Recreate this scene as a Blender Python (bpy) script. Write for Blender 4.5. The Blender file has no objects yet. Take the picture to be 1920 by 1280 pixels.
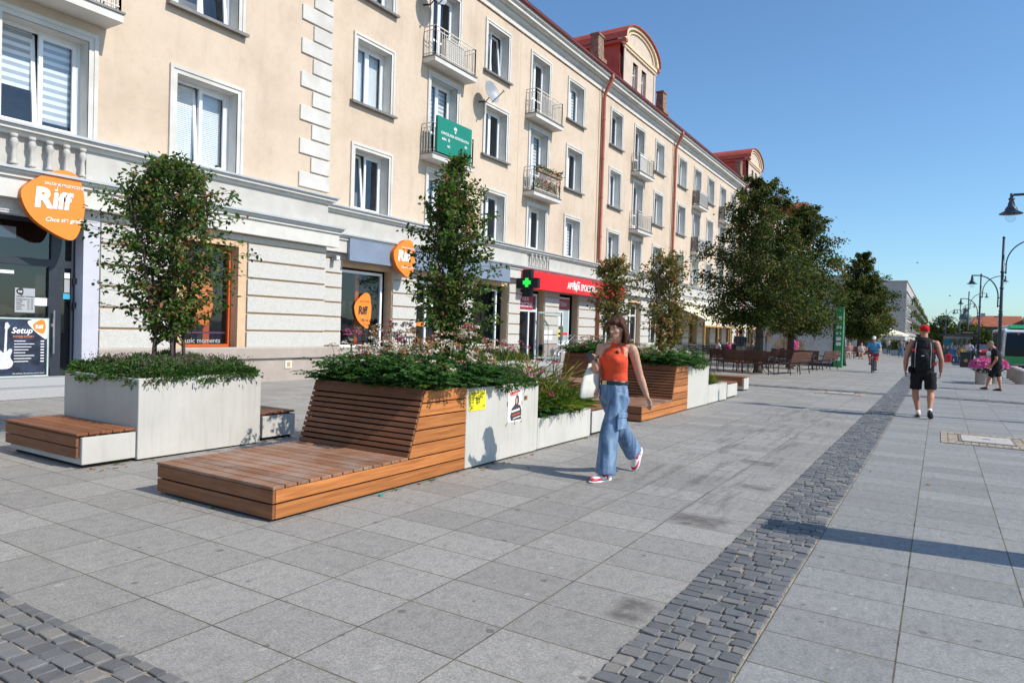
import bpy, bmesh, math, random
from mathutils import Vector, Matrix
import numpy as np
random.seed(7); RNG = np.random.default_rng(7)
SC = bpy.context.scene
COL = SC.collection
# ------------------------------------------------------------------ camera
EYE = Vector((0, 0, 1.55)); FPX = 1302.08
YAW, PIT, ROL = map(math.radians, (31.63257, -1.10844, 1.75852))
fw = Vector((-math.sin(YAW)*math.cos(PIT), math.cos(YAW)*math.cos(PIT), math.sin(PIT)))
r0 = Vector((math.cos(YAW), math.sin(YAW), 0)); u0 = r0.cross(fw)
rt = math.cos(ROL)*r0 + math.sin(ROL)*u0; up = -math.sin(ROL)*r0 + math.cos(ROL)*u0
cd = bpy.data.cameras.new('camera'); cam = bpy.data.objects.new('camera', cd); COL.objects.link(cam)
cd.sensor_width = 36; cd.lens = FPX/1920*36; cd.clip_end = 3000; cd.clip_start = .05
M3 = Matrix((rt, up, -fw)).transposed()
cam.matrix_world = Matrix.Translation(EYE) @ M3.to_4x4()
SC.camera = cam
# survey of the place: a point of the photograph taken back to a plane of the street
def ray(x, y): return rt*((x-960)/FPX) + up*((640-y)/FPX) + fw
def onX(x, y, X):
    d = ray(x, y); return EYE + d*(X/d.x)
def onY(x, y, Y):
    d = ray(x, y); return EYE + d*(Y/d.y)
def onZ(x, y, Z=0.):
    d = ray(x, y); return EYE + d*((Z-EYE.z)/d.z)
# ------------------------------------------------------------------ light
ELEV = math.radians(42); SDIR = Vector((math.cos(ELEV)*.99, math.cos(ELEV)*.125, math.sin(ELEV))).normalized()
w = bpy.data.worlds.new('World'); SC.world = w; w.use_nodes = True
nt = w.node_tree; bg = nt.nodes['Background']
sky = nt.nodes.new('ShaderNodeTexSky'); sky.sky_type = 'NISHITA'; sky.sun_disc = False
sky.sun_elevation = ELEV; sky.sun_rotation = math.atan2(SDIR.x, SDIR.y)
sky.altitude = 0; sky.air_density = 1.0; sky.dust_density = .6; sky.ozone_density = 2.5
tintn = nt.nodes.new('ShaderNodeMix'); tintn.data_type = 'RGBA'; tintn.blend_type = 'MULTIPLY'; tintn.inputs[0].default_value = 1
tintn.inputs[7].default_value = (.73, .945, 1.07, 1); nt.links.new(sky.outputs[0], tintn.inputs[6])
nt.links.new(tintn.outputs[2], bg.inputs[0]); bg.inputs[1].default_value = .145
sd = bpy.data.lights.new('sun', 'SUN'); sd.energy = 4.4; sd.angle = math.radians(.5); sd.color = (1, .93, .83)
so = bpy.data.objects.new('sun', sd); COL.objects.link(so); so.rotation_euler = SDIR.to_track_quat('Z', 'Y').to_euler()
SC.view_settings.view_transform = 'Standard'; SC.view_settings.look = 'None'
SC.view_settings.exposure = .17; SC.view_settings.gamma = 1
# ------------------------------------------------------------------ helpers
class MB:
    def __init__(s): s.v = []; s.f = []; s.m = []; s.r = []; s.rnd = None
    def face(s, pts, mi=0, rnd=None):
        n = len(s.v); s.v += [tuple(p) for p in pts]; s.f.append(tuple(range(n, n+len(pts)))); s.m.append(mi)
        s.r.append(s.rnd if rnd is None and s.rnd is not None else (rnd or 0.))
    def idx(s, vs, fs, mi=0, rnd=0.):
        n = len(s.v); s.v += [tuple(p) for p in vs]
        for f in fs: s.f.append(tuple(i+n for i in f)); s.m.append(mi); s.r.append(rnd)
    def box(s, x0, x1, y0, y1, z0, z1, mi=0, rnd=None):
        if x0 > x1: x0, x1 = x1, x0
        if y0 > y1: y0, y1 = y1, y0
        if z0 > z1: z0, z1 = z1, z0
        if rnd is None: rnd = random.random()
        vs = [(x0,y0,z0),(x1,y0,z0),(x1,y1,z0),(x0,y1,z0),(x0,y0,z1),(x1,y0,z1),(x1,y1,z1),(x0,y1,z1)]
        s.idx(vs, [(0,3,2,1),(4,5,6,7),(0,1,5,4),(1,2,6,5),(2,3,7,6),(3,0,4,7)], mi, rnd)
    def hexa(s, a, b, mi=0, rnd=None):          # a,b: two quads (lists of 4) joined
        if rnd is None: rnd = random.random()
        s.idx(list(a)+list(b), [(3,2,1,0),(4,5,6,7),(0,1,5,4),(1,2,6,5),(2,3,7,6),(3,0,4,7)], mi, rnd)
    def bar(s, p, q, w, h=None, mi=0, upv=(0,0,1), rnd=None):
        p = Vector(p); q = Vector(q); d = (q-p).normalized(); upv = Vector(upv)
        if abs(d.dot(upv)) > .98: upv = Vector((1,0,0))
        sx = d.cross(upv).normalized(); sy = sx.cross(d); h = h or w
        c = [(-1,-1),(1,-1),(1,1),(-1,1)]
        s.hexa([p+sx*a*w/2+sy*b*h/2 for a,b in c], [q+sx*a*w/2+sy*b*h/2 for a,b in c], mi, rnd)
    def tube(s, pts, radii, n=8, mi=0, side=None, caps=True, rnd=0.):
        pts = [Vector(p) for p in pts]; k = len(pts)
        if not isinstance(radii, (list, tuple)): radii = [radii]*k
        rings = []; prev = None
        for i, p in enumerate(pts):
            t = (pts[min(i+1,k-1)]-pts[max(i-1,0)]).normalized()
            if side is not None: a = Vector(side)
            elif prev is not None: a = prev
            else: a = Vector((1,0,0)) if abs(t.x) < .9 else Vector((0,1,0))
            a = (a - t*a.dot(t)).normalized(); prev = a; b = t.cross(a)
            r = radii[i]; ra, rb = r if isinstance(r, (list, tuple)) else (r, r)
            rings.append([p + a*ra*math.cos(2*math.pi*j/n) + b*rb*math.sin(2*math.pi*j/n) for j in range(n)])
        vs = [q for R in rings for q in R]; fs = []
        for i in range(k-1):
            for j in range(n):
                fs.append((i*n+j, i*n+(j+1)%n, (i+1)*n+(j+1)%n, (i+1)*n+j))
        if caps: fs += [tuple(range(n-1,-1,-1)), tuple((k-1)*n+j for j in range(n))]
        s.idx(vs, fs, mi, rnd)
    def lathe(s, prof, c=(0,0,0), n=16, mi=0):
        s.tube([(c[0], c[1], c[2]+z) for r, z in prof], [max(r,.0005) for r, z in prof], n, mi, side=(1,0,0)) if False else None
        vs = []; k = len(prof)
        for r, z in prof:
            for j in range(n):
                a = 2*math.pi*j/n; vs.append((c[0]+r*math.cos(a), c[1]+r*math.sin(a), c[2]+z))
        fs = [(i*n+j, i*n+(j+1)%n, (i+1)*n+(j+1)%n, (i+1)*n+j) for i in range(k-1) for j in range(n)]
        fs += [tuple(range(n-1,-1,-1)), tuple((k-1)*n+j for j in range(n))]
        s.idx(vs, fs, mi)
    def prism(s, poly, off, mi=0, mi_side=None, rnd=0.):
        off = Vector(off); n = len(poly); a = [Vector(p) for p in poly]; b = [p+off for p in a]
        k = len(s.v); s.v += [tuple(p) for p in a+b]; ms = mi if mi_side is None else mi_side
        s.f.append(tuple(range(k+n-1, k-1, -1))); s.m.append(ms); s.r.append(rnd)
        s.f.append(tuple(range(k+n, k+2*n))); s.m.append(mi); s.r.append(rnd)
        for j in range(n):
            s.f.append((k+j, k+(j+1)%n, k+n+(j+1)%n, k+n+j)); s.m.append(ms); s.r.append(rnd)
    def ball(s, c, r, n=10, m=7, mi=0):
        if not isinstance(r, (list, tuple)): r = (r, r, r)
        vs = []
        for i in range(m+1):
            t = math.pi*i/m; z = -math.cos(t); q = max(math.sin(t), .01)
            for j in range(n):
                a = 2*math.pi*j/n; vs.append((c[0]+r[0]*q*math.cos(a), c[1]+r[1]*q*math.sin(a), c[2]+r[2]*z))
        fs = [(i*n+j, i*n+(j+1)%n, (i+1)*n+(j+1)%n, (i+1)*n+j) for i in range(m) for j in range(n)]
        s.idx(vs, fs, mi)
    def mesh(s, name, mats, off=(0,0,0), smooth=False):
        me = bpy.data.meshes.new(name); o = Vector(off)
        me.from_pydata([(v[0]-o.x, v[1]-o.y, v[2]-o.z) for v in s.v], [], s.f)
        for m in (mats if isinstance(mats, (list, tuple)) else [mats]): me.materials.append(m)
        me.polygons.foreach_set('material_index', s.m)
        at = me.attributes.new('rnd', 'FLOAT', 'FACE'); at.data.foreach_set('value', s.r)
        if smooth: me.polygons.foreach_set('use_smooth', [True]*len(s.f))
        me.update(); return me
    def build(s, name, mats, parent=None, smooth=False, local=False, bevel=0):
        off = (0,0,0)
        if parent is not None and not local: off = worldloc(parent)
        me = s.mesh(name, mats, off, smooth)
        if bevel: bev(me, bevel)
        return link(name, me, parent)
def bev(me, w_):
    b = bmesh.new(); b.from_mesh(me)
    bmesh.ops.remove_doubles(b, verts=b.verts, dist=1e-5)
    bmesh.ops.bevel(b, geom=[e for e in b.edges if len(e.link_faces) == 2 and e.calc_face_angle(0) > .5], offset=w_, segments=1, affect='EDGES', clamp_overlap=True)
    b.to_mesh(me); b.free()
def worldloc(o):
    v = Vector((0,0,0))
    while o is not None: v += o.location; o = o.parent
    return v
def link(name, data, parent=None):
    o = bpy.data.objects.new(name, data); COL.objects.link(o)
    if parent is not None: o.parent = parent
    return o
def tag(o, label=None, cat=None, group=None, kind=None):
    if label: o['label'] = label
    if cat: o['category'] = cat
    if group: o['group'] = group
    if kind: o['kind'] = kind
    return o
def thing(name, label, cat, loc=(0,0,0), rz=0, group=None):
    o = link(name, None); o.location = loc; o.rotation_euler = (0,0,rz); o.empty_display_size = .2
    return tag(o, label, cat, group)
def copy_tree(o, parent=None):
    c = o.copy(); COL.objects.link(c); c.parent = parent
    for ch in list(o.children): copy_tree(ch, c)
    return c
def dup(o, loc, rz=None, label=None, group=None):
    c = copy_tree(o); c.location = loc
    if rz is not None: c.rotation_euler = (0,0,rz)
    if label: c['label'] = label
    if group: c['group'] = group
    return c
def remeshed(mb, voxel, smooth=4, fac=.5):
    me = mb.mesh('tmp', []); me.materials.clear()
    b = bmesh.new(); b.from_mesh(me); bmesh.ops.recalc_face_normals(b, faces=b.faces); b.to_mesh(me); b.free()
    o = link('tmp', me)
    m = o.modifiers.new('r', 'REMESH'); m.mode = 'VOXEL'; m.voxel_size = voxel
    if smooth:
        q = o.modifiers.new('s', 'SMOOTH'); q.iterations = smooth; q.factor = fac
    dg = bpy.context.evaluated_depsgraph_get(); dg.update()
    r = bpy.data.meshes.new_from_object(o.evaluated_get(dg))
    bpy.data.objects.remove(o); r.polygons.foreach_set('use_smooth', [True]*len(r.polygons)); return r
_tc = {}
def text(s, size, mat, parent, org, ux, uy, name='lettering', depth=.003, bold=0., align='LEFT', shear=0., sx=1.):
    key = (s, bold, align, shear)
    cu = bpy.data.curves.new('t', 'FONT'); cu.body = s; cu.size = 1; cu.offset = bold; cu.align_x = align; cu.shear = shear
    cu.resolution_u = 3
    o = link('t', cu); dg = bpy.context.evaluated_depsgraph_get(); dg.update()
    me = bpy.data.meshes.new_from_object(o.evaluated_get(dg)); bpy.data.objects.remove(o)
    ux = Vector(ux); uy = Vector(uy); n = ux.cross(uy); org = Vector(org) - (worldloc(parent) if parent else Vector())
    for v in me.vertices: v.co = org + ux*(v.co.x*size*sx) + uy*(v.co.y*size) + n*depth
    me.materials.clear(); me.materials.append(mat); me.name = name
    return link(name, me, parent)
# ------------------------------------------------------------------ materials
def lin(c):
    return tuple((x/12.92 if x <= .04045 else ((x+.055)/1.055)**2.4) for x in (c[0]/255, c[1]/255, c[2]/255))
def newmat(name):
    m = bpy.data.materials.new(name); m.use_nodes = True
    return m, m.node_tree, m.node_tree.nodes['Principled BSDF']
def N(nt, t, **k):
    n = nt.nodes.new(t)
    for a, b in k.items():
        if a in n.inputs: n.inputs[a].default_value = b
        else: setattr(n, a, b)
    return n
def mix(nt, fac, a, b, mode='MIX'):
    n = nt.nodes.new('ShaderNodeMix'); n.data_type = 'RGBA'; n.blend_type = mode
    for i, val in ((0, fac), (6, a), (7, b)):
        sock = n.inputs[i]
        if hasattr(val, 'is_linked'): nt.links.new(val, sock)
        elif isinstance(val, (int, float)): sock.default_value = val if i == 0 else (val, val, val, 1)
        else: sock.default_value = (*val[:3], 1)
    return n.outputs[2]
def mth(nt, op, a, b=None, c=None):
    n = nt.nodes.new('ShaderNodeMath'); n.operation = op
    for i, v in enumerate((a, b, c)):
        if v is None: continue
        if isinstance(v, (int, float)): n.inputs[i].default_value = v
        else: nt.links.new(v, n.inputs[i])
    return n.outputs[0]
def ramp(nt, v, stops, interp='LINEAR'):
    n = nt.nodes.new('ShaderNodeValToRGB'); e = n.color_ramp; e.interpolation = interp
    while len(e.elements) < len(stops): e.elements.new(.5)
    for el, (p, c) in zip(e.elements, stops): el.position = p; el.color = (*c, 1) if len(c) == 3 else c
    nt.links.new(v, n.inputs[0]); return n.outputs[0]
def coords(nt, kind='Object', scale=None):
    if kind == 'World': o = nt.nodes.new('ShaderNodeNewGeometry').outputs['Position']
    else: o = nt.nodes.new('ShaderNodeTexCoord').outputs[kind]
    if scale:
        m = nt.nodes.new('ShaderNodeMapping'); m.inputs['Scale'].default_value = scale if not isinstance(scale, (int, float)) else (scale,)*3
        nt.links.new(o, m.inputs[0]); o = m.outputs[0]
    return o
def noise(nt, co, scale, detail=4, rough=.55, dist=0):
    n = N(nt, 'ShaderNodeTexNoise'); n.inputs['Scale'].default_value = scale; n.inputs['Detail'].default_value = detail
    n.inputs['Roughness'].default_value = rough; n.inputs['Distortion'].default_value = dist; nt.links.new(co, n.inputs['Vector']); return n.outputs[0]
def bump(nt, p, h, strength=.3, dist=.01):
    b = N(nt, 'ShaderNodeBump'); b.inputs['Strength'].default_value = strength; b.inputs['Distance'].default_value = dist
    nt.links.new(h, b.inputs['Height']); nt.links.new(b.outputs[0], p.inputs['Normal'])
def attr(nt, name='rnd'):
    a = N(nt, 'ShaderNodeAttribute', attribute_name=name); return a.outputs['Fac']
def simple(name, c, rough=.5, metal=0., var=.06, scale=6., bmp=0., bscale=80., spec=.5, dirt=None, world=True, coat=0):
    m, nt, p = newmat(name); co = coords(nt, 'World' if world else 'Object')
    f = noise(nt, co, scale, 5, .6)
    a = tuple(x*(1-var*2) for x in c); b = tuple(min(x*(1+var*2), .95) for x in c)
    col = ramp(nt, f, [(.3, a), (.7, b)])
    if dirt:
        g = noise(nt, co, scale*.23, 6, .65); k = ramp(nt, g, [(.5, (0,0,0)), (.75, (1,1,1))])
        col = mix(nt, mth(nt, 'MULTIPLY', k, dirt[1]), col, dirt[0])
    nt.links.new(col, p.inputs['Base Color']); p.inputs['Roughness'].default_value = rough; p.inputs['Metallic'].default_value = metal
    p.inputs['Specular IOR Level'].default_value = spec; p.inputs['Coat Weight'].default_value = coat
    if bmp: bump(nt, p, noise(nt, co, bscale, 3, .6), bmp, .01)
    return m
def leafmat(name, stops, trans=.35, rough=.55, tint=None):
    m, nt, p = newmat(name)
    c = ramp(nt, attr(nt), stops)
    nt.links.new(c, p.inputs['Base Color']); p.inputs['Roughness'].default_value = rough; p.inputs['Specular IOR Level'].default_value = .18
    t = N(nt, 'ShaderNodeBsdfTranslucent'); nt.links.new(mix(nt, 1., c, (1.3, 1.5, .5), 'MULTIPLY'), t.inputs[0])
    ms = N(nt, 'ShaderNodeMixShader'); ms.inputs[0].default_value = trans
    nt.links.new(p.outputs[0], ms.inputs[1]); nt.links.new(t.outputs[0], ms.inputs[2]); nt.links.new(ms.outputs[0], nt.nodes['Material Output'].inputs[0])
    return m
def glassmat(name, tint=(.55, .6, .65), refl=1.0, base=.12):
    m, nt, p = newmat(name)
    tr = N(nt, 'ShaderNodeBsdfTransparent'); tr.inputs[0].default_value = (*tint, 1)
    gl = N(nt, 'ShaderNodeBsdfGlossy'); gl.inputs['Roughness'].default_value = .02; gl.inputs[0].default_value = (.9, .95, 1, 1)
    fr = N(nt, 'ShaderNodeLayerWeight'); fr.inputs[0].default_value = .5; frp = mth(nt, 'POWER', fr.outputs['Facing'], 4.)
    co = coords(nt, 'World'); b = N(nt, 'ShaderNodeBump'); b.inputs['Strength'].default_value = .04; b.inputs['Distance'].default_value = .02
    nt.links.new(noise(nt, co, 2.2, 1), b.inputs['Height']); nt.links.new(b.outputs[0], gl.inputs['Normal'])
    f = mth(nt, 'MINIMUM', mth(nt, 'ADD', mth(nt, 'MULTIPLY', frp, refl*.9), base), 1.)
    ms = N(nt, 'ShaderNodeMixShader'); nt.links.new(f, ms.inputs[0]); nt.links.new(tr.outputs[0], ms.inputs[1]); nt.links.new(gl.outputs[0], ms.inputs[2])
    nt.links.new(ms.outputs[0], nt.nodes['Material Output'].inputs[0]); return m
def woodmat(name, axis, c1, c2, wear=.0):
    m, nt, p = newmat(name); co = coords(nt, 'World')
    sc = [38, 38, 38]; sc[axis] = 1.6
    mp = N(nt, 'ShaderNodeMapping'); mp.inputs['Scale'].default_value = sc; nt.links.new(co, mp.inputs[0])
    r = attr(nt); off = N(nt, 'ShaderNodeCombineXYZ'); nt.links.new(mth(nt, 'MULTIPLY', r, 37.), off.inputs[axis]); nt.links.new(off.outputs[0], mp.inputs['Location'])
    g = noise(nt, mp.outputs[0], 1., 5, .65, .6); g2 = noise(nt, mp.outputs[0], 4., 3, .6)
    c = ramp(nt, g, [(.3, c1), (.68, c2)])
    c = mix(nt, mth(nt, 'MULTIPLY', g2, .35), c, tuple(x*.45 for x in c1))
    hs = N(nt, 'ShaderNodeHueSaturation'); nt.links.new(c, hs.inputs['Color'])
    nt.links.new(mth(nt, 'MULTIPLY_ADD', r, .5, .75), hs.inputs['Value']); c = hs.outputs[0]
    if wear:
        k = ramp(nt, noise(nt, co, 3.2, 5, .65), [(.42, (0,0,0)), (.7, (1,1,1))])
        c = mix(nt, mth(nt, 'MULTIPLY', k, wear), c, (.36, .30, .26))
    nt.links.new(c, p.inputs['Base Color']); p.inputs['Roughness'].default_value = .55; p.inputs['Specular IOR Level'].default_value = .35
    bump(nt, p, g, .35, .004); return m
# ------------------------------------------------------------------ palette
M = {}
def wallmat():
    m, nt, p = newmat('peach_render'); co = coords(nt, 'World')
    f = noise(nt, co, .55, 6, .62); g = noise(nt, co, 14., 4, .6)
    c = ramp(nt, f, [(.28, (.52,.415,.315)), (.5, (.62,.507,.395)), (.75, (.66,.555,.44))])
    c = mix(nt, mth(nt, 'MULTIPLY', g, .35), c, (.50,.385,.29)); c = mix(nt, .35, c, ramp(nt, noise(nt, co, 4.5, 6, .7), [(.3, (.80,.80,.76)), (.5, (1,1,1)), (.7, (1.12,1.06,1.05))]), 'MULTIPLY')
    sc = coords(nt, 'World', (1, 1.1, .16)); st = noise(nt, sc, 1.6, 6, .7)
    k = ramp(nt, st, [(.52, (0,0,0)), (.74, (1,1,1))]); c = mix(nt, mth(nt, 'MULTIPLY', k, .5), c, (.41,.335,.27))
    nt.links.new(c, p.inputs['Base Color']); p.inputs['Roughness'].default_value = .9; p.inputs['Specular IOR Level'].default_value = .2
    bump(nt, p, noise(nt, co, 60, 3, .7), .35, .006); return m
M['wall'] = wallmat()
M['trim'] = simple('white_trim', (.61,.59,.55), .75, var=.04, scale=2.5, bmp=.15, dirt=((.38,.35,.31), .5))
M['parapet'] = simple('pale_parapet_render', (.49,.475,.44), .85, var=.05, scale=2, bmp=.25, dirt=((.36,.33,.30), .5))
M['stucco'] = simple('rough_white_stucco', (.555,.54,.505), .95, var=.09, scale=45, bmp=1., bscale=50, dirt=((.40,.375,.34), .5))
M['peach2'] = simple('peach_groove_paint', (.62,.43,.27), .85, var=.05, scale=4, bmp=.15)
M['plinth'] = simple('taupe_plinth', (.40,.345,.30), .85, var=.05, scale=2.5, bmp=.25, dirt=((.26,.22,.19), .5))
M['zinc'] = simple('grey_zinc_flashing', (.50,.51,.52), .45, metal=.3, var=.06, scale=3)
M['dzinc'] = simple('dark_sill_metal', (.20,.19,.18), .5, metal=.2, var=.08, scale=4)
M['red'] = simple('red_roof_sheet', (.40,.075,.04), .5, var=.1, scale=2.5, bmp=.1, bscale=20)
M['dred'] = simple('dark_red_gutter', (.17,.035,.028), .45, var=.1, scale=3)
M['pipe'] = simple('rust_red_pipe', (.36,.09,.05), .45, var=.08, scale=2)
M['pvc'] = simple('white_pvc', (.82,.83,.84), .3, var=.015, scale=3)
M['glass'] = glassmat('window_glass', (.93,.96,.98), 1.0, .10)
M['shopglass'] = glassmat('shop_glass', (.75,.76,.78), 1.0, .07)
M['clear'] = glassmat('clear_glass', (.93,.95,.95), 1.0, .03)
M['blind'] = simple('white_blind', (.74,.76,.78), .7, var=.03, scale=3, world=True)
M['bgrey'] = simple('grey_blind_stripe', (.36,.40,.44), .7, var=.03)
M['curtain'] = simple('net_curtain', (.60,.62,.64), .8, var=.12, scale=7)
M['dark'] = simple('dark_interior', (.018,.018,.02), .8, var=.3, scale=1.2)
M['room'] = simple('dim_room_wall', (.22,.21,.20), .9, var=.3, scale=.8)
M['beige_rail'] = simple('beige_painted_rail', (.68,.62,.53), .5, var=.06)
M['brown_brick'] = simple('weathered_chimney_render', (.24,.16,.11), .9, var=.25, scale=5, bmp=.6, bscale=25)
M['conc'] = None
def concrete(name, c1, c2):
    m, nt, p = newmat(name); co = coords(nt, 'World')
    f = noise(nt, co, 1.6, 7, .62); c = ramp(nt, f, [(.3, c1), (.66, c2)])
    v = noise(nt, coords(nt, 'World', (5, 5, .5)), 3, 5, .6); k = ramp(nt, v, [(.5, (0,0,0)), (.72, (1,1,1))])
    c = mix(nt, mth(nt, 'MULTIPLY', k, .3), c, tuple(x*.72 for x in c1))
    vo = N(nt, 'ShaderNodeTexVoronoi', Scale=9.); nt.links.new(co, vo.inputs['Vector'])
    hole = mth(nt, 'LESS_THAN', vo.outputs['Distance'], .032); c = mix(nt, mth(nt, 'MULTIPLY', hole, .75), c, (.09,.085,.08))
    nt.links.new(c, p.inputs['Base Color']); p.inputs['Roughness'].default_value = .8; p.inputs['Specular IOR Level'].default_value = .3
    bump(nt, p, noise(nt, co, 30, 4, .6), .15, .004); return m
M['conc'] = concrete('cast_concrete', (.47,.452,.412), (.55,.532,.49))
WC1, WC2 = (.185,.068,.026), (.40,.165,.062)
M['wood_x'] = woodmat('deck_wood_across', 0, (.16,.055,.022), (.32,.125,.05), .08)
M['wood_deck'] = woodmat('weathered_deck_wood', 0, (.20,.085,.045), (.36,.18,.10), .62)
M['wood_y'] = woodmat('side_wood_along', 1, (.31,.10,.026), (.60,.235,.068))
M['wood_bench'] = woodmat('dark_bench_wood', 0, (.075,.028,.016), (.13,.05,.028))
M['black'] = simple('black_paint', (.016,.017,.018), .4, var=.1)
M['void'] = simple('painted_gap_shade', (.02,.018,.016), .9)  # near-black fill: shade between boards and under bases put into the colour
M['anth'] = simple('anthracite_frame', (.025,.03,.042), .4, var=.08)
M['lilac'] = simple('pale_lilac_paint', (.52,.52,.58), .7, var=.03, scale=3)
M['orange'] = simple('orange_sign_face', (.90,.245,.025), .45, var=.02, scale=2)
M['orange2'] = simple('orange_sign_edge', (.62,.15,.012), .45, var=.03)
M['oframe'] = simple('orange_window_frame', (.62,.11,.02), .45, var=.05)
M['white'] = simple('white_paint', (.84,.84,.84), .5, var=.01)
M['bluegrey'] = simple('slate_blue_panel', (.20,.245,.33), .55, var=.05, scale=1.2)
M['signred'] = simple('sign_red', (.78,.012,.016), .4, var=.02)
M['darkred'] = simple('deep_red_panel', (.42,.012,.03), .4, var=.03)
M['green'] = simple('teal_green_board', (.0,.20,.135), .5, var=.03, scale=2)
M['black_sign'] = simple('matt_black_plastic', (.01,.01,.011), .5)
M['yellow'] = simple('yellow_notice', (.86,.72,.02), .5, var=.01)
M['ink'] = simple('dark_ink', (.03,.03,.032), .6)
M['paper'] = simple('white_paper', (.80,.80,.80), .6, var=.02, scale=5)
M['gpaper'] = simple('grey_print', (.38,.39,.41), .5, var=.03)
M['navy'] = simple('navy_print', (.022,.030,.058), .35, var=.35, scale=5)
M['inkred'] = simple('red_ink', (.60,.07,.03), .6)
M['skinprint'] = simple('printed_skin_tone', (.55,.33,.24), .6, var=.12, scale=20)
M['cyan'] = simple('cyan_sticker', (.05,.38,.58), .5)
M['steel'] = simple('brushed_steel', (.55,.56,.57), .3, metal=.9)
M['lampblue'] = simple('dark_blue_grey_lamp_paint', (.045,.06,.085), .4, var=.1)
M['soil'] = simple('dark_soil', (.035,.026,.02), .95, var=.3, scale=30, bmp=.8)
M['bark'] = simple('tree_bark', (.075,.055,.042), .9, var=.25, scale=25, bmp=.8, bscale=60)
M['cream'] = simple('cream_canvas', (.78,.70,.52), .8, var=.03)
M['gold'] = simple('gold_frame_wood', (.50,.30,.10), .6, var=.1)
M['tin'] = simple('granite_step', (.36,.36,.36), .8, var=.08, scale=60)
M['pine_pink'] = simple('magenta_cloth', (.55,.03,.22), .8)
M['grelamp'] = None
gm, gnt, gp = newmat('lit_green_led'); gp.inputs['Base Color'].default_value = (.02,.5,.05,1); gp.inputs['Emission Color'].default_value = (.03,1,.08,1); gp.inputs['Emission Strength'].default_value = .75
M['led'] = gm
am, ant, ap = newmat('lit_amber_led'); ap.inputs['Base Color'].default_value = (.4,.08,.02,1); ap.inputs['Emission Color'].default_value = (1,.2,.04,1); ap.inputs['Emission Strength'].default_value = .8
M['amber'] = am
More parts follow.
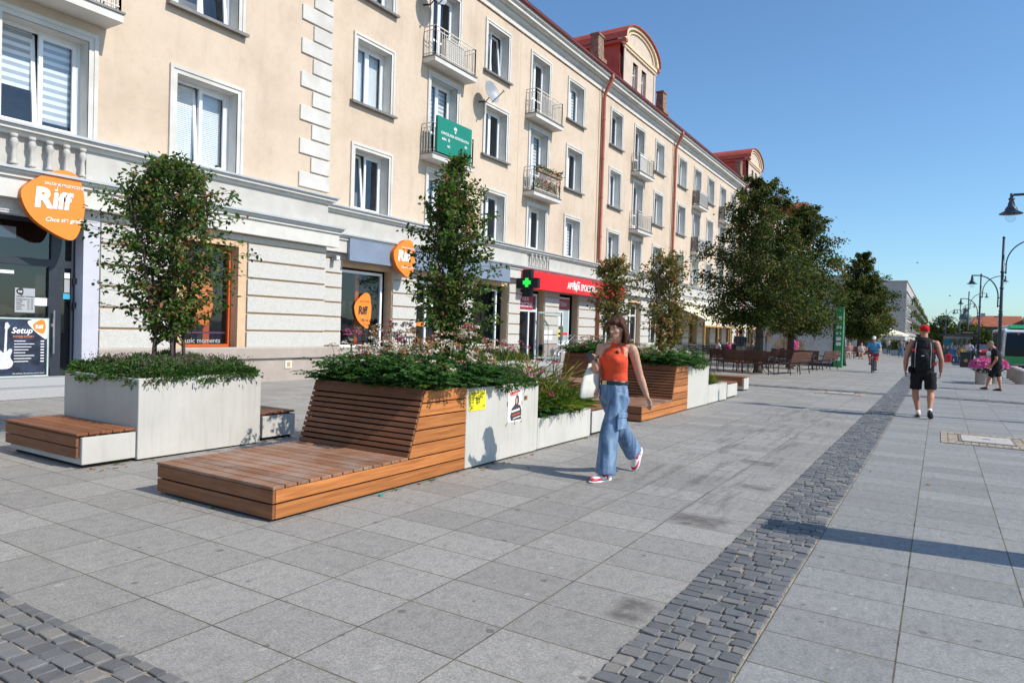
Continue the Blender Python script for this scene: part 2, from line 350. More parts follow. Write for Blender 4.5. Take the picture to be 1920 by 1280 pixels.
# ------------------------------------------------------------------ setting
def paving():
    m, nt, p = newmat('granite_slab_paving'); co = coords(nt, 'World')
    sx = N(nt, 'ShaderNodeSeparateXYZ'); nt.links.new(co, sx.inputs[0]); X, Y = sx.outputs[0], sx.outputs[1]
    right = mth(nt, 'GREATER_THAN', X, -1.)
    u = mth(nt, 'DIVIDE', mth(nt, 'ADD', X, mth(nt, 'MULTIPLY_ADD', right, -.53, 1.265)), .608)
    v = mth(nt, 'DIVIDE', mth(nt, 'ADD', Y, mth(nt, 'MULTIPLY_ADD', right, .036, -1.784)), .4145)
    fu, fv = mth(nt, 'FRACT', u), mth(nt, 'FRACT', v)
    du = mth(nt, 'MULTIPLY', mth(nt, 'MINIMUM', fu, mth(nt, 'SUBTRACT', 1, fu)), .608)
    dv = mth(nt, 'MULTIPLY', mth(nt, 'MINIMUM', fv, mth(nt, 'SUBTRACT', 1, fv)), .4145)
    wob = mth(nt, 'MULTIPLY', noise(nt, co, 20, 3), .004)
    d = mth(nt, 'ADD', mth(nt, 'MINIMUM', du, dv), mth(nt, 'SUBTRACT', wob, .002))
    joint = mth(nt, 'LESS_THAN', d, .0042)
    cell = N(nt, 'ShaderNodeCombineXYZ'); nt.links.new(mth(nt, 'FLOOR', u), cell.inputs[0]); nt.links.new(mth(nt, 'FLOOR', v), cell.inputs[1]); nt.links.new(right, cell.inputs[2])
    wn = N(nt, 'ShaderNodeTexWhiteNoise'); nt.links.new(cell.outputs[0], wn.inputs['Vector'])
    sp = noise(nt, co, 150, 3, .75); sp2 = noise(nt, co, 60, 3, .75); sp3 = noise(nt, coords(nt, 'World', (1, .6, 1)), 17, 4, .7)
    c = ramp(nt, sp, [(.34, (.10,.10,.10)), (.47, (.245,.245,.242)), (.56, (.33,.33,.325)), (.68, (.60,.595,.58))])
    c2 = ramp(nt, sp2, [(.36, (.14,.142,.146)), (.5, (.285,.287,.29)), (.66, (.45,.45,.445))])
    c = mix(nt, .45, c, c2); cb = ramp(nt, sp2, [(.36, (.17,.185,.205)), (.64, (.27,.285,.305))]); c = mix(nt, mth(nt, 'MULTIPLY', right, .6), c, cb)
    c = mix(nt, .5, c, ramp(nt, sp3, [(.33, (.62,.62,.62)), (.5, (1,1,1)), (.7, (1.22,1.2,1.17))]), 'MULTIPLY')
    c = mix(nt, 1., c, (1.05, 1.01, .945), 'MULTIPLY')
    hs = N(nt, 'ShaderNodeHueSaturation'); nt.links.new(c, hs.inputs['Color']); nt.links.new(mth(nt, 'MULTIPLY_ADD', wn.outputs['Value'], .22, .86), hs.inputs['Value']); c = hs.outputs[0]
    big = noise(nt, co, .9, 6, .62); k = ramp(nt, big, [(.46, (0,0,0)), (.72, (1,1,1))]); c = mix(nt, mth(nt, 'MULTIPLY', k, .22), c, (.15,.14,.13))
    # gum spots and pale chips
    vo = N(nt, 'ShaderNodeTexVoronoi', Scale=1.9, voronoi_dimensions='2D'); nt.links.new(co, vo.inputs['Vector'])
    g = mth(nt, 'LESS_THAN', vo.outputs['Distance'], mth(nt, 'MULTIPLY', mth(nt, 'SUBTRACT', noise(nt, co, 2.2, 3), .36), .16)); c = mix(nt, mth(nt, 'MULTIPLY', g, .55), c, (.06,.058,.056))
    vo = N(nt, 'ShaderNodeTexVoronoi', Scale=3.1, voronoi_dimensions='2D'); nt.links.new(coords(nt, 'World', (1,.7,1)), vo.inputs['Vector'])
    g = mth(nt, 'LESS_THAN', vo.outputs['Distance'], mth(nt, 'MULTIPLY', mth(nt, 'SUBTRACT', noise(nt, co, 3.1, 3), .38), .22)); c = mix(nt, mth(nt, 'MULTIPLY', g, .4), c, (.47,.46,.43))
    # worn dark drag marks along the walking line
    def band(S, a, b, s):
        return mth(nt, 'MULTIPLY', mth(nt, 'SMOOTH_MIN', 1, mth(nt, 'MAXIMUM', 0, mth(nt, 'DIVIDE', mth(nt, 'SUBTRACT', S, a), s)), .1), mth(nt, 'SMOOTH_MIN', 1, mth(nt, 'MAXIMUM', 0, mth(nt, 'DIVIDE', mth(nt, 'SUBTRACT', b, S), s)), .1))
    zone = mth(nt, 'MULTIPLY', band(X, -3.2, -1.25, .35), band(Y, 5.0, 17., 1.5))
    st = noise(nt, coords(nt, 'World', (6.5, .8, 1)), 1.25, 6, .72, .4); k = ramp(nt, st, [(.50, (0,0,0)), (.64, (1,1,1))])
    c = mix(nt, mth(nt, 'MULTIPLY', mth(nt, 'MULTIPLY', k, zone), .55), c, (.085,.08,.076))
    for (xa, xb, ya, yb) in ((-1.92,-1.38,5.5,5.92), (-1.55,-1.27,3.46,3.84), (-2.02,-1.6,8.6,8.95), (-1.75,-1.35,7.2,7.5)):
        z = mth(nt, 'MULTIPLY', band(X, xa, xb, .09), band(Y, ya, yb, .07))
        k = ramp(nt, noise(nt, co, 6, 6, .7), [(.32, (0,0,0)), (.56, (1,1,1))])
        c = mix(nt, mth(nt, 'MULTIPLY', mth(nt, 'MULTIPLY', z, k), .85), c, (.10,.092,.085))
    jc = ramp(nt, noise(nt, co, 3.5, 4), [(.35, (.035,.03,.026)), (.52, (.12,.10,.065)), (.62, (.10,.11,.035))])
    c = mix(nt, joint, c, jc)
    nt.links.new(c, p.inputs['Base Color'])
    nt.links.new(ramp(nt, big, [(.3, (.62,)*3), (.7, (.8,)*3)]), p.inputs['Roughness']); p.inputs['Specular IOR Level'].default_value = .35
    h = mth(nt, 'SUBTRACT', mth(nt, 'MULTIPLY', sp, .25), mth(nt, 'MULTIPLY', joint, 1.2))
    bump(nt, p, h, .35, .006); return m
def sheet(name, x0, x1, y0, y1, z, mat):
    mb = MB(); mb.face([(x0,y0,z),(x1,y0,z),(x1,y1,z),(x0,y1,z)]); return tag(mb.build(name, mat), kind='structure')
asph = simple('asphalt', (.06,.06,.062), .85, var=.12, scale=3, bmp=.4, bscale=90)
sheet('ground', -900, 900, -300, 1500, -.13, simple('distant_ground', (.20,.20,.19), .9, var=.1, scale=.1))
sheet('road', 3.21, 12.5, -60, 320, -.11, asph)
sheet('plaza_paving', -16.4, 3.05, -12, 330, 0, paving())
sheet('far_pavement', 12.5, 30, -60, 330, -.004, simple('far_paving', (.26,.26,.26), .85, var=.1, scale=1))
mb = MB()
for i in range(130): mb.box(3.05, 3.21, -40+i*1.5, -40+i*1.5+1.494, -.11, .003)
tag(mb.build('kerb', simple('kerb_granite', (.34,.34,.33), .8, var=.08, scale=40)), kind='structure')
# cobble strips: laid setts on a sand bed
cob = None
def sett_mat():
    m, nt, p = newmat('basalt_setts'); co = coords(nt, 'World'); r = attr(nt)
    c = ramp(nt, r, [(0, (.085,.089,.095)), (.4, (.135,.14,.146)), (.75, (.19,.192,.194)), (.9, (.215,.20,.175)), (1, (.31,.28,.24))])
    c = mix(nt, mth(nt, 'MULTIPLY', noise(nt, co, 90, 3, .7), .6), c, (.045,.05,.056)); c = mix(nt, mth(nt, 'MULTIPLY', noise(nt, co, 14, 4, .6), .35), c, (.25,.24,.23))
    nt.links.new(c, p.inputs['Base Color']); p.inputs['Roughness'].default_value = .6; bump(nt, p, noise(nt, co, 45, 4, .65), .6, .006); return m
SETT = sett_mat()
sand = simple('joint_sand', (.33,.28,.22), .95, var=.2, scale=30, bmp=.6, dirt=((.10,.09,.07), .9))
def setts(name, x0, x1, y0, y1, dx, dy, slant=0., fine=True):
    sheet(name + '_sand_bed', x0, x1, y0, y1, .004, sand)
    mb = MB(); R = random.Random(sum(map(ord, name))); y = y0 + .01
    while y < y1 - dy*.4:
        x = x0 + .004; row = dy*R.uniform(.86, 1.12)
        while x < x1 - .02:
            wd = min(dx*R.uniform(.72, 1.28), x1 - .004 - x)
            if x1 - .004 - (x+wd) < dx*.4: wd = x1 - .004 - x
            g = R.uniform(.003, .011); yy = y + slant*(x-x0)*.16 + R.uniform(-.006, .006)
            a, b, c_, d = x+g/2, x+wd-g/2, yy+g/2, min(yy+row-g/2, y1-.002)
            if d - c_ > .03:
                j = lambda: R.uniform(-.006, .006); h = .012 + R.uniform(0, .009); k = .012
                B = [(a,c_),(b,c_),(b,d),(a,d)]
                if fine:
                    # rounded six/eight-sided top
                    cut = lambda: R.uniform(.10, .26)
                    P = []
                    for i in range(4):
                        px, py = B[i]; nx, ny = B[(i+1)%4]; qx, qy = B[i-1]
                        t = cut(); P.append((px+(qx-px)*t*.5+j(), py+(qy-py)*t*.5+j())); P.append((px+(nx-px)*t*.5+j(), py+(ny-py)*t*.5+j()))
                else: P = [(q[0]+j(), q[1]+j()) for q in B]
                P = [(min(max(q[0], x0+.001), x1-.001), min(max(q[1], y0+.001), y1-.001)) for q in P]
                mx = sum(q[0] for q in P)/len(P); my = sum(q[1] for q in P)/len(P); n = len(P)
                lo = [(q[0], q[1], .0045) for q in P]; mi_ = [(q[0]+(mx-q[0])*.03, q[1]+(my-q[1])*.03, h*.85) for q in P]; hi = [(q[0]+(mx-q[0])*.14, q[1]+(my-q[1])*.14, h+R.uniform(-.002,.002)) for q in P]
                fs = [tuple(2*n+i for i in range(n))]
                for i in range(n): fs += [(i, (i+1)%n, n+(i+1)%n, n+i), (n+i, n+(i+1)%n, 2*n+(i+1)%n, 2*n+i)]
                mb.idx(lo+mi_+hi, fs, 0, R.random())
            x += wd
        y += row
    return tag(mb.build(name, SETT, smooth=False), kind='structure')
setts('cobble_strip', -1.265, -.735, 1.2, 22.0, .104, .094, .6)
setts('cobble_strip_far', -1.265, -.735, 22.62, 62, .12, .12, .6, False)
setts('cobble_cross_band', -14.4, 3.04, 22.02, 22.6, .13, .12, 0, False)
setts('cobble_cross_band_near', -6.5, -1.27, 1.16, 1.784, .104, .094, 0)
# manhole slabs
def manhole(x0, x1, y0, y1, label):
    t = thing('manhole_cover', label, 'manhole cover', ((x0+x1)/2, (y0+y1)/2, 0))
    sm = simple('beige_granite_sett', (.36,.31,.24), .85, var=.2, scale=9, bmp=.5, bscale=40)
    mb = MB(); mb.face([(x0,y0,.0035),(x1,y0,.0035),(x1,y1,.0035),(x0,y1,.0035)]); mb.build('sand_bed', sand, t)
    mb = MB(); cx0, cx1, cy0, cy1 = x0+.2*(x1-x0), x1-.2*(x1-x0), y0+.22*(y1-y0), y1-.22*(y1-y0); s = .1
    for i in range(int((x1-x0)/s)):
        for j in range(int((y1-y0)/s)):
            a, b = x0+i*s, y0+j*s
            if a+s > cx0-.03 and a < cx1+.03 and b+s > cy0-.03 and b < cy1+.03: continue
            mb.box(a+.008, a+s-.008, b+.008, b+s-.008, .002, .010+random.random()*.004)
    mb.build('sett_border', sm, t)
    mb = MB(); mb.box(cx0, cx1, cy0, cy1, .003, .013); mb.build('frame', simple('rusty_iron', (.20,.16,.13), .7, var=.15, scale=10), t)
    mb = MB(); mb.box(cx0+.04, cx1-.04, cy0+.04, cy1-.04, .010, .018); mb.build('lid', simple('pale_concrete_lid', (.42,.40,.37), .8, var=.08, scale=10, bmp=.3), t)
    mb = MB(); mb.box((cx0+cx1)/2-.05, (cx0+cx1)/2+.05, (cy0+cy1)/2-.03, (cy0+cy1)/2+.03, .017, .0205); mb.build('lifting_slot', M['black'], t)
manhole(.06, 1.3, 12.5, 14.1, 'pale square manhole lid ringed by beige setts right of the cobble strip')
manhole(-2.95, -1.7, 20.9, 21.9, 'manhole cover with beige setts left of the cobble strip near the cross band')
# ------------------------------------------------------------------ the long tenement
XP, XR = -14.5, -15.3
YC = 13.6            # corner where the front steps back
Y_A, Y_Z = -9., 103.
AX = [(16.17,'w'),(19.72,'b'),(23.12,'w'),(26.57,'b'),(30.05,'w'),(34.95,'w'),(38.3,'b'),(41.75,'w'),(46.25,'w'),(49.7,'b'),(53.1,'w'),(56.55,'b'),(59.85,'w'),
      (64.2,'w'),(67.6,'b'),(71.0,'w'),(75.4,'w'),(78.9,'b'),(82.3,'w'),(85.8,'b'),(89.2,'w'),(93.9,'w'),(97.4,'b'),(100.8,'w')]
PIPES = [33.0, 44.4, 62.2, 73.2, 91.5]
bld = thing('apartment_building', 'long peach four-storey tenement with white window surrounds, red roof edge and shops at street level', 'building', (XR, 40, 0))
HW = .925; T = .17
def surround(mb, X, y0, y1, z0, z1, deep, bottom=True):
    # stepped moulding, then the deep painted reveal
    for (o, wdt, pr) in ((0, .075, .055), (.075, .095, .032)):
        a0, a1, b1 = y0+o, y1-o, z1-o
        mb.box(X, X+pr, a0, a0+wdt, z0, b1-wdt, 0); mb.box(X, X+pr, a1-wdt, a1, z0, b1-wdt, 0); mb.box(X, X+pr, a0, a1, b1-wdt, b1, 0)
    a, b, c = y0+T, y1-T, z1-T
    mb.face([(X+.03,a,z0),(X+.03,a,c),(X-deep,a,c),(X-deep,a,z0)]); mb.face([(X+.03,b,z0),(X-deep,b,z0),(X-deep,b,c),(X+.03,b,c)])
    mb.face([(X+.03,a,c),(X+.03,b,c),(X-deep,b,c),(X-deep,a,c)]); mb.face([(X+.03,a,z0),(X-deep,a,z0),(X-deep,b,z0),(X+.03,b,z0)])
def frame_bars(mb, X, y0, y1, z0, z1, t=.07, d=.06, lean=0.):
    def q(y, z, dx): return (X+dx-lean*(z-z0)/(z1-z0), y, z)
    for (a, b, c, e) in ((y0, y0+t, z0, z1), (y1-t, y1, z0, z1), (y0+t, y1-t, z0, z0+t), (y0+t, y1-t, z1-t, z1)):
        mb.hexa([q(a,c,0), q(b,c,0), q(b,c,d), q(a,c,d)], [q(a,e,0), q(b,e,0), q(b,e,d), q(a,e,d)])
WR = random.Random(5)
def window(X, y0, y1, z0, z1, var='blind', sill=True, tilt=0, sashes=2, door=False, deep=.40, parent=None):
    parent = parent or bld
    mb = MB(); surround(mb, X, y0, y1, z0, z1, deep); wo = mb.build('balcony_door' if door else 'window', M['trim'], parent)
    a, b, c, d = y0+T, y1-T, z0, z1-T; Xf = X-deep+.02
    fm = MB(); frame_bars(fm, Xf, a, b, c, d, .055, .07)
    gl = MB(); n = sashes; w_ = (b-a-.11)/n
    for i in range(n):
        s0, s1 = a+.055+i*w_, a+.055+(i+1)*w_; ln = .16 if tilt and i == (0 if tilt > 0 else n-1) else 0
        frame_bars(fm, Xf+.012, s0+.004, s1-.004, c+.058, d-.058, .075, .05, ln)
        z_0, z_1 = c+.133, d-.133
        if door:
            fm.box(Xf+.01, Xf+.06, s0+.08, s1-.08, c+.95, c+1.02)
            fm.box(Xf+.015, Xf+.04, s0+.07, s1-.07, c+.10, c+.42)
        gl.face([(Xf+.03, s0+.07, z_0), (Xf+.03, s1-.07, z_0), (Xf+.03-ln, s1-.07, z_1), (Xf+.03-ln, s0+.07, z_1)])
    fm.build('frame', M['pvc'], wo); gl.build('pane', M['glass'], wo)
    Xb = Xf-.09
    if var != 'none':
        bl = MB(); H = d-c
        for i in range(n):
            s0, s1 = a+.1+i*w_, a+.01+(i+1)*w_
            if var == 'blind' or (var == 'mixed' and i == 0):
                k = int(H/.045)
                for j in range(k): bl.hexa([(Xb, s0, d-j*.045-.043), (Xb, s1, d-j*.045-.043), (Xb-.012, s1, d-j*.045-.003), (Xb-.012, s0, d-j*.045-.003)], [(Xb+.003, s0, d-j*.045-.042), (Xb+.003, s1, d-j*.045-.042), (Xb-.009, s1, d-j*.045-.002), (Xb-.009, s0, d-j*.045-.002)], 0)
                bl.box(Xb-.03, Xb-.028, s0, s1, c+.06, d, 0)
            elif var in ('stripe', 'half'):
                hh = H*(.95 if var == 'stripe' else (.62 if i == 0 else .88)); k = int(hh/.075)
                for j in range(k): bl.box(Xb-.004, Xb, s0, s1, d-(j+1)*.075, d-j*.075-(.001), j % 2)
            elif var == 'curtain':
                for j in range(9):
                    y_ = s0+(s1-s0)*j/9; q = (s1-s0)/9
                    bl.face([(Xb-.10, y_, c+.05), (Xb-.06, y_+q/2, c+.05), (Xb-.06, y_+q/2, d), (Xb-.10, y_, d)]); bl.face([(Xb-.06, y_+q/2, c+.05), (Xb-.10, y_+q, c+.05), (Xb-.10, y_+q, d), (Xb-.06, y_+q/2, d)])
        if bl.f: bl.build('curtain' if var == 'curtain' else 'blind', [M['curtain'] if var == 'curtain' else M['blind'], M['bgrey']], wo)
    if sill:
        sm = MB(); sm.hexa([(X-.02, y0-.09, z0-.09), (X-.02, y1+.05, z0-.09), (X+.15, y1+.05, z0-.11), (X+.15, y0-.09, z0-.11)], [(X-.02, y0-.09, z0-.005), (X-.02, y1+.05, z0-.005), (X+.15, y1+.05, z0-.04), (X+.15, y0-.09, z0-.04)])
        sm.build('sill', M['dzinc'], wo)
    return wo
def holes_wall(mb, X, y0, y1, z0, z1, holes):
    ys = sorted({y0, y1, *[min(max(h[0], y0), y1) for h in holes], *[min(max(h[1], y0), y1) for h in holes]}); zs = sorted({z0, z1, *[min(max(h[2], z0), z1) for h in holes], *[min(max(h[3], z0), z1) for h in holes]})
    for i in range(len(ys)-1):
        for j in range(len(zs)-1):
            cy, cz = (ys[i]+ys[i+1])/2, (zs[j]+zs[j+1])/2
            if any(h[0] < cy < h[1] and h[2] < cz < h[3] for h in holes): continue
            mb.face([(X, ys[i], zs[j]), (X, ys[i+1], zs[j]), (X, ys[i+1], zs[j+1]), (X, ys[i], zs[j+1])])
F1, F2, F3 = (5.03, 7.02), (8.27, 10.32), (11.5, 13.46)
up_h = []
wins = []
VAR = ['curtain', 'none', 'blind', 'curtain', 'none', 'stripe', 'blind', 'mixed', 'half']
for i, (yc, t) in enumerate(AX):
    h1 = .87 if 4 < i < 8 else HW
    rows = [(F1, False, 0), (F2, True, 1), (F3, True, 2)]
    for (z0, z1), sill, fl in rows:
        door = t == 'b' and fl > 0
        if door: z0 = (7.40 if fl == 1 else 10.66)
        wins.append((XR, yc-h1, yc+h1, z0, z1, VAR[(i*5+fl*7+i//3) % 9], sill and not door, door))
        up_h.append((yc-h1+T, yc+h1-T, z0, z1-T))
over = {(0,0): ('none', 1), (0,1): ('blind', 0), (0,2): ('curtain', 0), (1,1): ('stripe', 0), (1,2): ('none', 0), (2,0): ('none', 0), (2,1): ('none', 0), (2,2): ('none', -1), (4,0): ('stripe', 0), (3,2): ('none', 0), (3,0): ('none',0)}
for k, (X, y0, y1, z0, z1, v, s, dr) in enumerate(wins):
    i, fl = k//3, k % 3; tl = 0
    if (i, fl) in over: v, tl = over[(i, fl)]
    if i >= 16 and fl == 0: continue
    window(X, y0, y1, z0, z1, v, s, tl, 2 if not dr else 1+(i % 2), dr)
pw = [(5.62, 7.45, 5.03, 7.09, 'half', 1, False), (8.97, 10.85, 5.03, 7.09, 'blind', 1, False), (8.95, 10.83, 8.42, 10.45, 'none', -1, True), (5.62, 7.45, 7.62, 10.45, 'none', 0, False),
      (8.95, 10.83, 11.6, 13.5, 'blind', 0, True), (5.62, 7.45, 11.6, 13.5, 'none', 0, True)]
ph = []
for (y0, y1, z0, z1, v, tl, s) in pw:
    window(XP, y0, y1, z0, z1, v, s, tl, 2, z0 == 7.62); ph.append((y0+T, y1-T, z0, z1-T))
ZT = 14.75
mb = MB(); holes_wall(mb, XR, YC-.2, Y_Z, 4.2, ZT, up_h); holes_wall(mb, XP, Y_A, YC, 4.2, ZT, ph)
mb.face([(XP, YC, 0), (XR, YC, 0), (XR, YC, ZT), (XP, YC, ZT)]); mb.face([(XR, Y_Z, 0), (-27, Y_Z, 0), (-27, Y_Z, ZT), (XR, Y_Z, ZT)])
mb.face([(XP, Y_A, 0), (XP, Y_A, ZT), (-27, Y_A, ZT), (-27, Y_A, 0)]); mb.face([(-27, Y_A, 0), (-27, Y_A, ZT), (-27, Y_Z, ZT), (-27, Y_Z, 0)])
mb.build('wall', M['wall'], bld)
mb = MB(); mb.face([(XR-1.1, YC+.3, 0), (XR-1.1, Y_Z, 0), (XR-1.1, Y_Z, ZT), (XR-1.1, YC+.3, ZT)]); mb.face([(XP-1.2, Y_A, 0), (XP-1.2, YC, 0), (XP-1.2, YC, ZT), (XP-1.2, Y_A, ZT)])
for z in (3.9, 7.3, 10.5): mb.face([(XR-.42, YC+.3, z), (XR-.42, Y_Z, z), (XR-1.1, Y_Z, z), (XR-1.1, YC+.3, z)]); mb.face([(XP-.42, Y_A, z), (XP-.42, YC, z), (XP-1.2, YC, z), (XP-1.2, Y_A, z)])
for y in [YC+.3] + [(AX[i][0]+AX[i+1][0])/2 for i in range(len(AX)-1)]: mb.face([(XR-.42, y, 0), (XR-1.1, y, 0), (XR-1.1, y, ZT), (XR-.42, y, ZT)])
mb.build('interior_wall', M['room'], bld)
# mouldings -------------------------------------------------------------
def run(mb, X, y0, y1, z0, z1, pr, mi=0, e=0.): mb.box(X-.02, X+pr, y0, y1+e, z0, z1, mi)
mb = MB()
for X, a, b, e in ((XP, Y_A, YC, 1), (XR, YC+.01, Y_Z, 0)):
    run(mb, X, a, b, 4.94, 4.985, .27, 1, .24*e); run(mb, X, a, b, 4.86, 4.938, .21, 0, .20*e); run(mb, X, a, b, 4.78, 4.858, .12, 0, .11*e)
    run(mb, X, a, b, 4.115, 4.16, .42, 1, .36*e); run(mb, X, a, b, 4.06, 4.113, .36, 0, .33*e); run(mb, X, a, b, 3.985, 4.058, .31, 0, .29*e)
    run(mb, X, a, b, 3.62, 3.983, .26, 0, .25*e)
    mb.hexa([(X, a, 4.986), (X, b+.02*e, 4.986), (X+.265, b+.22*e, 4.986), (X+.265, a, 4.986)], [(X, a, 5.026), (X, b+.02*e, 5.026), (X+.02, b+.04*e, 5.02), (X+.02, a, 5.02)], 1)
    mb.hexa([(X, a, 4.161), (X, b+.02*e, 4.161), (X+.41, b+.35*e, 4.161), (X+.41, a, 4.161)], [(X, a, 4.235), (X, b+.02*e, 4.235), (X+.06, b+.06*e, 4.225), (X+.06, a, 4.225)], 1)
mb.build('ledge', [M['trim'], M['zinc']], bld)
mb = MB()
NB = (2.2, 7.25); RB = (25.75, 27.75)
for (a, b) in ((Y_A, NB[0]), (NB[1], YC)): mb.box(XP-.02, XP+.06, a, b, 4.2, 4.79)
mb.box(XP-.02, XP+.008, NB[0], NB[1], 4.2, 4.79)
for (a, b) in ((YC, RB[0]), (RB[1], Y_Z)): mb.box(XR-.02, XR+.06, a, b, 4.2, 4.79)
mb.box(XR-.02, XR+.008, RB[0], RB[1], 4.2, 4.79); mb.build('parapet', M['parapet'], bld)
def baluster(X, y):
    mb = MB(); mb.lathe([(.062,4.235),(.062,4.27),(.04,4.29),(.046,4.36),(.036,4.46),(.034,4.53),(.062,4.60),(.068,4.65),(.05,4.70),(.04,4.715),(.06,4.72),(.06,4.78)], (X, y, 0), 12); return mb.build('baluster', M['parapet'], bld, smooth=True)
for i in range(17): baluster(XP+.14, 7.14-i*.295)
for i in range(5): baluster(XR+.14, 26.05+i*.34)
# top cornice, gutter, roof
mb = MB()
for X, a, b, e in ((XP, Y_A, YC, 1), (XR, YC, Y_Z, 0)):
    for (z0, z1, pr, mi) in ((13.86, 13.90, .05, 1), (13.90, 14.13, .035, 0), (14.13, 14.17, .10, 0), (14.17, 14.34, .13, 0), (14.34, 14.38, .30, 0), (14.38, 14.52, .40, 0), (14.52, 14.55, .46, 0), (14.55, 14.70, .50, 0)):  # lowest strip is brown to paint in the shadow line below the cornice
        run(mb, X, a, b, z0, z1-.002, pr, mi, pr*e)
mb.build('cornice', [M['trim'], M['brown_brick']], bld)
mb = MB()
for X, a, b in ((XP, Y_A, YC+.5), (XR, YC, Y_Z)):
    mb.tube([(X+.54, a, 14.72), (X+.54, b, 14.72)], .085, 10); mb.box(X+.1, X+.56, a, b, 14.70, 14.79)
gut = mb.build('gutter', M['dred'], bld)
mb = MB()
mb.face([(XR+.6, YC, 14.80), (XR+.6, Y_Z+.3, 14.80), (-21.2, Y_Z+.3, 17.6), (-21.2, YC, 17.6)]); mb.face([(XP+.6, Y_A, 14.80), (XP+.6, YC+.5, 14.80), (-21.2, YC+.5, 17.8), (-21.2, Y_A, 17.8)])
mb.face([(-21.2, Y_A, 17.6), (-21.2, Y_Z+.3, 17.6), (-27.4, Y_Z+.3, 14.8), (-27.4, Y_A, 14.8)]); mb.face([(XR+.6, Y_Z+.3, 14.8), (-27.4, Y_Z+.3, 14.8), (-21.2, Y_Z+.3, 17.6)])
roof = mb.build('roof', M['red'], bld)
for yy in PIPES:
    mb = MB(); X = XR+.13
    mb.tube([(XR+.54, yy, 14.68), (XR+.54, yy, 14.45), (X+.02, yy, 13.75), (X, yy, 13.5), (X, yy, 5.2), (X+.22, yy, 4.95), (X+.40, yy, 4.3), (X+.36, yy, 3.7), (X+.03, yy, 3.35), (X+.03, yy, .1)], [.10,.10,.085,.085,.085,.085,.085,.085,.085,.085], 12)
    for z in (12.4, 10.4, 8.4, 6.4, 2.2, 1.2): mb.lathe([(.098,0),(.098,.05)], (X+(.03 if z < 4 else 0), yy, z), 12)
    mb.build('downpipe', M['pipe'], bld, smooth=True)
for yy in PIPES: mb = MB(); mb.box(XR-.01, XR+.03, yy-.34, yy-.28, 5.05, 13.85); mb.build('corner_strip', M['peach2'], bld)
mb = MB(); mb.box(XR-.01, XR+.006, 24.83, 24.85, 5.05, 13.86); mb.build('expansion_joint', M['peach2'], bld)
def chimney(y):
    mb = MB(); x = -15.75; mb.hexa([(x-.3,y-.42,14.6),(x+.3,y-.42,14.6),(x+.3,y+.42,14.6),(x-.3,y+.42,14.6)], [(x-.2,y-.32,16.8),(x+.22,y-.32,16.8),(x+.22,y+.32,16.8),(x-.2,y+.32,16.8)])
    mb.box(x-.33, x+.36, y-.5, y+.5, 15.5, 15.68); mb.box(x-.25, x+.27, y-.37, y+.37, 16.8, 16.9); c = mb.build('chimney', M['brown_brick'], roof)
for y in (33.1, 42.9, 63.0, 72.6): chimney(y)
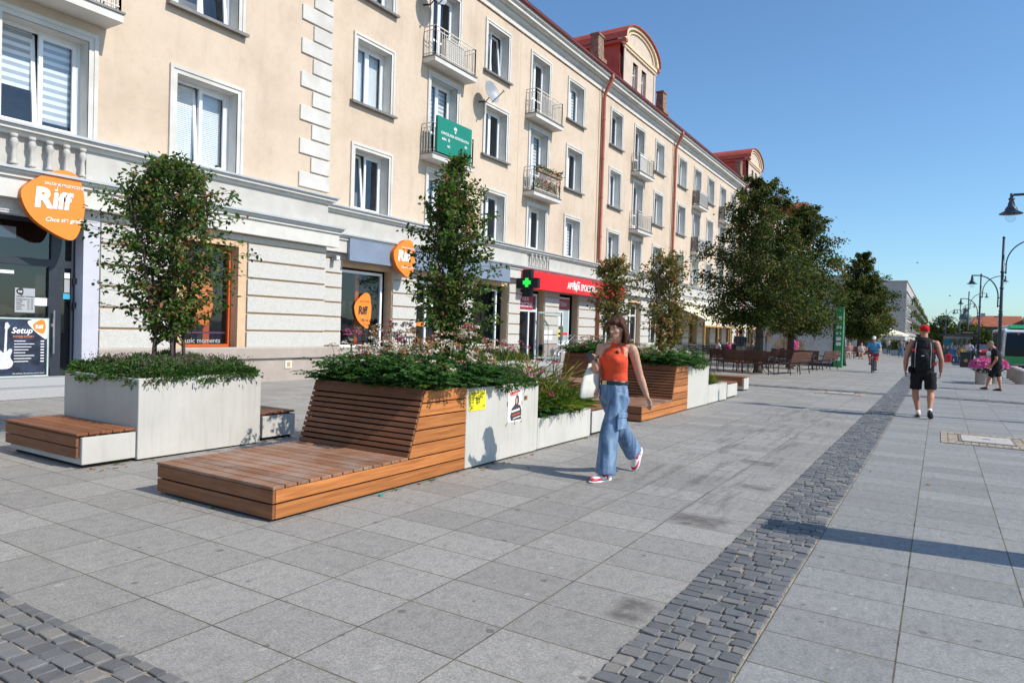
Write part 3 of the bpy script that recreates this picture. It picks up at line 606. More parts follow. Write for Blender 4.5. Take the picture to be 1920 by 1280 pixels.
def dormer(c):
    hw, zb, ze, r = 2.45, 14.8, 17.55, None
    pts = [(c-hw-.28, ze)] + [(c-(hw+.28)*math.cos(math.pi*i/14), ze+.12+1.2*math.sin(math.pi*i/14)**.9) for i in range(0, 15)] + [(c+hw+.28, ze)]
    mb = MB(); holes = [(c-1.05, c-.3, 15.3, 16.9), (c+.3, c+1.05, 15.3, 16.9)]
    holes_wall(mb, -15.45, c-hw, c+hw, zb, ze, holes); mb.prism([(-15.45, y, z) for y, z in pts], (-.25, 0, 0))
    for s in (-1, 1): mb.box(-15.45, -15.40, c+s*hw-.22*(s > 0), c+s*hw+.22*(s < 0), zb, ze-.15)
    for h in holes:
        for y in (h[0], h[1]): mb.box(-15.75, -15.46, y-.01, y+.01, h[2], h[3])
    mb.face([(-15.75, c-1.1, 15.2), (-15.75, c-1.1, 17), (-15.75, c-hw, 17), (-15.75, c-hw, 15.2)])
    d = mb.build('dormer', simple('warm_grey_render', (.56,.46,.37), .85, var=.05, scale=3), bld)
    mb = MB()
    for h in holes: frame_bars(mb, -15.70, h[0], h[1], h[2], h[3], .06, .06); mb.box(-15.70, -15.65, h[0], h[1], 16.3, 16.36); mb.box(-15.70, -15.65, (h[0]+h[1])/2-.02, (h[0]+h[1])/2+.02, h[2], h[3])
    mb.build('frame', M['pvc'], d)
    mb = MB()
    for h in holes: mb.face([(-15.68, h[0], h[2]), (-15.68, h[1], h[2]), (-15.68, h[1], h[3]), (-15.68, h[0], h[3])])
    mb.build('pane', M['glass'], d)
    mb = MB(); up_ = pts[1:-1]
    for k in range(len(up_)-1):                              # arched moulding
        (y0, z0), (y1, z1) = up_[k], up_[k+1]; f = lambda y, z, s: (c+(y-c)*s, ze+.1+(z-ze-.1)*s)
        for (s0, s1, x) in ((1.0, .88, -15.28), (.80, .74, -15.37)):
            a0, a1, b0, b1 = f(y0,z0,s0), f(y1,z1,s0), f(y0,z0,s1), f(y1,z1,s1)
            mb.hexa([(-15.46,*a0), (-15.46,*a1), (-15.46,*b1), (-15.46,*b0)], [(x,*a0), (x,*a1), (x,*b1), (x,*b0)])
    mb.box(-15.46, -15.3, c-hw-.28, c+hw+.28, ze-.16, ze+.02); mb.box(-15.46, -15.36, c-hw-.1, c+hw+.1, ze-.30, ze-.165); mb.build('pediment_moulding', simple('cream_moulding', (.66,.53,.36), .8, var=.04), d)
    mb = MB()
    for k in range(len(up_)-1):
        (y0, z0), (y1, z1) = up_[k], up_[k+1]
        mb.hexa([(-15.16, y0, z0+.012), (-15.16, y1, z1+.012), (-21.5, y1, z1-.1), (-21.5, y0, z0-.1)], [(-15.16, y0, z0+.07), (-15.16, y1, z1+.07), (-21.5, y1, z1), (-21.5, y0, z0)])
    for s in (-1, 1):
        y = c+s*(hw+.01)
        pr = [(-21.5, 14.8), (-15.9, 14.8), (-15.25, 14.82), (-15.45, 15.3), (-15.62, 15.9), (-15.66, 17.5), (-21.5, 17.5)]
        mb.prism([(x, y, z) for x, z in pr], (0, s*.06, 0))
        mb.box(-21.5, -15.2, y, y+s*.28, 17.44, 17.60)
    mb.build('roof_sheet', M['red'], d)
for c in (38.35, 67.6, 96.9): dormer(c)
# quoins -------------------------------------------------------------------
mb = MB()
z = 5.09; k = 0
while z < 13.6:
    ln = 1.02 if k % 2 == 0 else .62
    mb.box(XP, XP+.045, YC-ln, YC+.045, z+.02, z+.435-.02); mb.box(XR, XP, YC, YC+.045, z+.02, z+.415); z += .435; k += 1
mb.build('quoins', M['trim'], bld, bevel=.012)
# ground floor ---------------------------------------------------------------
def blocks(mb, X, y0, y1, z0=.86, n=6, pitch=.43):
    for i in range(n): mb.box(X-.02, X+.05, y0+.02, y1-.02, z0+i*pitch+.02, z0+(i+1)*pitch-.03)
bk = MB(); bg_ = MB()
def pier(X, y0, y1, jam=.5):
    blocks(bk, X, y0, y1); bg_.box(X-jam, X-.005, y0, y1, .0, 3.62)
OPEN_P = [(9.2, 11.0)]
for a, b in ((7.55, 9.2), (11.05, YC)): pier(XP, a, b)
OPEN_R = [(15.0, 17.25), (18.5, 20.9), (21.9, 24.4), (25.35, 27.5), (28.9, 30.95)] + [(yc-1., yc+1.) for yc, t in AX[5:]]
edge = YC
for (a, b) in OPEN_R + [(Y_Z, Y_Z)]: pier(XR, edge, a, .45); edge = b
bk.box(XP-.02, XP+.05, 7.55, YC, 3.455, 3.6); bk.box(XR-.02, XR+.05, YC, Y_Z, 3.455, 3.6)
bk.build('rusticated_block', M['stucco'], bld, bevel=.008)
for (a, b) in OPEN_P: bg_.box(XP-.5, XP, a, b, 3.30, 3.62); bg_.box(XP-.5, XP-.01, a, b, 0, .85)
for (a, b) in OPEN_R: bg_.box(XR-.45, XR-.008, a, b, 3.25, 3.62)
bg_.build('street_level_wall', M['peach2'], bld)
mb = MB()
mb.box(XP-.3, XP+.09, 7.55, YC+.05, .60, .85); mb.hexa([(XP,7.55,.85),(XP+.09,7.55,.85),(XP+.09,YC+.05,.85),(XP,YC+.05,.85)], [(XP,7.55,.885),(XP+.05,7.55,.885),(XP+.05,YC+.05,.885),(XP,YC+.05,.885)])
mb.box(XP-.3, XP+.02, 7.55, YC, 0, .598)
mb.build('plinth', M['plinth'], bld); mb = MB(); e = YC+.05
for (a, b) in OPEN_R + [(Y_Z, Y_Z)]:
    mb.box(XR-.3, XR+.07, e, a, 0, .85); e = b
    if a in (15.0, 21.9, 28.9) or a > 33: mb.box(XR-.3, XR+.05, a, b, 0, .78)
    else: mb.build('plinth', M['plinth'], bld); mb = MB()
if mb.f: mb.build('plinth', M['plinth'], bld)
# orange framed shop window
mb = MB(); mb.box(XP-.38, XP+.04, 9.2, 9.38, .86, 3.30); mb.box(XP-.38, XP+.04, 10.8, 11.02, .86, 3.30); mb.box(XP-.38, XP+.04, 9.2, 11.02, 3.30, 3.44); mb.build('window_surround', M['peach2'], bld)
mb = MB(); frame_bars(mb, XP-.30, 9.38, 10.8, .88, 3.28, .07, .08); fr = mb.build('display_window', M['oframe'], bld)
mb = MB(); mb.face([(XP-.26, 9.44, .94), (XP-.26, 10.74, .94), (XP-.26, 10.74, 3.22), (XP-.26, 9.44, 3.22)]); mb.build('pane', M['shopglass'], fr)
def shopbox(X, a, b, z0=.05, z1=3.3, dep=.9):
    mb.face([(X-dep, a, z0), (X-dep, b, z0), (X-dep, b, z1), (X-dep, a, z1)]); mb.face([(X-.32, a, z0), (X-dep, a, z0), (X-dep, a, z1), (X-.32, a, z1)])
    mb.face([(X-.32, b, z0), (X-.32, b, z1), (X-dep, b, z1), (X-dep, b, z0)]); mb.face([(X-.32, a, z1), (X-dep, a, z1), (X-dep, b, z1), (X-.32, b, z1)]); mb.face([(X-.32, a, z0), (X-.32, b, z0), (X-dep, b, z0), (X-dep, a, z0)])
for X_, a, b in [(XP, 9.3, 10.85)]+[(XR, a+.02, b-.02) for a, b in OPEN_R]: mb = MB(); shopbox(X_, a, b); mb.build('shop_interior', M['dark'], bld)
mb = MB(); mb.box(XP-.55, XP-.5, 10.25, 10.42, .9, 3.2); mb.box(XR-.6, XR-.55, 16.15, 16.3, .9, 3.2); mb.build('display_post', M['oframe'], bld)
# recess shop fronts
def shopfront(a, b, z0, z1, fmat, mull=(), trans=None, rev=.22, name='display_window'):
    mb = MB(); frame_bars(mb, XR-.30, a+rev*.0, b-rev, z0, z1, .08, .08)
    for y in mull: mb.box(XR-.295, XR-.225, y-.045, y+.045, z0, z1)
    if trans: mb.box(XR-.297, XR-.223, a, b-rev, trans-.05, trans+.05)
    f = mb.build(name, fmat, bld)
    mb = MB(); mb.face([(XR-.26, a+.05, z0+.05), (XR-.26, b-rev-.05, z0+.05), (XR-.26, b-rev-.05, z1-.05), (XR-.26, a+.05, z1-.05)]); mb.build('pane', M['shopglass'], f)
    return f
shopfront(15.0, 17.25, .80, 3.17, M['pvc']); shopfront(18.5, 20.9, .12, 3.1, M['pvc'], (19.3,), 2.28, .05, 'shop_door'); shopfront(21.9, 24.4, .80, 3.1, M['pvc'], (), None, .5)
shopfront(25.35, 27.3, .12, 3.1, M['pvc'], (26.55,), 2.35, .05, 'shop_door'); shopfront(28.9, 30.95, .80, 3.1, M['pvc'], (), None, .5)
for i, (yc, t) in enumerate(AX[5:]): shopfront(yc-1, yc+1, .80, 3.15, M['gold'] if 45 < yc < 92 else M['pvc'], (yc,), 2.5, .1)
# balconies -------------------------------------------------------------------
def balcony(X, y0, y1, z, dep, style='rail'):
    mb = MB(); mb.box(X, X+dep, y0, y1, z-.20, z-.045, 0); mb.box(X, X+dep+.03, y0-.02, y1+.02, z-.043, z, 1); s = mb.build('balcony', [M['trim'], M['dzinc']], bld)
    mb = MB(); x1 = X+dep-.05; a, b = y0+.05, y1-.05; H = 1.0
    P = [(X, a), (x1, a), (x1, b), (X, b)]
    for i in range(3):
        (xa, ya), (xb, yb) = P[i], P[i+1]
        for h, t in ((H, .03), (H-.14, .022), (.10, .022)): mb.bar((xa, ya, z+h), (xb, yb, z+h), t)
        L = math.hypot(xb-xa, yb-ya); n = max(2, int(L/.115))
        for k in range(n+1):
            px, py = xa+(xb-xa)*k/n, ya+(yb-ya)*k/n; t = .034 if k in (0, n) else .02
            mb.bar((px, py, z), (px, py, z+(H if k in (0, n) else H-.14)), t)
        for k in range(0, n, 4):
            px, py = xa+(xb-xa)*k/n, ya+(yb-ya)*k/n; mb.bar((px, py, z+H-.14), (px, py, z+H), .016)
    rl = mb.build('railing', M['beige_rail'], s)
    if style == 'panel':
        mb = MB(); mb.box(x1-.03, x1-.018, a+.05, b-.03, z+.08, z+H-.06); mb.build('screen', simple('grey_balcony_screen', (.40,.41,.43), .6, var=.08), s)
        mb = MB(); n = 7
        for k in range(n): mb.box(X+.02+k*(dep-.08)/n, X+.02+(k+.72)*(dep-.08)/n, a-.012, a+.004, z+.06, z+H-.02)
        mb.build('side_slat', simple('brown_balcony_slat', (.15,.10,.08), .6), s)
    if style == 'sheet':
        mb = MB(); mb.box(x1-.03, x1-.02, a+.1, a+1.1, z+.1, z+H-.03); mb.build('screen', M['blind'], s)
    return s
D = .54
for i, (yc, t) in enumerate(AX):
    if t != 'b': continue
    w_ = 1.22 if i < 5 else 1.15
    for fl, z in ((1, 7.40), (2, 10.66)):
        st = 'rail'
        if yc in (49.7, 56.55, 67.6): st = 'panel'
        elif yc == 38.3: st = 'sheet' if fl == 2 else 'rail'
        balcony(XR, yc-w_, yc+w_, z, D, st)
balcony(XP, 5.3, 7.62, 7.50, .62)
mb = MB(); mb.box(XR+.16, XR+.40, 19.3, 20.3, 10.66, 11.5)
for k in range(11): mb.box(XR+.40, XR+.407, 19.35, 20.25, 10.72+k*.07, 10.76+k*.07, 1)
tag(mb.build('air_conditioner', [M['beige_rail'], M['gpaper']]), 'beige louvred air conditioner box standing on the top-floor balcony above the green law-office board', 'air conditioner')
# ------------------------------------------------------------------ foliage tools (numpy leaf clouds)
def norm(a): return a/np.maximum(np.linalg.norm(a, axis=1, keepdims=True), 1e-9)
class Leaves:
    def __init__(s): s.P=[]; s.D=[]; s.Nn=[]; s.L=[]; s.W=[]; s.R=[]; s.M=[]
    def add(s, P, D, Nn, L, W, R, m=0):
        n = len(P); f = lambda q: np.full(n, q) if np.isscalar(q) else np.asarray(q)
        s.P.append(np.asarray(P, float)); s.D.append(norm(np.asarray(D, float))); s.Nn.append(np.asarray(Nn, float)); s.L.append(f(L)); s.W.append(f(W)); s.R.append(f(R)); s.M.append(np.full(n, m))
    def build(s, name, mats, parent=None, extra=None):
        P, D, Nn = map(np.concatenate, (s.P, s.D, s.Nn)); L, W, R, Mi = map(np.concatenate, (s.L, s.W, s.R, s.M)); n = len(P)
        S = norm(np.cross(D, Nn)+1e-6); U = np.cross(S, D); l = L[:, None]; w_ = W[:, None]
        V = np.stack([P, P+D*l*.35+S*w_*.5+U*w_*.16, P+D*l*.72+S*w_*.36+U*w_*.06, P+D*l-U*l*.12, P+D*l*.72-S*w_*.36+U*w_*.06, P+D*l*.35-S*w_*.5+U*w_*.16], 1).reshape(-1, 3)
        b = np.arange(n)[:, None]*6; F = np.concatenate([b+np.array([[0,1,2,3]]), b+np.array([[0,3,4,5]])], 1).reshape(-1, 4)
        if parent is not None: V = V-np.array(worldloc(parent))
        ev = np.zeros((0,3)); me = bpy.data.meshes.new(name); me.vertices.add(len(V)); me.vertices.foreach_set('co', V.ravel())
        me.loops.add(len(F)*4); me.loops.foreach_set('vertex_index', F.ravel().astype(np.int32)); me.polygons.add(len(F))
        me.polygons.foreach_set('loop_start', np.arange(len(F), dtype=np.int32)*4); me.polygons.foreach_set('loop_total', np.full(len(F), 4, dtype=np.int32))
        for m in mats: me.materials.append(m)
        me.polygons.foreach_set('material_index', np.repeat(Mi, 2).astype(np.int32))
        a = me.attributes.new('rnd', 'FLOAT', 'FACE'); a.data.foreach_set('value', np.repeat(R, 2))
        me.update(calc_edges=True); return link(name, me, parent)
def rdir(n, up_=0.): d = RNG.normal(size=(n, 3)); d[:, 2] += up_; return norm(d)
LEAF = leafmat('pear_leaf', [(0, (.03,.065,.014)), (.45, (.065,.125,.025)), (.72, (.12,.185,.04)), (.86, (.18,.15,.05)), (.94, (.26,.10,.045)), (1, (.30,.14,.07))], 0.35)
LEAFR = leafmat('autumn_pear_leaf', [(0, (.05,.085,.022)), (.35, (.13,.165,.04)), (.55, (.22,.19,.06)), (.75, (.30,.13,.06)), (1, (.40,.18,.09))], 0.35)
LIME = leafmat('lime_leaf', [(0, (.022,.036,.009)), (.45, (.05,.075,.018)), (.75, (.10,.125,.03)), (.92, (.17,.15,.045)), (1, (.24,.12,.045))], 0.3)
HEATH = leafmat('thyme_leaf', [(0, (.03,.075,.02)), (.5, (.065,.135,.035)), (.78, (.11,.17,.05)), (.88, (.16,.11,.085)), (1, (.22,.13,.20))], 0.35)
FERN = leafmat('yarrow_leaf', [(0, (.022,.07,.02)), (.5, (.05,.125,.036)), (.85, (.09,.175,.05)), (1, (.15,.17,.07))], 0.35)
GRASS = leafmat('grass_blade', [(0, (.05,.11,.02)), (.5, (.13,.20,.035)), (.75, (.30,.29,.06)), (1, (.44,.33,.15))], 0.4)
PETAL = leafmat('pale_flower', [(0, (.62,.50,.48)), (.5, (.74,.68,.62)), (.75, (.60,.36,.42)), (.9, (.38,.20,.09)), (1, (.28,.14,.06))], .2)
PINK = leafmat('pink_petal', [(0, (.42,.09,.22)), (.6, (.58,.18,.34)), (1, (.36,.06,.10))], .3)
RUST = leafmat('dry_flower_head', [(0, (.16,.07,.03)), (.6, (.27,.12,.05)), (1, (.35,.20,.08))], .15)
PETU = leafmat('magenta_petunia', [(0, (.58,.08,.34)), (.7, (.80,.19,.52)), (1, (.86,.38,.65))], .25)
def interp(z, prof):
    zs = [p[0] for p in prof]; return np.interp(z, zs, [p[1] for p in prof])
def planter_tree(name, label, base, prof, n_tw, leaf, mat, stems=4, per=13, seed=1, group='young multi-stem pear trees in the planters', lean=(0,0), spread=.10, lobes=None):
    R = np.random.default_rng(seed); t = thing(name, label, 'tree', base, 0, group)
    B = np.array(base, float); z0, z1 = prof[0][0], prof[-1][0]; mb = MB(); ST = []
    for i in range(stems):
        a = 2*math.pi*i/stems+R.uniform(-.4, .4); s = np.array([math.cos(a), math.sin(a), 0])
        top = z1-.04 if i == 0 else R.uniform(.72, .93)*(z1-z0)+z0
        pts = []
        for k in range(8):
            f = k/7; z = B[2]+(top-B[2])*f; rr = interp(z, prof)*.55*(0 if i == 0 else 1)
            pts.append(np.array([B[0]+lean[0]*f, B[1]+lean[1]*f, z])+s*(spread*(1-f)+rr*f**1.3)+np.array([R.normal(0, .018), R.normal(0, .018), 0])*(k > 0))
        ST.append(pts); mb.tube(pts, [.021*(1-.8*k/7)+.003 for k in range(8)], 6)
    lv = Leaves()
    for q in range(n_tw):
        st = ST[R.integers(stems)]; zt = z0+(z1-z0)*R.uniform(0, 1)**.85; a = R.uniform(0, 2*math.pi); rad = interp(zt, prof)*R.uniform(.35, 1.04)
        if lobes is not None: rad *= min(1.15, lobes(a, zt))
        e = np.array([B[0]+lean[0]*(zt-B[2])/(z1-B[2])+rad*math.cos(a), B[1]+lean[1]*(zt-B[2])/(z1-B[2])+rad*math.sin(a), zt])
        zs = max(B[2]+.35, zt-R.uniform(.12, .45)); f = np.clip((zs-st[0][2])/(st[-1][2]-st[0][2]), 0, .98)*7; k = int(f); p = st[k]+(st[k+1]-st[k])*(f-k)
        m_ = (p+e)/2+np.array([0, 0, .05]); mb.tube([p, m_, e], [.006, .004, .0018], 4)
        n = per+R.integers(-4, 5); u = R.uniform(.25, 1.02, n)[:, None]; pos = p*(1-u)**2+2*m_*u*(1-u)+e*u**2+R.normal(0, .028, (n, 3))
        d = norm((e-p)[None, :]*.5/np.linalg.norm(e-p)+R.normal(0, .55, (n, 3))+np.array([0, 0, -.45])); nn = norm(R.normal(0, .6, (n, 3))+np.array([.25, 0, .8]))
        cr = R.uniform(0, 1); lv.add(pos, d, nn, leaf*R.uniform(.65, 1.2, n), leaf*.62*R.uniform(.7, 1.1, n), np.clip(R.uniform(0, .75, n)+(.3 if cr > .8 else 0)+R.normal(0, .06, n)+(R.uniform(0, 1, n) > .88)*.35, 0, 1))
    mb.build('trunk', M['bark'], t, smooth=True); lv.build('crown', [mat], t); return t
def cover(name, label, x0, x1, y0, y1, z, n, h=.13, mat=None, over=.09, seed=3, size=.05, mound=.06, mats=None):
    R = np.random.default_rng(seed); lv = Leaves()
    x = R.uniform(x0-.02, x1+.02, n); y = R.uniform(y0-.02, y1+.02, n); m_ = n//3; e = R.integers(0, 4, m_); u = R.uniform(0, 1, m_); q = np.abs(R.normal(0, over*.45, m_))
    fx = np.where(e == 0, x0-q, np.where(e == 1, x1+q, x0+(x1-x0)*u)); fy = np.where(e == 2, y0-q, np.where(e == 3, y1+q, y0+(y1-y0)*u)); x = np.concatenate([x, fx]); y = np.concatenate([y, fy]); n = len(x)
    ox = np.maximum(np.maximum(x0-x, x-x1), 0); oy = np.maximum(np.maximum(y0-y, y-y1), 0); o = np.maximum(ox, oy); ed = np.minimum(np.minimum(x-x0, x1-x), np.minimum(y-y0, y1-y))
    hm = .6+.25*np.sin(x*5.1+seed)*np.cos(y*4.3+seed*2)+.15*np.sin(x*17+y*13); hm = hm*np.clip(.55+ed*3, .35, 1)
    spill = .35+.65*(np.sin(x*6+y*7+seed) > .1)
    zz = z+R.uniform(0, 1, n)**.7*h*hm+.03-np.minimum(o*1.0*spill, .07)
    d = np.stack([R.normal(0, .5, n)+(x > x1-.02)*.7-(x < x0+.02)*.7, R.normal(0, .5, n)+(y > y1-.02)*.7-(y < y0+.02)*.7, R.uniform(.1, 1.0, n)-(o > .04)*.7], 1)
    patch = .5+.5*np.sin(x*3.1+seed*1.7)*np.sin(y*2.7+seed)
    lv.add(np.stack([x, y, zz], 1), d, rdir(n, .5), size*R.uniform(.5, 1.3, n), size*.42*R.uniform(.7, 1.3, n), np.clip(R.uniform(0, .8, n)+.25*(patch > .72)*R.uniform(0, 1, n)+(R.uniform(0, 1, n) > .93)*.2, 0, 1))
    # upright flower spikes
    k = n//40; x = R.uniform(x0, x1, k); y = R.uniform(y0, y1, k); zb = z+h*.55
    for j in range(6):
        lv.add(np.stack([x+R.normal(0, .004, k), y+R.normal(0, .004, k), zb+j*.018+R.uniform(0, .03, k)], 1), rdir(k, .8), rdir(k), .018, .012, R.uniform(.8, 1, k))
    return tag(lv.build(name, [mat or HEATH]), label, 'ground cover', kind='stuff')
def flower_bed(label, x0, x1, y0, y1, z, nf, nst, h, seed, fl=.34, hmul=None, mats=(0,1), over=.12, pinks=.25, name='flower_bed', ptip=None):
    R = np.random.default_rng(seed); lv = Leaves(); mb = MB()
    for i in range(nf):                                   # feathery fronds
        b = np.array([R.uniform(x0, x1), R.uniform(y0, y1), z]); c = np.array([(x0+x1)/2, (y0+y1)/2, z]); o = (b-c)/np.array([(x1-x0)/2, (y1-y0)/2, 1])
        dirn = norm(np.array([[o[0]*.7+R.normal(0, .5), o[1]*.7+R.normal(0, .5), 0]]))[0]; L = fl*R.uniform(.7, 1.35); upf = R.uniform(.5, 2.0)*(1.35-.6*max(abs(o[0]), abs(o[1])))
        m = 11; u = np.linspace(.12, 1, m)[:, None]; path = b+dirn*L*u*.8+np.array([0, 0, 1])*(L*upf*(u-.62*u*u)); tan = norm(np.gradient(path, axis=0)); sd = norm(np.cross(tan, [[0, 0, 1]]))
        r0_ = R.uniform(0, .75)
        for s in (-1, 1):
            lv.add(path, tan*.6+sd*s+R.normal(0, .15, (m, 3)), np.tile([[0, 0, 1.]], (m, 1))+R.normal(0, .3, (m, 3)), .095*(1.15-u[:, 0]*.7), .028, np.clip(r0_+R.uniform(-.1, .25, m), 0, 1), 0)
        mb.tube([path[0], path[5], path[10]], [.0025, .002, .001], 3)
    for i in range(nst):                                   # flower stalks with flat heads
        b = np.array([R.uniform(x0, x1), R.uniform(y0, y1), z]); hh = h*R.uniform(.42, 1.08)*(hmul(b[0], b[1]) if hmul else 1); e = b+np.array([R.normal(0, .10), R.normal(0, .10), hh])
        mb.tube([b, (b+e)/2+np.array([R.normal(0, .02), R.normal(0, .02), 0]), e], [.004, .003, .002], 3)
        k = R.integers(1, 4); q = R.uniform(0, 1)
        for j in range(k):
            c = e+np.array([R.normal(0, .05), R.normal(0, .05), R.uniform(-.06, .01)])*(j > 0); n = 15; rr = R.uniform(.022, .042)
            P = c+np.stack([R.normal(0, rr*.6, n), R.normal(0, rr*.6, n), R.normal(0, .006, n)], 1)
            mt = 1 if q > pinks else 2; rv = R.uniform(0, .5, n) if R.uniform() < .55 else R.uniform(.82, 1, n)
            lv.add(P, rdir(n, .5), np.tile([[0, 0, 1.]], (n, 1))+R.normal(0, .3, (n, 3)), .027, .025, rv, mt)
        n = 6; u = R.uniform(.1, .85, n)[:, None]; lv.add(b+(e-b)*u, rdir(n, .3), rdir(n, 1), .07, .016, R.uniform(0, .8, n), 0)
    o = lv.build(name, [FERN, PETAL, PINK]); me = o.data
    s = mb.build('stems', FERN); bm = bmesh.new(); bm.from_mesh(me); bm.from_mesh(s.data); bm.to_mesh(me); bm.free(); bpy.data.objects.remove(s)
    return tag(o, label, 'flowers', kind='stuff')
def grass_bed(label, x0, x1, y0, y1, z, n, L, seed, dry=.3, name='ornamental_grass', lean=0.):
    R = np.random.default_rng(seed); lv = Leaves(); tx, ty = R.uniform(x0, x1, 40), R.uniform(y0, y1, 40); k = R.integers(0, 40, n)
    b = np.stack([tx[k]+R.normal(0, .04, n), ty[k]+R.normal(0, .05, n), np.full(n, z)], 1); a = R.uniform(0, 2*math.pi, n); d = np.stack([np.cos(a)+lean, np.sin(a), np.zeros(n)], 1); ll = L*R.uniform(.6, 1.25, n); st = R.uniform(.15, .8, n)
    prev = b; rv = np.clip(R.uniform(0, .7, n)+(R.uniform(0, 1, n) < dry)*.4, 0, 1)
    for j in range(4):
        f = (j+1)/4; cur = b+d*(ll*st*f**1.7)[:, None]+np.array([0, 0, 1.])*(ll*(1-.45*st)*(f-.34*st*f*f*1.4))[:, None]; lv.add(prev, cur-prev, np.tile([[0, 0, 1.]], (n, 1))+R.normal(0, .2, (n, 3)), np.linalg.norm(cur-prev, axis=1)*1.25, .017*(1.2-f*.7), rv); prev = cur
    return tag(lv.build(name, [GRASS]), label, 'grass', kind='stuff')
def echinacea(label, x, y, z, h, seed, red=False, group='coneflowers in the planters'):
    R = np.random.default_rng(seed); t = thing('coneflower', label, 'flower', (x, y, z), 0, group); mb = MB(); e = np.array([x+R.normal(0, .06), y+R.normal(0, .06), z+h]); mb.tube([(x, y, z), ((x+e[0])/2, (y+e[1])/2, z+h*.55), e], [.005, .004, .0035], 4); mb.build('stem', FERN, t)
    lv = Leaves(); n = 12; a = np.linspace(0, 2*math.pi, n, False); c = np.tile(e, (n, 1)); lv.add(c, np.stack([np.cos(a), np.sin(a), np.full(n, -.45)], 1), np.tile([[0, 0, 1.]], (n, 1)), .05, .018, R.uniform(0, .8, n)); n = 7; u = R.uniform(.05, .7, n)[:, None]; lv.add(np.array([x, y, z])+(e-np.array([x, y, z]))*u, rdir(n, .2), rdir(n, 1), .09, .03, R.uniform(0, .6, n), 1)
    lv.build('petals', [PINK, FERN], t); mb = MB(); mb.ball(e+np.array([0, 0, .008]), (.018, .018, .016), 8, 5); mb.build('cone', RUST, t); return t
# ------------------------------------------------------------------ planters and timber loungers
def concrete_box(name, label, x0, x1, y0, y1, h, group, soil=.06, gap=.018):
    t = thing(name, label, 'planter', ((x0+x1)/2, (y0+y1)/2, 0), 0, group); w_ = .085
    mb = MB(); mb.box(x0, x1, y0, y0+w_, gap, h); mb.box(x0, x1, y1-w_, y1, gap, h); mb.box(x0, x0+w_, y0+w_, y1-w_, gap, h); mb.box(x1-w_, x1, y0+w_, y1-w_, gap, h); mb.box(x0+w_, x1-w_, y0+w_, y1-w_, gap, .06); mb.build('shell', M['conc'], t, bevel=.006)
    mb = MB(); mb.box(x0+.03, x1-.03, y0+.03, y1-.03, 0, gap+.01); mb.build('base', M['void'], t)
    mb = MB(); n = 8
    for i in range(n):
        for j in range(n): mb.face([(x0+w_+(x1-x0-2*w_)*a/n, y0+w_+(y1-y0-2*w_)*b/n, h-soil+.02*math.sin(a*2.1+b*1.3)) for a, b in ((i,j),(i+1,j),(i+1,j+1),(i,j+1))])
    mb.build('soil', M['soil'], t); return t
def timber_lounger(label, x0, x1, y0, group='timber loungers'):
    t = thing('timber_lounger', label, 'lounger', ((x0+x1)/2, y0+1.25, 0), 0, group)
    def PB(mb, a, b, c, d, e, f): mb.box(a, b, c, d, e, f)
    yb, yt, ye = y0+1.575, y0+1.80, y0+2.53
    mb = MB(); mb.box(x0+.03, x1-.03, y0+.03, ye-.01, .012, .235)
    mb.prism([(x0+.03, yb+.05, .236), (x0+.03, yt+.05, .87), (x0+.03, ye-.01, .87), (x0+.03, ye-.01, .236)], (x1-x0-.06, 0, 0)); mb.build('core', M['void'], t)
    mb = MB(); n = 13; p = 1.60/n
    for i in range(n): mb.box(x0-.004, x1+.004, y0-.004+i*p, y0-.004+i*p+p-.012, .250, .275)
    mb.build('deck', M['wood_deck'], t, bevel=.003)
    mb = MB()
    for (z0, z1) in ((.022, .130), (.144, .245)): mb.box(x0, x1-.001, y0, y0+.024, z0, z1)
    mb.build('front_board', M['wood_x'], t, bevel=.003)
    for X, s in ((x1, -1), (x0, 1)):
        mb = MB()
        for (z0, z1) in ((.022, .130), (.144, .245)): mb.box(X, X+s*.024, y0+(.028 if s < 0 else .028), ye, z0, z1)
        for i in range(5):
            z0 = .259+i*.132; z1 = z0+.119; f = lambda z: yb+.035+(yt-yb)*(z-.277)/.65
            mb.prism([(X, f(z0), z0), (X, f(z1), z1), (X, ye, z1), (X, ye, z0)], (s*.024, 0, 0), 0, None, random.random())
        mb.build('side_cladding', M['wood_y'], t, bevel=.003)
    mb = MB(); dn = Vector((0, yt-yb, .65)).normalized(); nr = Vector((0, -dn.z, dn.y)); L = math.hypot(yt-yb, .65); ps = [(.012+.0565*i,   .012+.0565*i+.041) for i in range(10)]; ps.append((.012+.0565*10, L+.006))
    for a, b in ps:
        A = Vector((0, yb, .268))+dn*a; Bq = Vector((0, yb, .268))+dn*b; q = [A, Bq, Bq-nr*.024, A-nr*.024]
        mb.hexa([Vector((x0, v.y, v.z)) for v in q], [Vector((x1-.002, v.y, v.z)) for v in q])
    mb.build('backrest', M['wood_x'], t, bevel=.003)
    mb = MB(); mb.face([(x0+.05, yt+.06, .872), (x1-.05, yt+.06, .872), (x1-.05, ye, .872), (x0+.05, ye, .872)]); mb.build('soil', M['soil'], t); return t
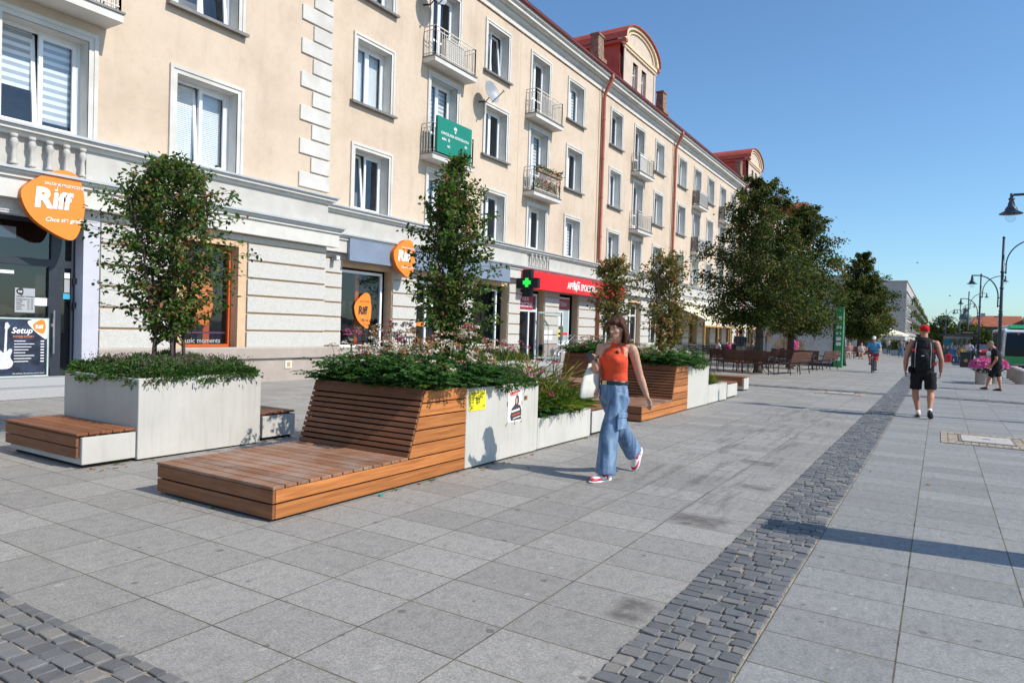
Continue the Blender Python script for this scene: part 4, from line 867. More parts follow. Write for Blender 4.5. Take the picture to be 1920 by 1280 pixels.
def slab_bench(label, x0, x1, y0, y1, h=.36, group='low concrete benches with timber tops', front=True):
    t = thing('slab_bench', label, 'bench', ((x0+x1)/2, (y0+y1)/2, 0), 0, group)
    mb = MB(); mb.box(x0+.02, x1, y0+.05, y1-.005, .04, h-.045); mb.build('base', M['conc'], t, bevel=.005)
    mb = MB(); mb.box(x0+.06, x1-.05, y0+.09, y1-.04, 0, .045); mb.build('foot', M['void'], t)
    mb = MB(); n = 5; p = (y1-y0)/n
    for i in range(n): mb.box(x0-.02, x1-.006, y0+i*p, y0+(i+1)*p-.01, h-.024, h)
    for x in np.linspace(x0+.1, x1-.1, 4): mb.box(x-.02, x+.02, y0+.03, y1-.03, h-.045, h-.025)
    mb.build('seat', M['wood_x'], t, bevel=.003)
    if front:
        mb = MB()
        for z0, z1 in ((h-.14, h-.035), (h-.255, h-.15)): mb.box(x0-.02, x1-.04, y0+.012, y0+.038, z0, z1)
        mb.build('front_board', M['wood_x'], t, bevel=.003)
    return t
GR = 'concrete planters with plants'
XA, XB, XC, XD = -5.83, -4.31, -8.82, -7.27
timber_lounger('wooden lounger with sloping slatted backrest nearest the camera, beside the planter with taped posters', XA, XB, 3.572)
concrete_box('concrete_planter', 'tall pale concrete planter carrying the yellow notice and a taped poster', XA, XB, 6.105, 7.675, .885, GR)
concrete_box('low_planter', 'low pale concrete planter with grasses just left of the walking woman', XA, XB, 7.682, 9.25, .41, GR, .04)
slab_bench('low timber-topped concrete bench end hidden behind the woman in the orange top', XA, XB, 9.262, 10.35, .40, front=False)
concrete_box('concrete_planter', 'tall pale concrete planter with the bushy tree in front of the orange shop window', XC, XD, 4.227, 5.80, .885, GR)
slab_bench('timber-topped concrete bench at the left edge of the photo, in front of the tree planter', XC, XD-.02, 3.62, 4.222)
slab_bench('small timber-topped bench tucked behind the right end of the tree planter', XC, -7.36, 5.86, 6.44, .36, front=False)
timber_lounger('wooden lounger behind the walking woman, beneath the reddish young tree', XA, XB, 11.30)
concrete_box('concrete_planter', 'pale concrete planter against the back of the second lounger', XA, XB, 13.84, 15.30, .885, GR)
concrete_box('low_planter', 'low pale concrete planter beyond the second lounger', XA, XB, 15.31, 16.88, .41, GR, .04)
slab_bench('short timber-topped bench block ending the second row of planters', XA, XB, 16.9, 17.9, .385, front=False)
slab_bench('timber-fronted concrete bench standing alone before the tree benches', -6.1, -4.57, 19.68, 20.28, .39)
concrete_box('concrete_planter', 'pale concrete planter behind the flower bed, towards the pharmacy door', XC, XD, 10.4, 12.8, .90, GR)
timber_lounger('wooden lounger in front of the pharmacy window, to the left of the woman', XC, XD, 15.35)
concrete_box('concrete_planter', 'pale concrete planter with the slender tree in front of the pharmacy', XC, XD, 17.89, 19.5, .885, GR)
concrete_box('low_planter', 'low concrete planter between the pharmacy planters, mostly hidden by grasses', XC, XD, 12.82, 14.3, .41, GR, .04)
LB = lambda base, amp, ph: (lambda a, z: 1+amp*math.sin(2*a+ph+z*2.3)+amp*.8*math.sin(3*a-z*4.1+ph))
planter_tree('young_tree', 'bushy multi-stem young tree in the concrete planter by the orange music-shop sign', (-8.03, 5.03, .84), [(1.4,.35),(1.65,.60),(2.05,.80),(2.5,.92),(2.95,.92),(3.25,.66),(3.52,.2)], 400, .066, LEAF, 5, 22, 11, lobes=LB(0,.28,.6), spread=.19)
planter_tree('young_tree', 'tall slender green young tree rising from the flower bed below the green board', (-5.07, 6.85, .84), [(1.0,.26),(1.3,.44),(1.75,.50),(2.3,.58),(2.75,.60),(3.1,.52),(3.35,.28),(3.66,.06)], 360, .064, LEAF, 3, 24, 12, lobes=LB(0,.34,2.2), spread=.05)
planter_tree('young_tree', 'slender rusty-leaved young tree in front of the red pharmacy sign', (-8.05, 18.6, .84), [(1.6,.3),(1.95,.75),(2.35,.86),(2.8,.78),(3.2,.70),(3.75,.36)], 230, .085, LEAFR, 3, 20, 13, lobes=LB(0,.32,.3), spread=.08)
planter_tree('young_tree', 'sparse reddish young tree behind the second lounger, right of the woman', (-5.05, 14.55, .84), [(1.15,.25),(1.6,.56),(2.1,.72),(2.6,.82),(3.0,.66),(3.35,.26)], 240, .074, LEAFR, 4, 18, 14, lobes=LB(0,.3,1.4), spread=.10)
cover('thyme_carpet', 'low thyme and heather carpet spilling over the planter of the bushy tree', XC+.06, XD-.06, 4.3, 5.73, .84, 15000, .26, None, .10, 3, .05)
cover('thyme_carpet', 'green thyme carpet at the right end of the poster planter', XA+.06, XB-.06, 6.6, 7.6, .84, 10000, .24, None, .10, 4, .045)
cover('thyme_carpet', 'thyme carpet on the planter towards the pharmacy door', XC+.06, XD-.06, 10.5, 12.75, .85, 6000, .2, None, .10, 6, .05)
cover('thyme_carpet', 'heather and greenery over the planter behind the second lounger', XA+.06, XB-.06, 14.0, 15.25, .84, 5000, .26, None, .12, 7, .06)
flower_bed('tall bed of yarrow with white, pink and browned flower heads above the front lounger', XA+.06, XB-.04, 5.46, 6.7, .86, 900, 150, .58, 5, .38, pinks=.06, hmul=lambda x, y: .72+.5*abs(math.sin(x*2.6+.9)*math.cos(y*1.9)))
flower_bed('pink and pale flowers standing at the left of the front flower bed', XA+.02, XA+.5, 5.6, 6.6, .86, 40, 40, .70, 9, .36, pinks=.4)
flower_bed('coneflower and yarrow foliage filling the low planter beside the woman', XA+.1, XB-.1, 7.75, 8.7, .37, 240, 24, .45, 15, .34, pinks=.9)
flower_bed('dense green bed with browned flower heads behind the second lounger backrest', XA+.06, XB-.04, 13.15, 14.2, .86, 560, 90, .36, 16, .42, pinks=.0)
flower_bed('green bed with white blossoms behind the lounger facing the pharmacy', XC+.06, XD-.04, 17.2, 18.6, .86, 520, 110, .52, 17, .42, pinks=.15)
flower_bed('flower heads scattered along the planter near the pharmacy door', XC+.1, XD-.1, 11.9, 12.7, .88, 60, 40, .42, 18, .26, pinks=.6)
grass_bed('yellow-green tufts of ornamental grass in the low planter beside the woman', XA+.1, XB-.08, 8.3, 9.15, .37, 2600, .44, 21, .45)
grass_bed('fresh green grass blades spilling over the low planter front', XB-.6, XB-.08, 7.78, 8.9, .37, 1700, .40, 22, .12, lean=.4)
grass_bed('tall straw-coloured seed stalks behind the low planter', XA, XB-.3, 8.5, 9.2, .37, 230, .9, 23, 1.0)
grass_bed('small tufts of leaves in the far low planter', XA+.1, XB-.08, 15.4, 16.6, .37, 700, .34, 24, .2)
RE = random.Random(4)
for i in range(22):
    lo = i < 15; x = RE.uniform(XA+.2, XB-.3) if lo else RE.uniform(XC+.3, XD-.2); y = RE.uniform(7.75, 8.9) if lo else RE.uniform(11.6, 12.7)
    echinacea('pink coneflower on a tall stem in the low planter left of the woman' if lo else 'dark pink coneflower above the planter near the pharmacy door', x, y, .37 if lo else .86, RE.uniform(.5, .78) if lo else RE.uniform(.3, .45), 100+i)
# ------------------------------------------------------------------ lime trees
def lime(label, x, y, H, prof, n_cl, per, leaf, seed, r=.17, trunk=2.0, dx=0.):
    R = np.random.default_rng(seed); t = thing('lime_tree', label, 'tree', (x, y, 0), 0, 'lime trees along the promenade'); mb = MB(); lv = Leaves()
    mb.tube([(x, y, 0), (x, y, .15), (x+.02, y, trunk), (x+dx*.6, y+.03, H*.6), (x+dx, y, H*.93)], [r*1.25, r, r*.85, r*.45, .02], 10)
    nb = 104; per_b = max(3, n_cl//nb)+2
    for q in range(nb):
        zt = prof[0][0]+(H-prof[0][0])*((q+R.uniform(0, 1))/nb)**1.2; a = q*2.39996+R.normal(0, .25); rr = interp(zt, prof)*R.uniform(.66, 1.2)*(1+.12*math.sin(3*a+seed+zt)); o = np.array([math.cos(a), math.sin(a), 0]); fz = (zt-prof[0][0])/(H-prof[0][0])
        tz = min(max(trunk*.95, zt-rr*(.15+.5*fz)), H*.95); s0 = np.array([x+dx*min(1, tz/H), y, tz]); tip = np.array([x+dx, y, min(zt+R.uniform(0, .35)+.45*fz*(rr > .4), H+.1)])+o*rr; mid = (s0+tip)/2+np.array([0, 0, .10+.1*rr]); mb.tube([s0, mid, tip], [.04*(1-fz)+.012, .02, .005], 5); blush = R.uniform() > .93
        for k in range(per_b):
            u = R.uniform(.28, 1.02) if rr > .5 else R.uniform(0, 1); c = s0*(1-u)**2+2*mid*u*(1-u)+tip*u*u; n = int(per*1.05); sc = (.11+.15*(1-fz))*R.uniform(.7, 1.2)*min(1, .45+rr*.4); off = R.normal(0, 1, (n, 3))*np.array([sc, sc, sc*.72]); off += o*R.normal(0, sc*.6, n)[:, None]; off[:, 2] -= .30*np.maximum(off@o, -.1)*(1-fz*.7)
            d = norm(o[None, :]*.6+R.normal(0, .6, (n, 3))+np.array([0, 0, -.5])); nn = norm(R.normal(0, .5, (n, 3))+np.array([0, 0, 1.])); cr = R.normal(0, .13)
            lv.add(c+off, d, nn, leaf*R.uniform(.6, 1.25, n), leaf*.75*R.uniform(.7, 1.1, n), np.clip(.40+cr*1.6+.1*(fz > .6)+R.normal(0, .2, n)+(R.uniform(0, 1, n) > .97)*.35+blush*.3*(u > .7), 0, 1))
    mb.build('trunk', M['bark'], t, smooth=True); lv.build('crown', [LIME], t); return t
P1 = [(1.9,1.1),(2.25,2.2),(2.8,2.45),(3.8,2.35),(5.0,2.0),(6.0,1.55),(6.9,.95),(7.5,.5),(7.9,.12)]
lime('large dark lime tree above the benches, nearest of the row', -6.4, 29.9, 7.9, P1, 470, 50, .112, 31, dx=-.2)
lime('second dark lime tree, right behind the nearest one and beside the printed panel', -6.25, 36.2, 7.75, [(1.7,.9),(2.2,1.9),(2.8,2.15),(3.8,2.05),(5.0,1.75),(6.0,1.35),(6.8,.8),(7.4,.4),(7.75,.12)], 440, 46, .12, 32, dx=.5)
lime('olive lime tree on the right, behind the cyclist', -5.9, 66.5, 8.8, [(1.5,1.2),(2.2,2.5),(3.2,2.9),(4.4,2.7),(6.,2.1),(7.2,1.35),(8.1,.7),(8.8,.12)], 430, 44, .17, 33, .22)
lime('far lime tree hidden behind the olive one', -6.4, 76., 7.6, [(1.8,1.2),(2.2,2.3),(3.2,2.6),(4.2,2.3),(6.,1.4),(7.,.6),(7.6,.06)], 220, 36, .22, 34, .2)
for x, y in ((-6.4, 29.9), (-6.25, 36.2)):
    t = thing('tree_guard', 'black iron tree guard with splayed feet at the foot of the %s lime tree' % ('nearest' if y < 31 else 'second'), 'tree guard', (x, y, 0), 0, 'tree guards'); mb = MB()
    for k in range(8):
        a = 2*math.pi*k/8; c, s = math.cos(a), math.sin(a); mb.tube([(x+.62*c, y+.62*s, .01), (x+.40*c, y+.40*s, .18), (x+.31*c, y+.31*s, .5), (x+.31*c, y+.31*s, 1.55), (x+.42*c, y+.42*s, 1.8)], .012, 5)
    for z in (.5, 1.5): mb.tube([(x+.31*math.cos(2*math.pi*k/16), y+.31*math.sin(2*math.pi*k/16), z) for k in range(17)], .012, 5)
    mb.build('guard_bars', M['black'], t)
# ------------------------------------------------------------------ signs, posters and things fixed to the front
UY, UZ, UX = (0,1,0), (0,0,1), (1,0,0)
def catmull(P, sub=6):
    P = [Vector(p) for p in P]; n = len(P); out = []
    for i in range(n):
        a, b, c, d = P[i-1], P[i], P[(i+1)%n], P[(i+2)%n]
        for k in range(sub):
            t = k/sub; out.append(.5*((2*b)+(c-a)*t+(2*a-5*b+4*c-d)*t*t+(3*b-a-3*c+d)*t**3))
    return out
PICK = [(-.50,.06),(-.41,.30),(.04,.61),(.36,.60),(.49,.34),(.52,-.06),(.40,-.50),(.20,-.57),(-.30,-.30)]
def pick(X, y, z, s, depth, face, edge, name, parent=None, sy=1.0):
    pts = [(X, y+p.x*s*sy, z+p.y*s) for p in catmull([(a, b, 0) for a, b in PICK])]
    mb = MB(); mb.prism([(X-depth, b, c) for a, b, c in pts], (depth, 0, 0), 0, 1); return mb.build(name, [face, edge], parent)
def note(X, y, z, s, mat, parent):
    mb = MB(); mb.prism([(X, y+.02*s*math.cos(a)*1.5, z+.014*s*math.sin(a)*1.5) for a in np.linspace(0, 6.28, 9)[:-1]], (.003, 0, 0)); mb.box(X, X+.003, y+.022*s, y+.032*s, z, z+.15*s); mb.hexa([(X, y+.022*s, z+.15*s), (X+.003, y+.022*s, z+.15*s), (X+.003, y+.022*s, z+.12*s), (X, y+.022*s, z+.12*s)], [(X, y+.09*s, z+.12*s), (X+.003, y+.09*s, z+.12*s), (X+.003, y+.08*s, z+.09*s), (X, y+.08*s, z+.09*s)]); mb.build('note_mark', mat, parent)
def riffsign(label, X, y, z, s, depth):
    t = thing('shop_sign', label, 'shop sign', (X, y, z), 0, 'orange music-shop signs')
    pick(X, y, z, s, depth, M['orange'], M['orange2'], 'sign_face', t)
    e = X+.004
    text('SALONY MUZYCZNE', .069*s, M['white'], t, (e, y-.15*s, z+.34*s), UY, (0,.0,1), bold=.012)
    text('R', .46*s, M['white'], t, (e, y-.31*s, z-.06*s), (0,1,.03), (0,.08,1), bold=.05); text('iff', .40*s, M['white'], t, (e, y-.02*s, z-.05*s), (0,1,.03), (0,.08,1), bold=.045)
    note(e, y+.04*s, z+.26*s, .8*s, M['white'], t)
    text('Chce się grać!', .105*s, M['white'], t, (e, y-.13*s, z-.30*s), (0,1,.06), (0,.22,1), bold=.014)
    mb = MB()
    for dy in (-.2, .2): mb.tube([(X-depth-.001, y+dy*s, z), (X-depth-.25, y+dy*s, z)], .02, 6)
    mb.build('bracket', M['black'], t)
riffsign('large orange pick-shaped music-shop sign above the dark shop door at the left', -14.12, 6.52, 3.575, 1.06, .14)
riffsign('smaller orange pick-shaped sign in front of the slate blue panel, partly behind the slender tree', -14.78, 17.22, 3.66, 1.0, .16)
# slate blue fascia
t = thing('fascia_panel', 'plain slate blue fascia panel over the shop windows beside the smaller orange sign', 'sign panel', (-15.0, 19.5, 3.72)); mb = MB()
for a, b in ((14.95, 18.0), (18.004, 21.0), (21.004, 23.95)): mb.box(-15.03, -14.93, a, b, 3.40, 4.05)
mb.build('panel', M['bluegrey'], t); mb = MB(); mb.box(-15.04, -14.96, 14.93, 23.97, 3.38, 3.399); mb.build('trim', M['dzinc'], t)
mb = MB(); mb.box(-15.2, -15.02, 14.5, 14.64, 3.36, 3.5); mb.box(-15.02, -14.99, 14.52, 14.62, 3.38, 3.48, 1); mb.build('floodlight', [M['gpaper'], M['white']], bld)
mb = MB(); mb.box(XP+.02, XP+.045, 12.28, 12.48, .33, .52, 0); mb.box(XP+.045, XP+.05, 12.32, 12.44, .36, .49, 1); mb.build('vent', [M['pvc'], M['gold']], bld)
# pharmacy
t = thing('pharmacy_fascia', 'long bright red pharmacy fascia with white lettering, partly behind the rusty young tree', 'shop sign', (-14.9, 30.5, 3.6))
mb = MB(); mb.box(-15.03, -14.70, 25.0, 35.4, 3.24, 3.98); mb.build('box', M['signred'], t)
text('APTEKA SPOŁECZNA', .42, M['white'], t, (-14.695, onX(1064, 540, -14.7).y, 3.44), UY, UZ, bold=.03, sx=.85)
mb = MB()
def strokes(P, w_, X):
    for i in range(len(P)-1): mb.bar((X, *P[i]), (X, *P[i+1]), w_, .006, upv=(1,0,0))
strokes([(29.0,3.58),(29.18,3.58),(29.28,3.86),(29.38,3.36),(29.46,3.66)], .06, -14.692); strokes([(29.50,3.34),(29.58,3.80),(29.86,3.80)], .06, -14.692); strokes([(29.55,3.62),(29.80,3.62)], .06, -14.692); mb.build('logo', M['white'], t)
t = thing('pharmacy_cross', 'black cross-shaped lightbox with a lit green cross, jutting from the wall at the pharmacy', 'pharmacy sign', (-14.5, 24.3, 3.4))
a, b = onY(968, 527, 24.3), onY(1008, 529, 24.3); tp, bt = onY(988, 505, 24.3).z, onY(988, 556, 24.3).z; cx, hw = (a.x+b.x)/2, (b.x-a.x)/2; cz, hh = (tp+bt)/2, (tp-bt)/2; hw = min(hw, .62); q = .36
def crosspoly(cx, cz, w_, h_, aw, ah, Y): return [(cx-aw,Y,cz+h_),(cx-aw,Y,cz+ah),(cx-w_,Y,cz+ah),(cx-w_,Y,cz-ah),(cx-aw,Y,cz-ah),(cx-aw,Y,cz-h_),(cx+aw,Y,cz-h_),(cx+aw,Y,cz-ah),(cx+w_,Y,cz-ah),(cx+w_,Y,cz+ah),(cx+aw,Y,cz+ah),(cx+aw,Y,cz+h_)][::-1]
mb = MB(); mb.prism(crosspoly(cx, cz, hw, hh, hw*.40, hh*.37, 24.3), (0, .2, 0)); mb.build('case', M['black_sign'], t)
mb = MB(); mb.prism(crosspoly(cx, cz+.02, hw*.36, hh*.33, hw*.15, hh*.14, 24.286), (0, .012, 0)); mb.build('lit_cross', M['led'], t)
mb = MB(); mb.bar((-15.28, 24.4, cz), (cx-hw, 24.4, cz), .06); mb.build('bracket', M['steel'], t)
t = thing('door_panel', 'deep red pharmacy panel above the open pharmacy door', 'shop sign', (-15.45, 26, 2.7)); mb = MB(); mb.box(-15.53, -15.48, 25.4, 26.85, 2.40, 3.04); mb.build('panel', M['darkred'], t)
text('APTEKA', .27, M['white'], t, (-15.476, 25.5, 2.77), UY, UZ, sx=.95); text('SPOŁECZNA', .27, M['white'], t, (-15.476, 25.44, 2.50), UY, UZ, bold=.02, sx=.86)
t = thing('window_panel', 'deep red lettered panel across the top of the pharmacy window', 'shop sign', (-15.45, 29.6, 2.8)); mb = MB(); mb.box(-15.53, -15.49, 28.98, 30.38, 2.52, 3.02); mb.build('panel', M['darkred'], t); text('APTEKA', .30, M['white'], t, (-15.486, 29.08, 2.66), UY, UZ, sx=.95)
t = thing('window_poster', 'tall product poster in the pharmacy window, white above and dark with yellow below', 'poster', (-15.5, 29.4, 1.6)); mb = MB(); mb.box(-15.535, -15.53, 29.02, 30.36, .9, 2.5, 0); mb.box(-15.529, -15.525, 29.1, 29.85, 1.72, 2.42, 1); mb.box(-15.529, -15.525, 29.06, 29.86, 1.05, 1.70, 2); mb.box(-15.524, -15.52, 29.3, 29.62, 1.2, 1.55, 3); mb.box(-15.524, -15.52, 29.0, 30.35, 1.30, 1.40, 4); mb.build('sheet', [simple('aqua_print', (.33,.44,.45), .4), M['paper'], simple('dark_print', (.09,.06,.045), .5, var=.5, scale=14), M['yellow'], M['signred']], t); text('Teraz!', .19, M['ink'], t, (-15.522, 29.16, 2.18), UY, UZ)
t = thing('glass_door', 'open steel-framed glass door leaf of the pharmacy', 'door', (-15.25, 26.95, 0)); mb = MB(); A, B_ = Vector((-15.25, 26.95, .12)), Vector((-14.62, 27.95, .12))
for z in (.16, 2.16): mb.bar(A+Vector((0,0,z)), B_+Vector((0,0,z)), .05, .08)
for p in (A, B_): mb.bar(p, p+Vector((0,0,2.2)), .06)
mb.build('frame', M['steel'], t); mb = MB(); mb.face([A+Vector((0,0,.2)), B_+Vector((0,0,.2)), B_+Vector((0,0,2.12)), A+Vector((0,0,2.12))]); mb.build('pane', M['clear'], t)
mb = MB(); d = (B_-A); 
for i in range(2):
    for j in range(2): p = A+d*(.25+.2*i)+Vector((.012,-.008,.95+.24*j)); mb.face([p, p+d*.17, p+d*.17+Vector((0,0,.2)), p+Vector((0,0,.2))])
mb.build('notice', M['paper'], t)
t = thing('handrail', 'slanting steel handrail beside the pharmacy steps', 'handrail', (-14.2, 27.4, 0)); mb = MB()
for x in (-14.15, -13.95):
    mb.tube([(x, 26.5, .62), (x, 28.0, 1.32), (x, 28.15, 1.30), (x, 28.15, .02)], .022, 6); mb.tube([(x, 26.5, .62), (x, 26.5, .02)], .022, 6); mb.tube([(x, 26.5, .36), (x, 28.13, 1.05)], .014, 5)
mb.build('rail', M['steel'], t, smooth=True)
t = thing('doorstep', 'granite steps below the pharmacy door', 'steps', (-15, 26.4, 0)); mb = MB(); mb.box(-15.26, -14.5, 25.2, 27.6, .002, .12); mb.box(-15.26, -14.2, 25.0, 27.9, .001, .06); mb.build('step', M['tin'], t)
# green law-office board on the balcony
t = thing('law_office_board', 'teal green board with white lettering hung on the balcony railing above the slender tree', 'board', (-14.7, 19.6, 8)); mb = MB(); mb.box(-14.80, -14.70, 18.66, 20.66, 7.44, 8.66); mb.build('board', M['green'], t, bevel=.006)
e = -14.696; cy = 19.66
text('KANCELARIA ADWOKACKA', .135, M['white'], t, (e, cy, 8.09), UY, UZ, bold=.012, align='CENTER', sx=.93); text('adw.  B                     ski', .15, M['white'], t, (e, cy-.02, 7.90), UY, UZ, bold=.015, align='CENTER'); text('tel.', .14, M['white'], t, (e, cy-.45, 7.70), UY, UZ, bold=.015)
mb = MB()
for k in range(7): a = math.pi*(.15+.7*k/6); mb.bar((e, cy+.03*math.cos(a), 8.36+.03*math.sin(a)), (e, cy+.11*math.cos(a), 8.38+.11*math.sin(a)), .02, .004, upv=(1,0,0))
mb.box(e, e+.003, cy-.03, cy+.03, 8.27, 8.36); mb.box(e, e+.003, cy-.06, cy+.06, 8.33, 8.35); mb.build('emblem', M['white'], t)
# satellite dishes
def dish(label, c, r, wall):
    t = thing('satellite_dish', label, 'satellite dish', c, 0, 'satellite dishes'); C = Vector(c); nrm = Vector((.95, -.10, .24)).normalized(); a = nrm.cross(Vector((0,0,1))).normalized(); b = nrm.cross(a); mb = MB(); vs = []; fs = []; n = 24
    for i, (q, h) in enumerate(((.02, -.11), (.35, -.095), (.7, -.055), (1., 0.), (1.0, .012), (.98, .012), (.7, -.04), (.35, -.08), (.02, -.095))):
        for j in range(n): th = 2*math.pi*j/n; vs.append(C+a*(r*q*math.cos(th)*.92)+b*(r*q*math.sin(th))+nrm*h)
    for i in range(8):
        for j in range(n): fs.append((i*n+j, i*n+(j+1)%n, (i+1)*n+(j+1)%n, (i+1)*n+j))
    mb.idx(vs, fs); mb.build('reflector', simple('grey_dish_paint', (.27,.29,.32), .45, var=.05), t, smooth=True)
    mb = MB(); lo = C-Vector((0,0,r*.95)); tip = C+nrm*.55-Vector((0,0,r*.55)); W = Vector((wall, C.y-.06, C.z-r*.75)); mb.bar(lo, tip, .025); mb.bar(C-nrm*.1-Vector((0,0,r*.3)), W+Vector((.3,0,-.05)), .03); mb.bar(W, W+Vector((.32,0,-.05)), .045); mb.build('arm', M['black'], t)
    mb = MB(); mb.ball(tip+Vector((.02,0,.03)), .045, 8, 6); mb.build('receiver', M['gpaper'], t)
dish('grey satellite dish on a wall arm right of the green board', onX(923, 172, -14.75), .43, XR)
dish('satellite dish cut by the top edge of the photo, beside the upper balcony', onX(822, -14, -14.72), .43, XR)
# geranium boxes and a pigeon
t = thing('flower_box', 'red geraniums trailing along the railing of a second-floor balcony', 'flower box', (-14.75, 26.6, 7.4)); mb = MB(); mb.box(-14.80, -14.64, 25.5, 27.6, 8.2, 8.32); mb.box(-15.0, -14.84, 25.5, 27.6, 7.42, 7.6); mb.build('trough', M['brown_brick'], t)
lv = Leaves(); R = np.random.default_rng(41); n = 420; lv.add(np.stack([R.normal(-14.72, .06, n), R.uniform(25.45, 27.65, n), R.uniform(8.25, 8.45, n)], 1), rdir(n, .3), rdir(n, 1), .07, .05, R.uniform(0, .7, n), 0); n = 500; lv.add(np.stack([R.normal(-14.85, .07, n), R.uniform(25.45, 27.65, n), R.uniform(7.55, 7.95, n)], 1), rdir(n, .3), rdir(n, 1), .08, .05, R.uniform(0, .8, n), 0)
for k in range(34): c = np.array([R.normal(-14.70, .06), R.uniform(25.5, 27.6), R.uniform(8.38, 8.5) if k < 14 else R.uniform(7.6, 8.05)]); n = 7; lv.add(c+R.normal(0, .03, (n, 3)), rdir(n), rdir(n, 1), .05, .05, .5, 1)
lv.build('flowers', [FERN, simple('geranium_red', (.55,.03,.05), .6)], t)
t = thing('pigeon', 'dark pigeon perched on the railing with the red geraniums', 'bird', (-14.74, 27.66, 8.42)); mb = MB(); x, y, z = t.location; mb.tube([(x, y-.2, z+.08), (x, y-.1, z+.10), (x, y, z+.115), (x, y+.1, z+.13), (x, y+.14, z+.16), (x, y+.165, z+.20), (x, y+.185, z+.215), (x, y+.215, z+.205)], [.02, .035, .06, .055, .035, .03, .03, .006], 8); mb.tube([(x, y, z+.06), (x, y, z)], .006, 4); mb.build('body', simple('pigeon_grey', (.05,.055,.065), .6, var=.2), t, smooth=True)
# ---- music-shop entrance at the left
sf = MB(); X = -14.86; ZS = .34
sf.box(X, X+.09, 3.3, 7.25, 2.46, 2.60); sf.box(X, X+.09, 3.3, 7.25, 3.28, 3.36); sf.box(X, X+.09, 3.3, 7.25, ZS, ZS+.10)
for a, b in ((3.3, 3.4), (5.02, 5.16), (6.80, 6.99), (7.17, 7.27)): sf.box(X, X+.088, a, b, ZS, 3.36)
sf.box(X+.02, X+.10, 6.76, 6.88, ZS+.02, 2.45); sf.box(X+.02, X+.10, 5.16, 5.26, ZS+.02, 2.45); sf.box(X+.02, X+.10, 5.2, 6.8, ZS+.02, ZS+.16)
sd_ = sf.build('shop_entrance', M['anth'], bld)
mb = MB(); mb.face([(X+.04, 3.3, ZS), (X+.04, 7.25, ZS), (X+.04, 7.25, 3.36), (X+.04, 3.3, 3.36)]); mb.build('pane', M['shopglass'], sd_)
mb = MB()
for z in (1.05, 1.52): mb.tube([(X+.10, 6.83, z), (X+.18, 6.83, z)], .012, 6)
mb.tube([(X+.18, 6.83, .78), (X+.18, 6.83, 1.62)], .017, 8); mb.box(X+.1, X+.115, 6.80, 6.86, 1.30, 1.36); mb.build('handle', M['steel'], sd_)
mb = MB()
for z in (2.22, 1.74): mb.box(X+.09, X+.16, 7.19, 7.25, z-.06, z+.05)
mb.build('hinge', M['black'], sd_)
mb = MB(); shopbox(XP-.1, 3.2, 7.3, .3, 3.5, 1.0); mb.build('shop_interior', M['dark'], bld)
mb = MB(); mb.box(-15.0, XP+.035, 7.24, 7.55, .34, 3.62); mb.box(-15.0, XP+.03, 3.0, 7.24, 3.36, 3.62); mb.box(-15.0, XP+.03, 2.7, 3.0, 0, 3.62); mb.build('entrance_surround', M['lilac'], bld)
mb = MB(); mb.box(XP-.05, XP+.045, 2.7, 7.5, 3.40, 3.61); mb.build('lintel_band', M['stucco'], bld)
t = thing('doorstep', 'granite doorstep below the dark music-shop door', 'steps', (-14.4, 5.3, 0)); mb = MB(); mb.box(-14.84, -13.92, 2.4, 7.55, .002, .175); mb.box(-14.84, -14.35, 2.6, 7.3, .176, .335); mb.build('step', M['tin'], t, bevel=.01)
# setup poster with a guitar
t = thing('guitar_poster', 'framed navy poster with a white electric guitar and a price list on the shop door', 'poster', (X+.12, 6.2, .87)); xp = X+.125
mb = MB(); mb.box(xp-.02, xp, 5.66, 6.74, .36, 1.44, 0); mb.build('sheet', M['navy'], t); mb = MB(); frame_bars(mb, xp-.022, 5.64, 6.76, .34, 1.46, .028, .03); mb.build('frame', simple('pale_green_frame', (.45,.55,.52), .4), t)
e = xp+.002
body = catmull([(6.02,.50),(5.90,.52),(5.86,.62),(5.92,.70),(5.88,.78),(5.92,.86),(6.00,.80),(6.06,.80),(6.15,.88),(6.18,.84),(6.12,.72),(6.16,.62),(6.12,.53)] and [(a, b, 0) for a, b in [(6.02,.50),(5.90,.52),(5.86,.62),(5.92,.70),(5.88,.80),(5.93,.86),(6.01,.80),(6.10,.88),(6.14,.84),(6.11,.72),(6.16,.62),(6.12,.53)]], 4)
mb = MB(); mb.prism([(e, p.x, p.y) for p in body], (.003, 0, 0)); mb.hexa([(e, 6.0, .70), (e, 6.045, .70), (e+.006, 6.045, .70), (e+.006, 6.0, .70)], [(e, 6.02, 1.25), (e, 6.055, 1.25), (e+.006, 6.055, 1.25), (e+.006, 6.02, 1.25)]); mb.prism([(e, 6.01, 1.25), (e, 6.065, 1.24), (e, 6.10, 1.30), (e, 6.06, 1.37), (e, 6.02, 1.36)], (.004, 0, 0)); mb.build('guitar_print', simple('grey_white_print', (.62,.63,.65), .4, var=.12, scale=20), t)
mb = MB(); mb.box(e+.004, e+.008, 5.98, 6.05, .60, .64)
for k in range(3): mb.box(e+.004, e+.007, 5.99, 6.04, .70+k*.04, .715+k*.04)
for k in range(8): mb.box(e, e+.003, 6.17, 6.36+.05*((k*7)%4), 1.015-k*.055, 1.028-k*.055); mb.box(e, e+.003, 6.62, 6.68, 1.01-k*.055, 1.03-k*.055)
mb.build('price_lines', M['paper'], t)
text('Setup', .155, M['white'], t, (e, 6.12, 1.17), UY, (0,.25,1), bold=.02); text('TWOJEJ GITARY', .05, M['amber'] if False else M['orange'], t, (e, 6.14, 1.09), UY, (0,.1,1), bold=.01)
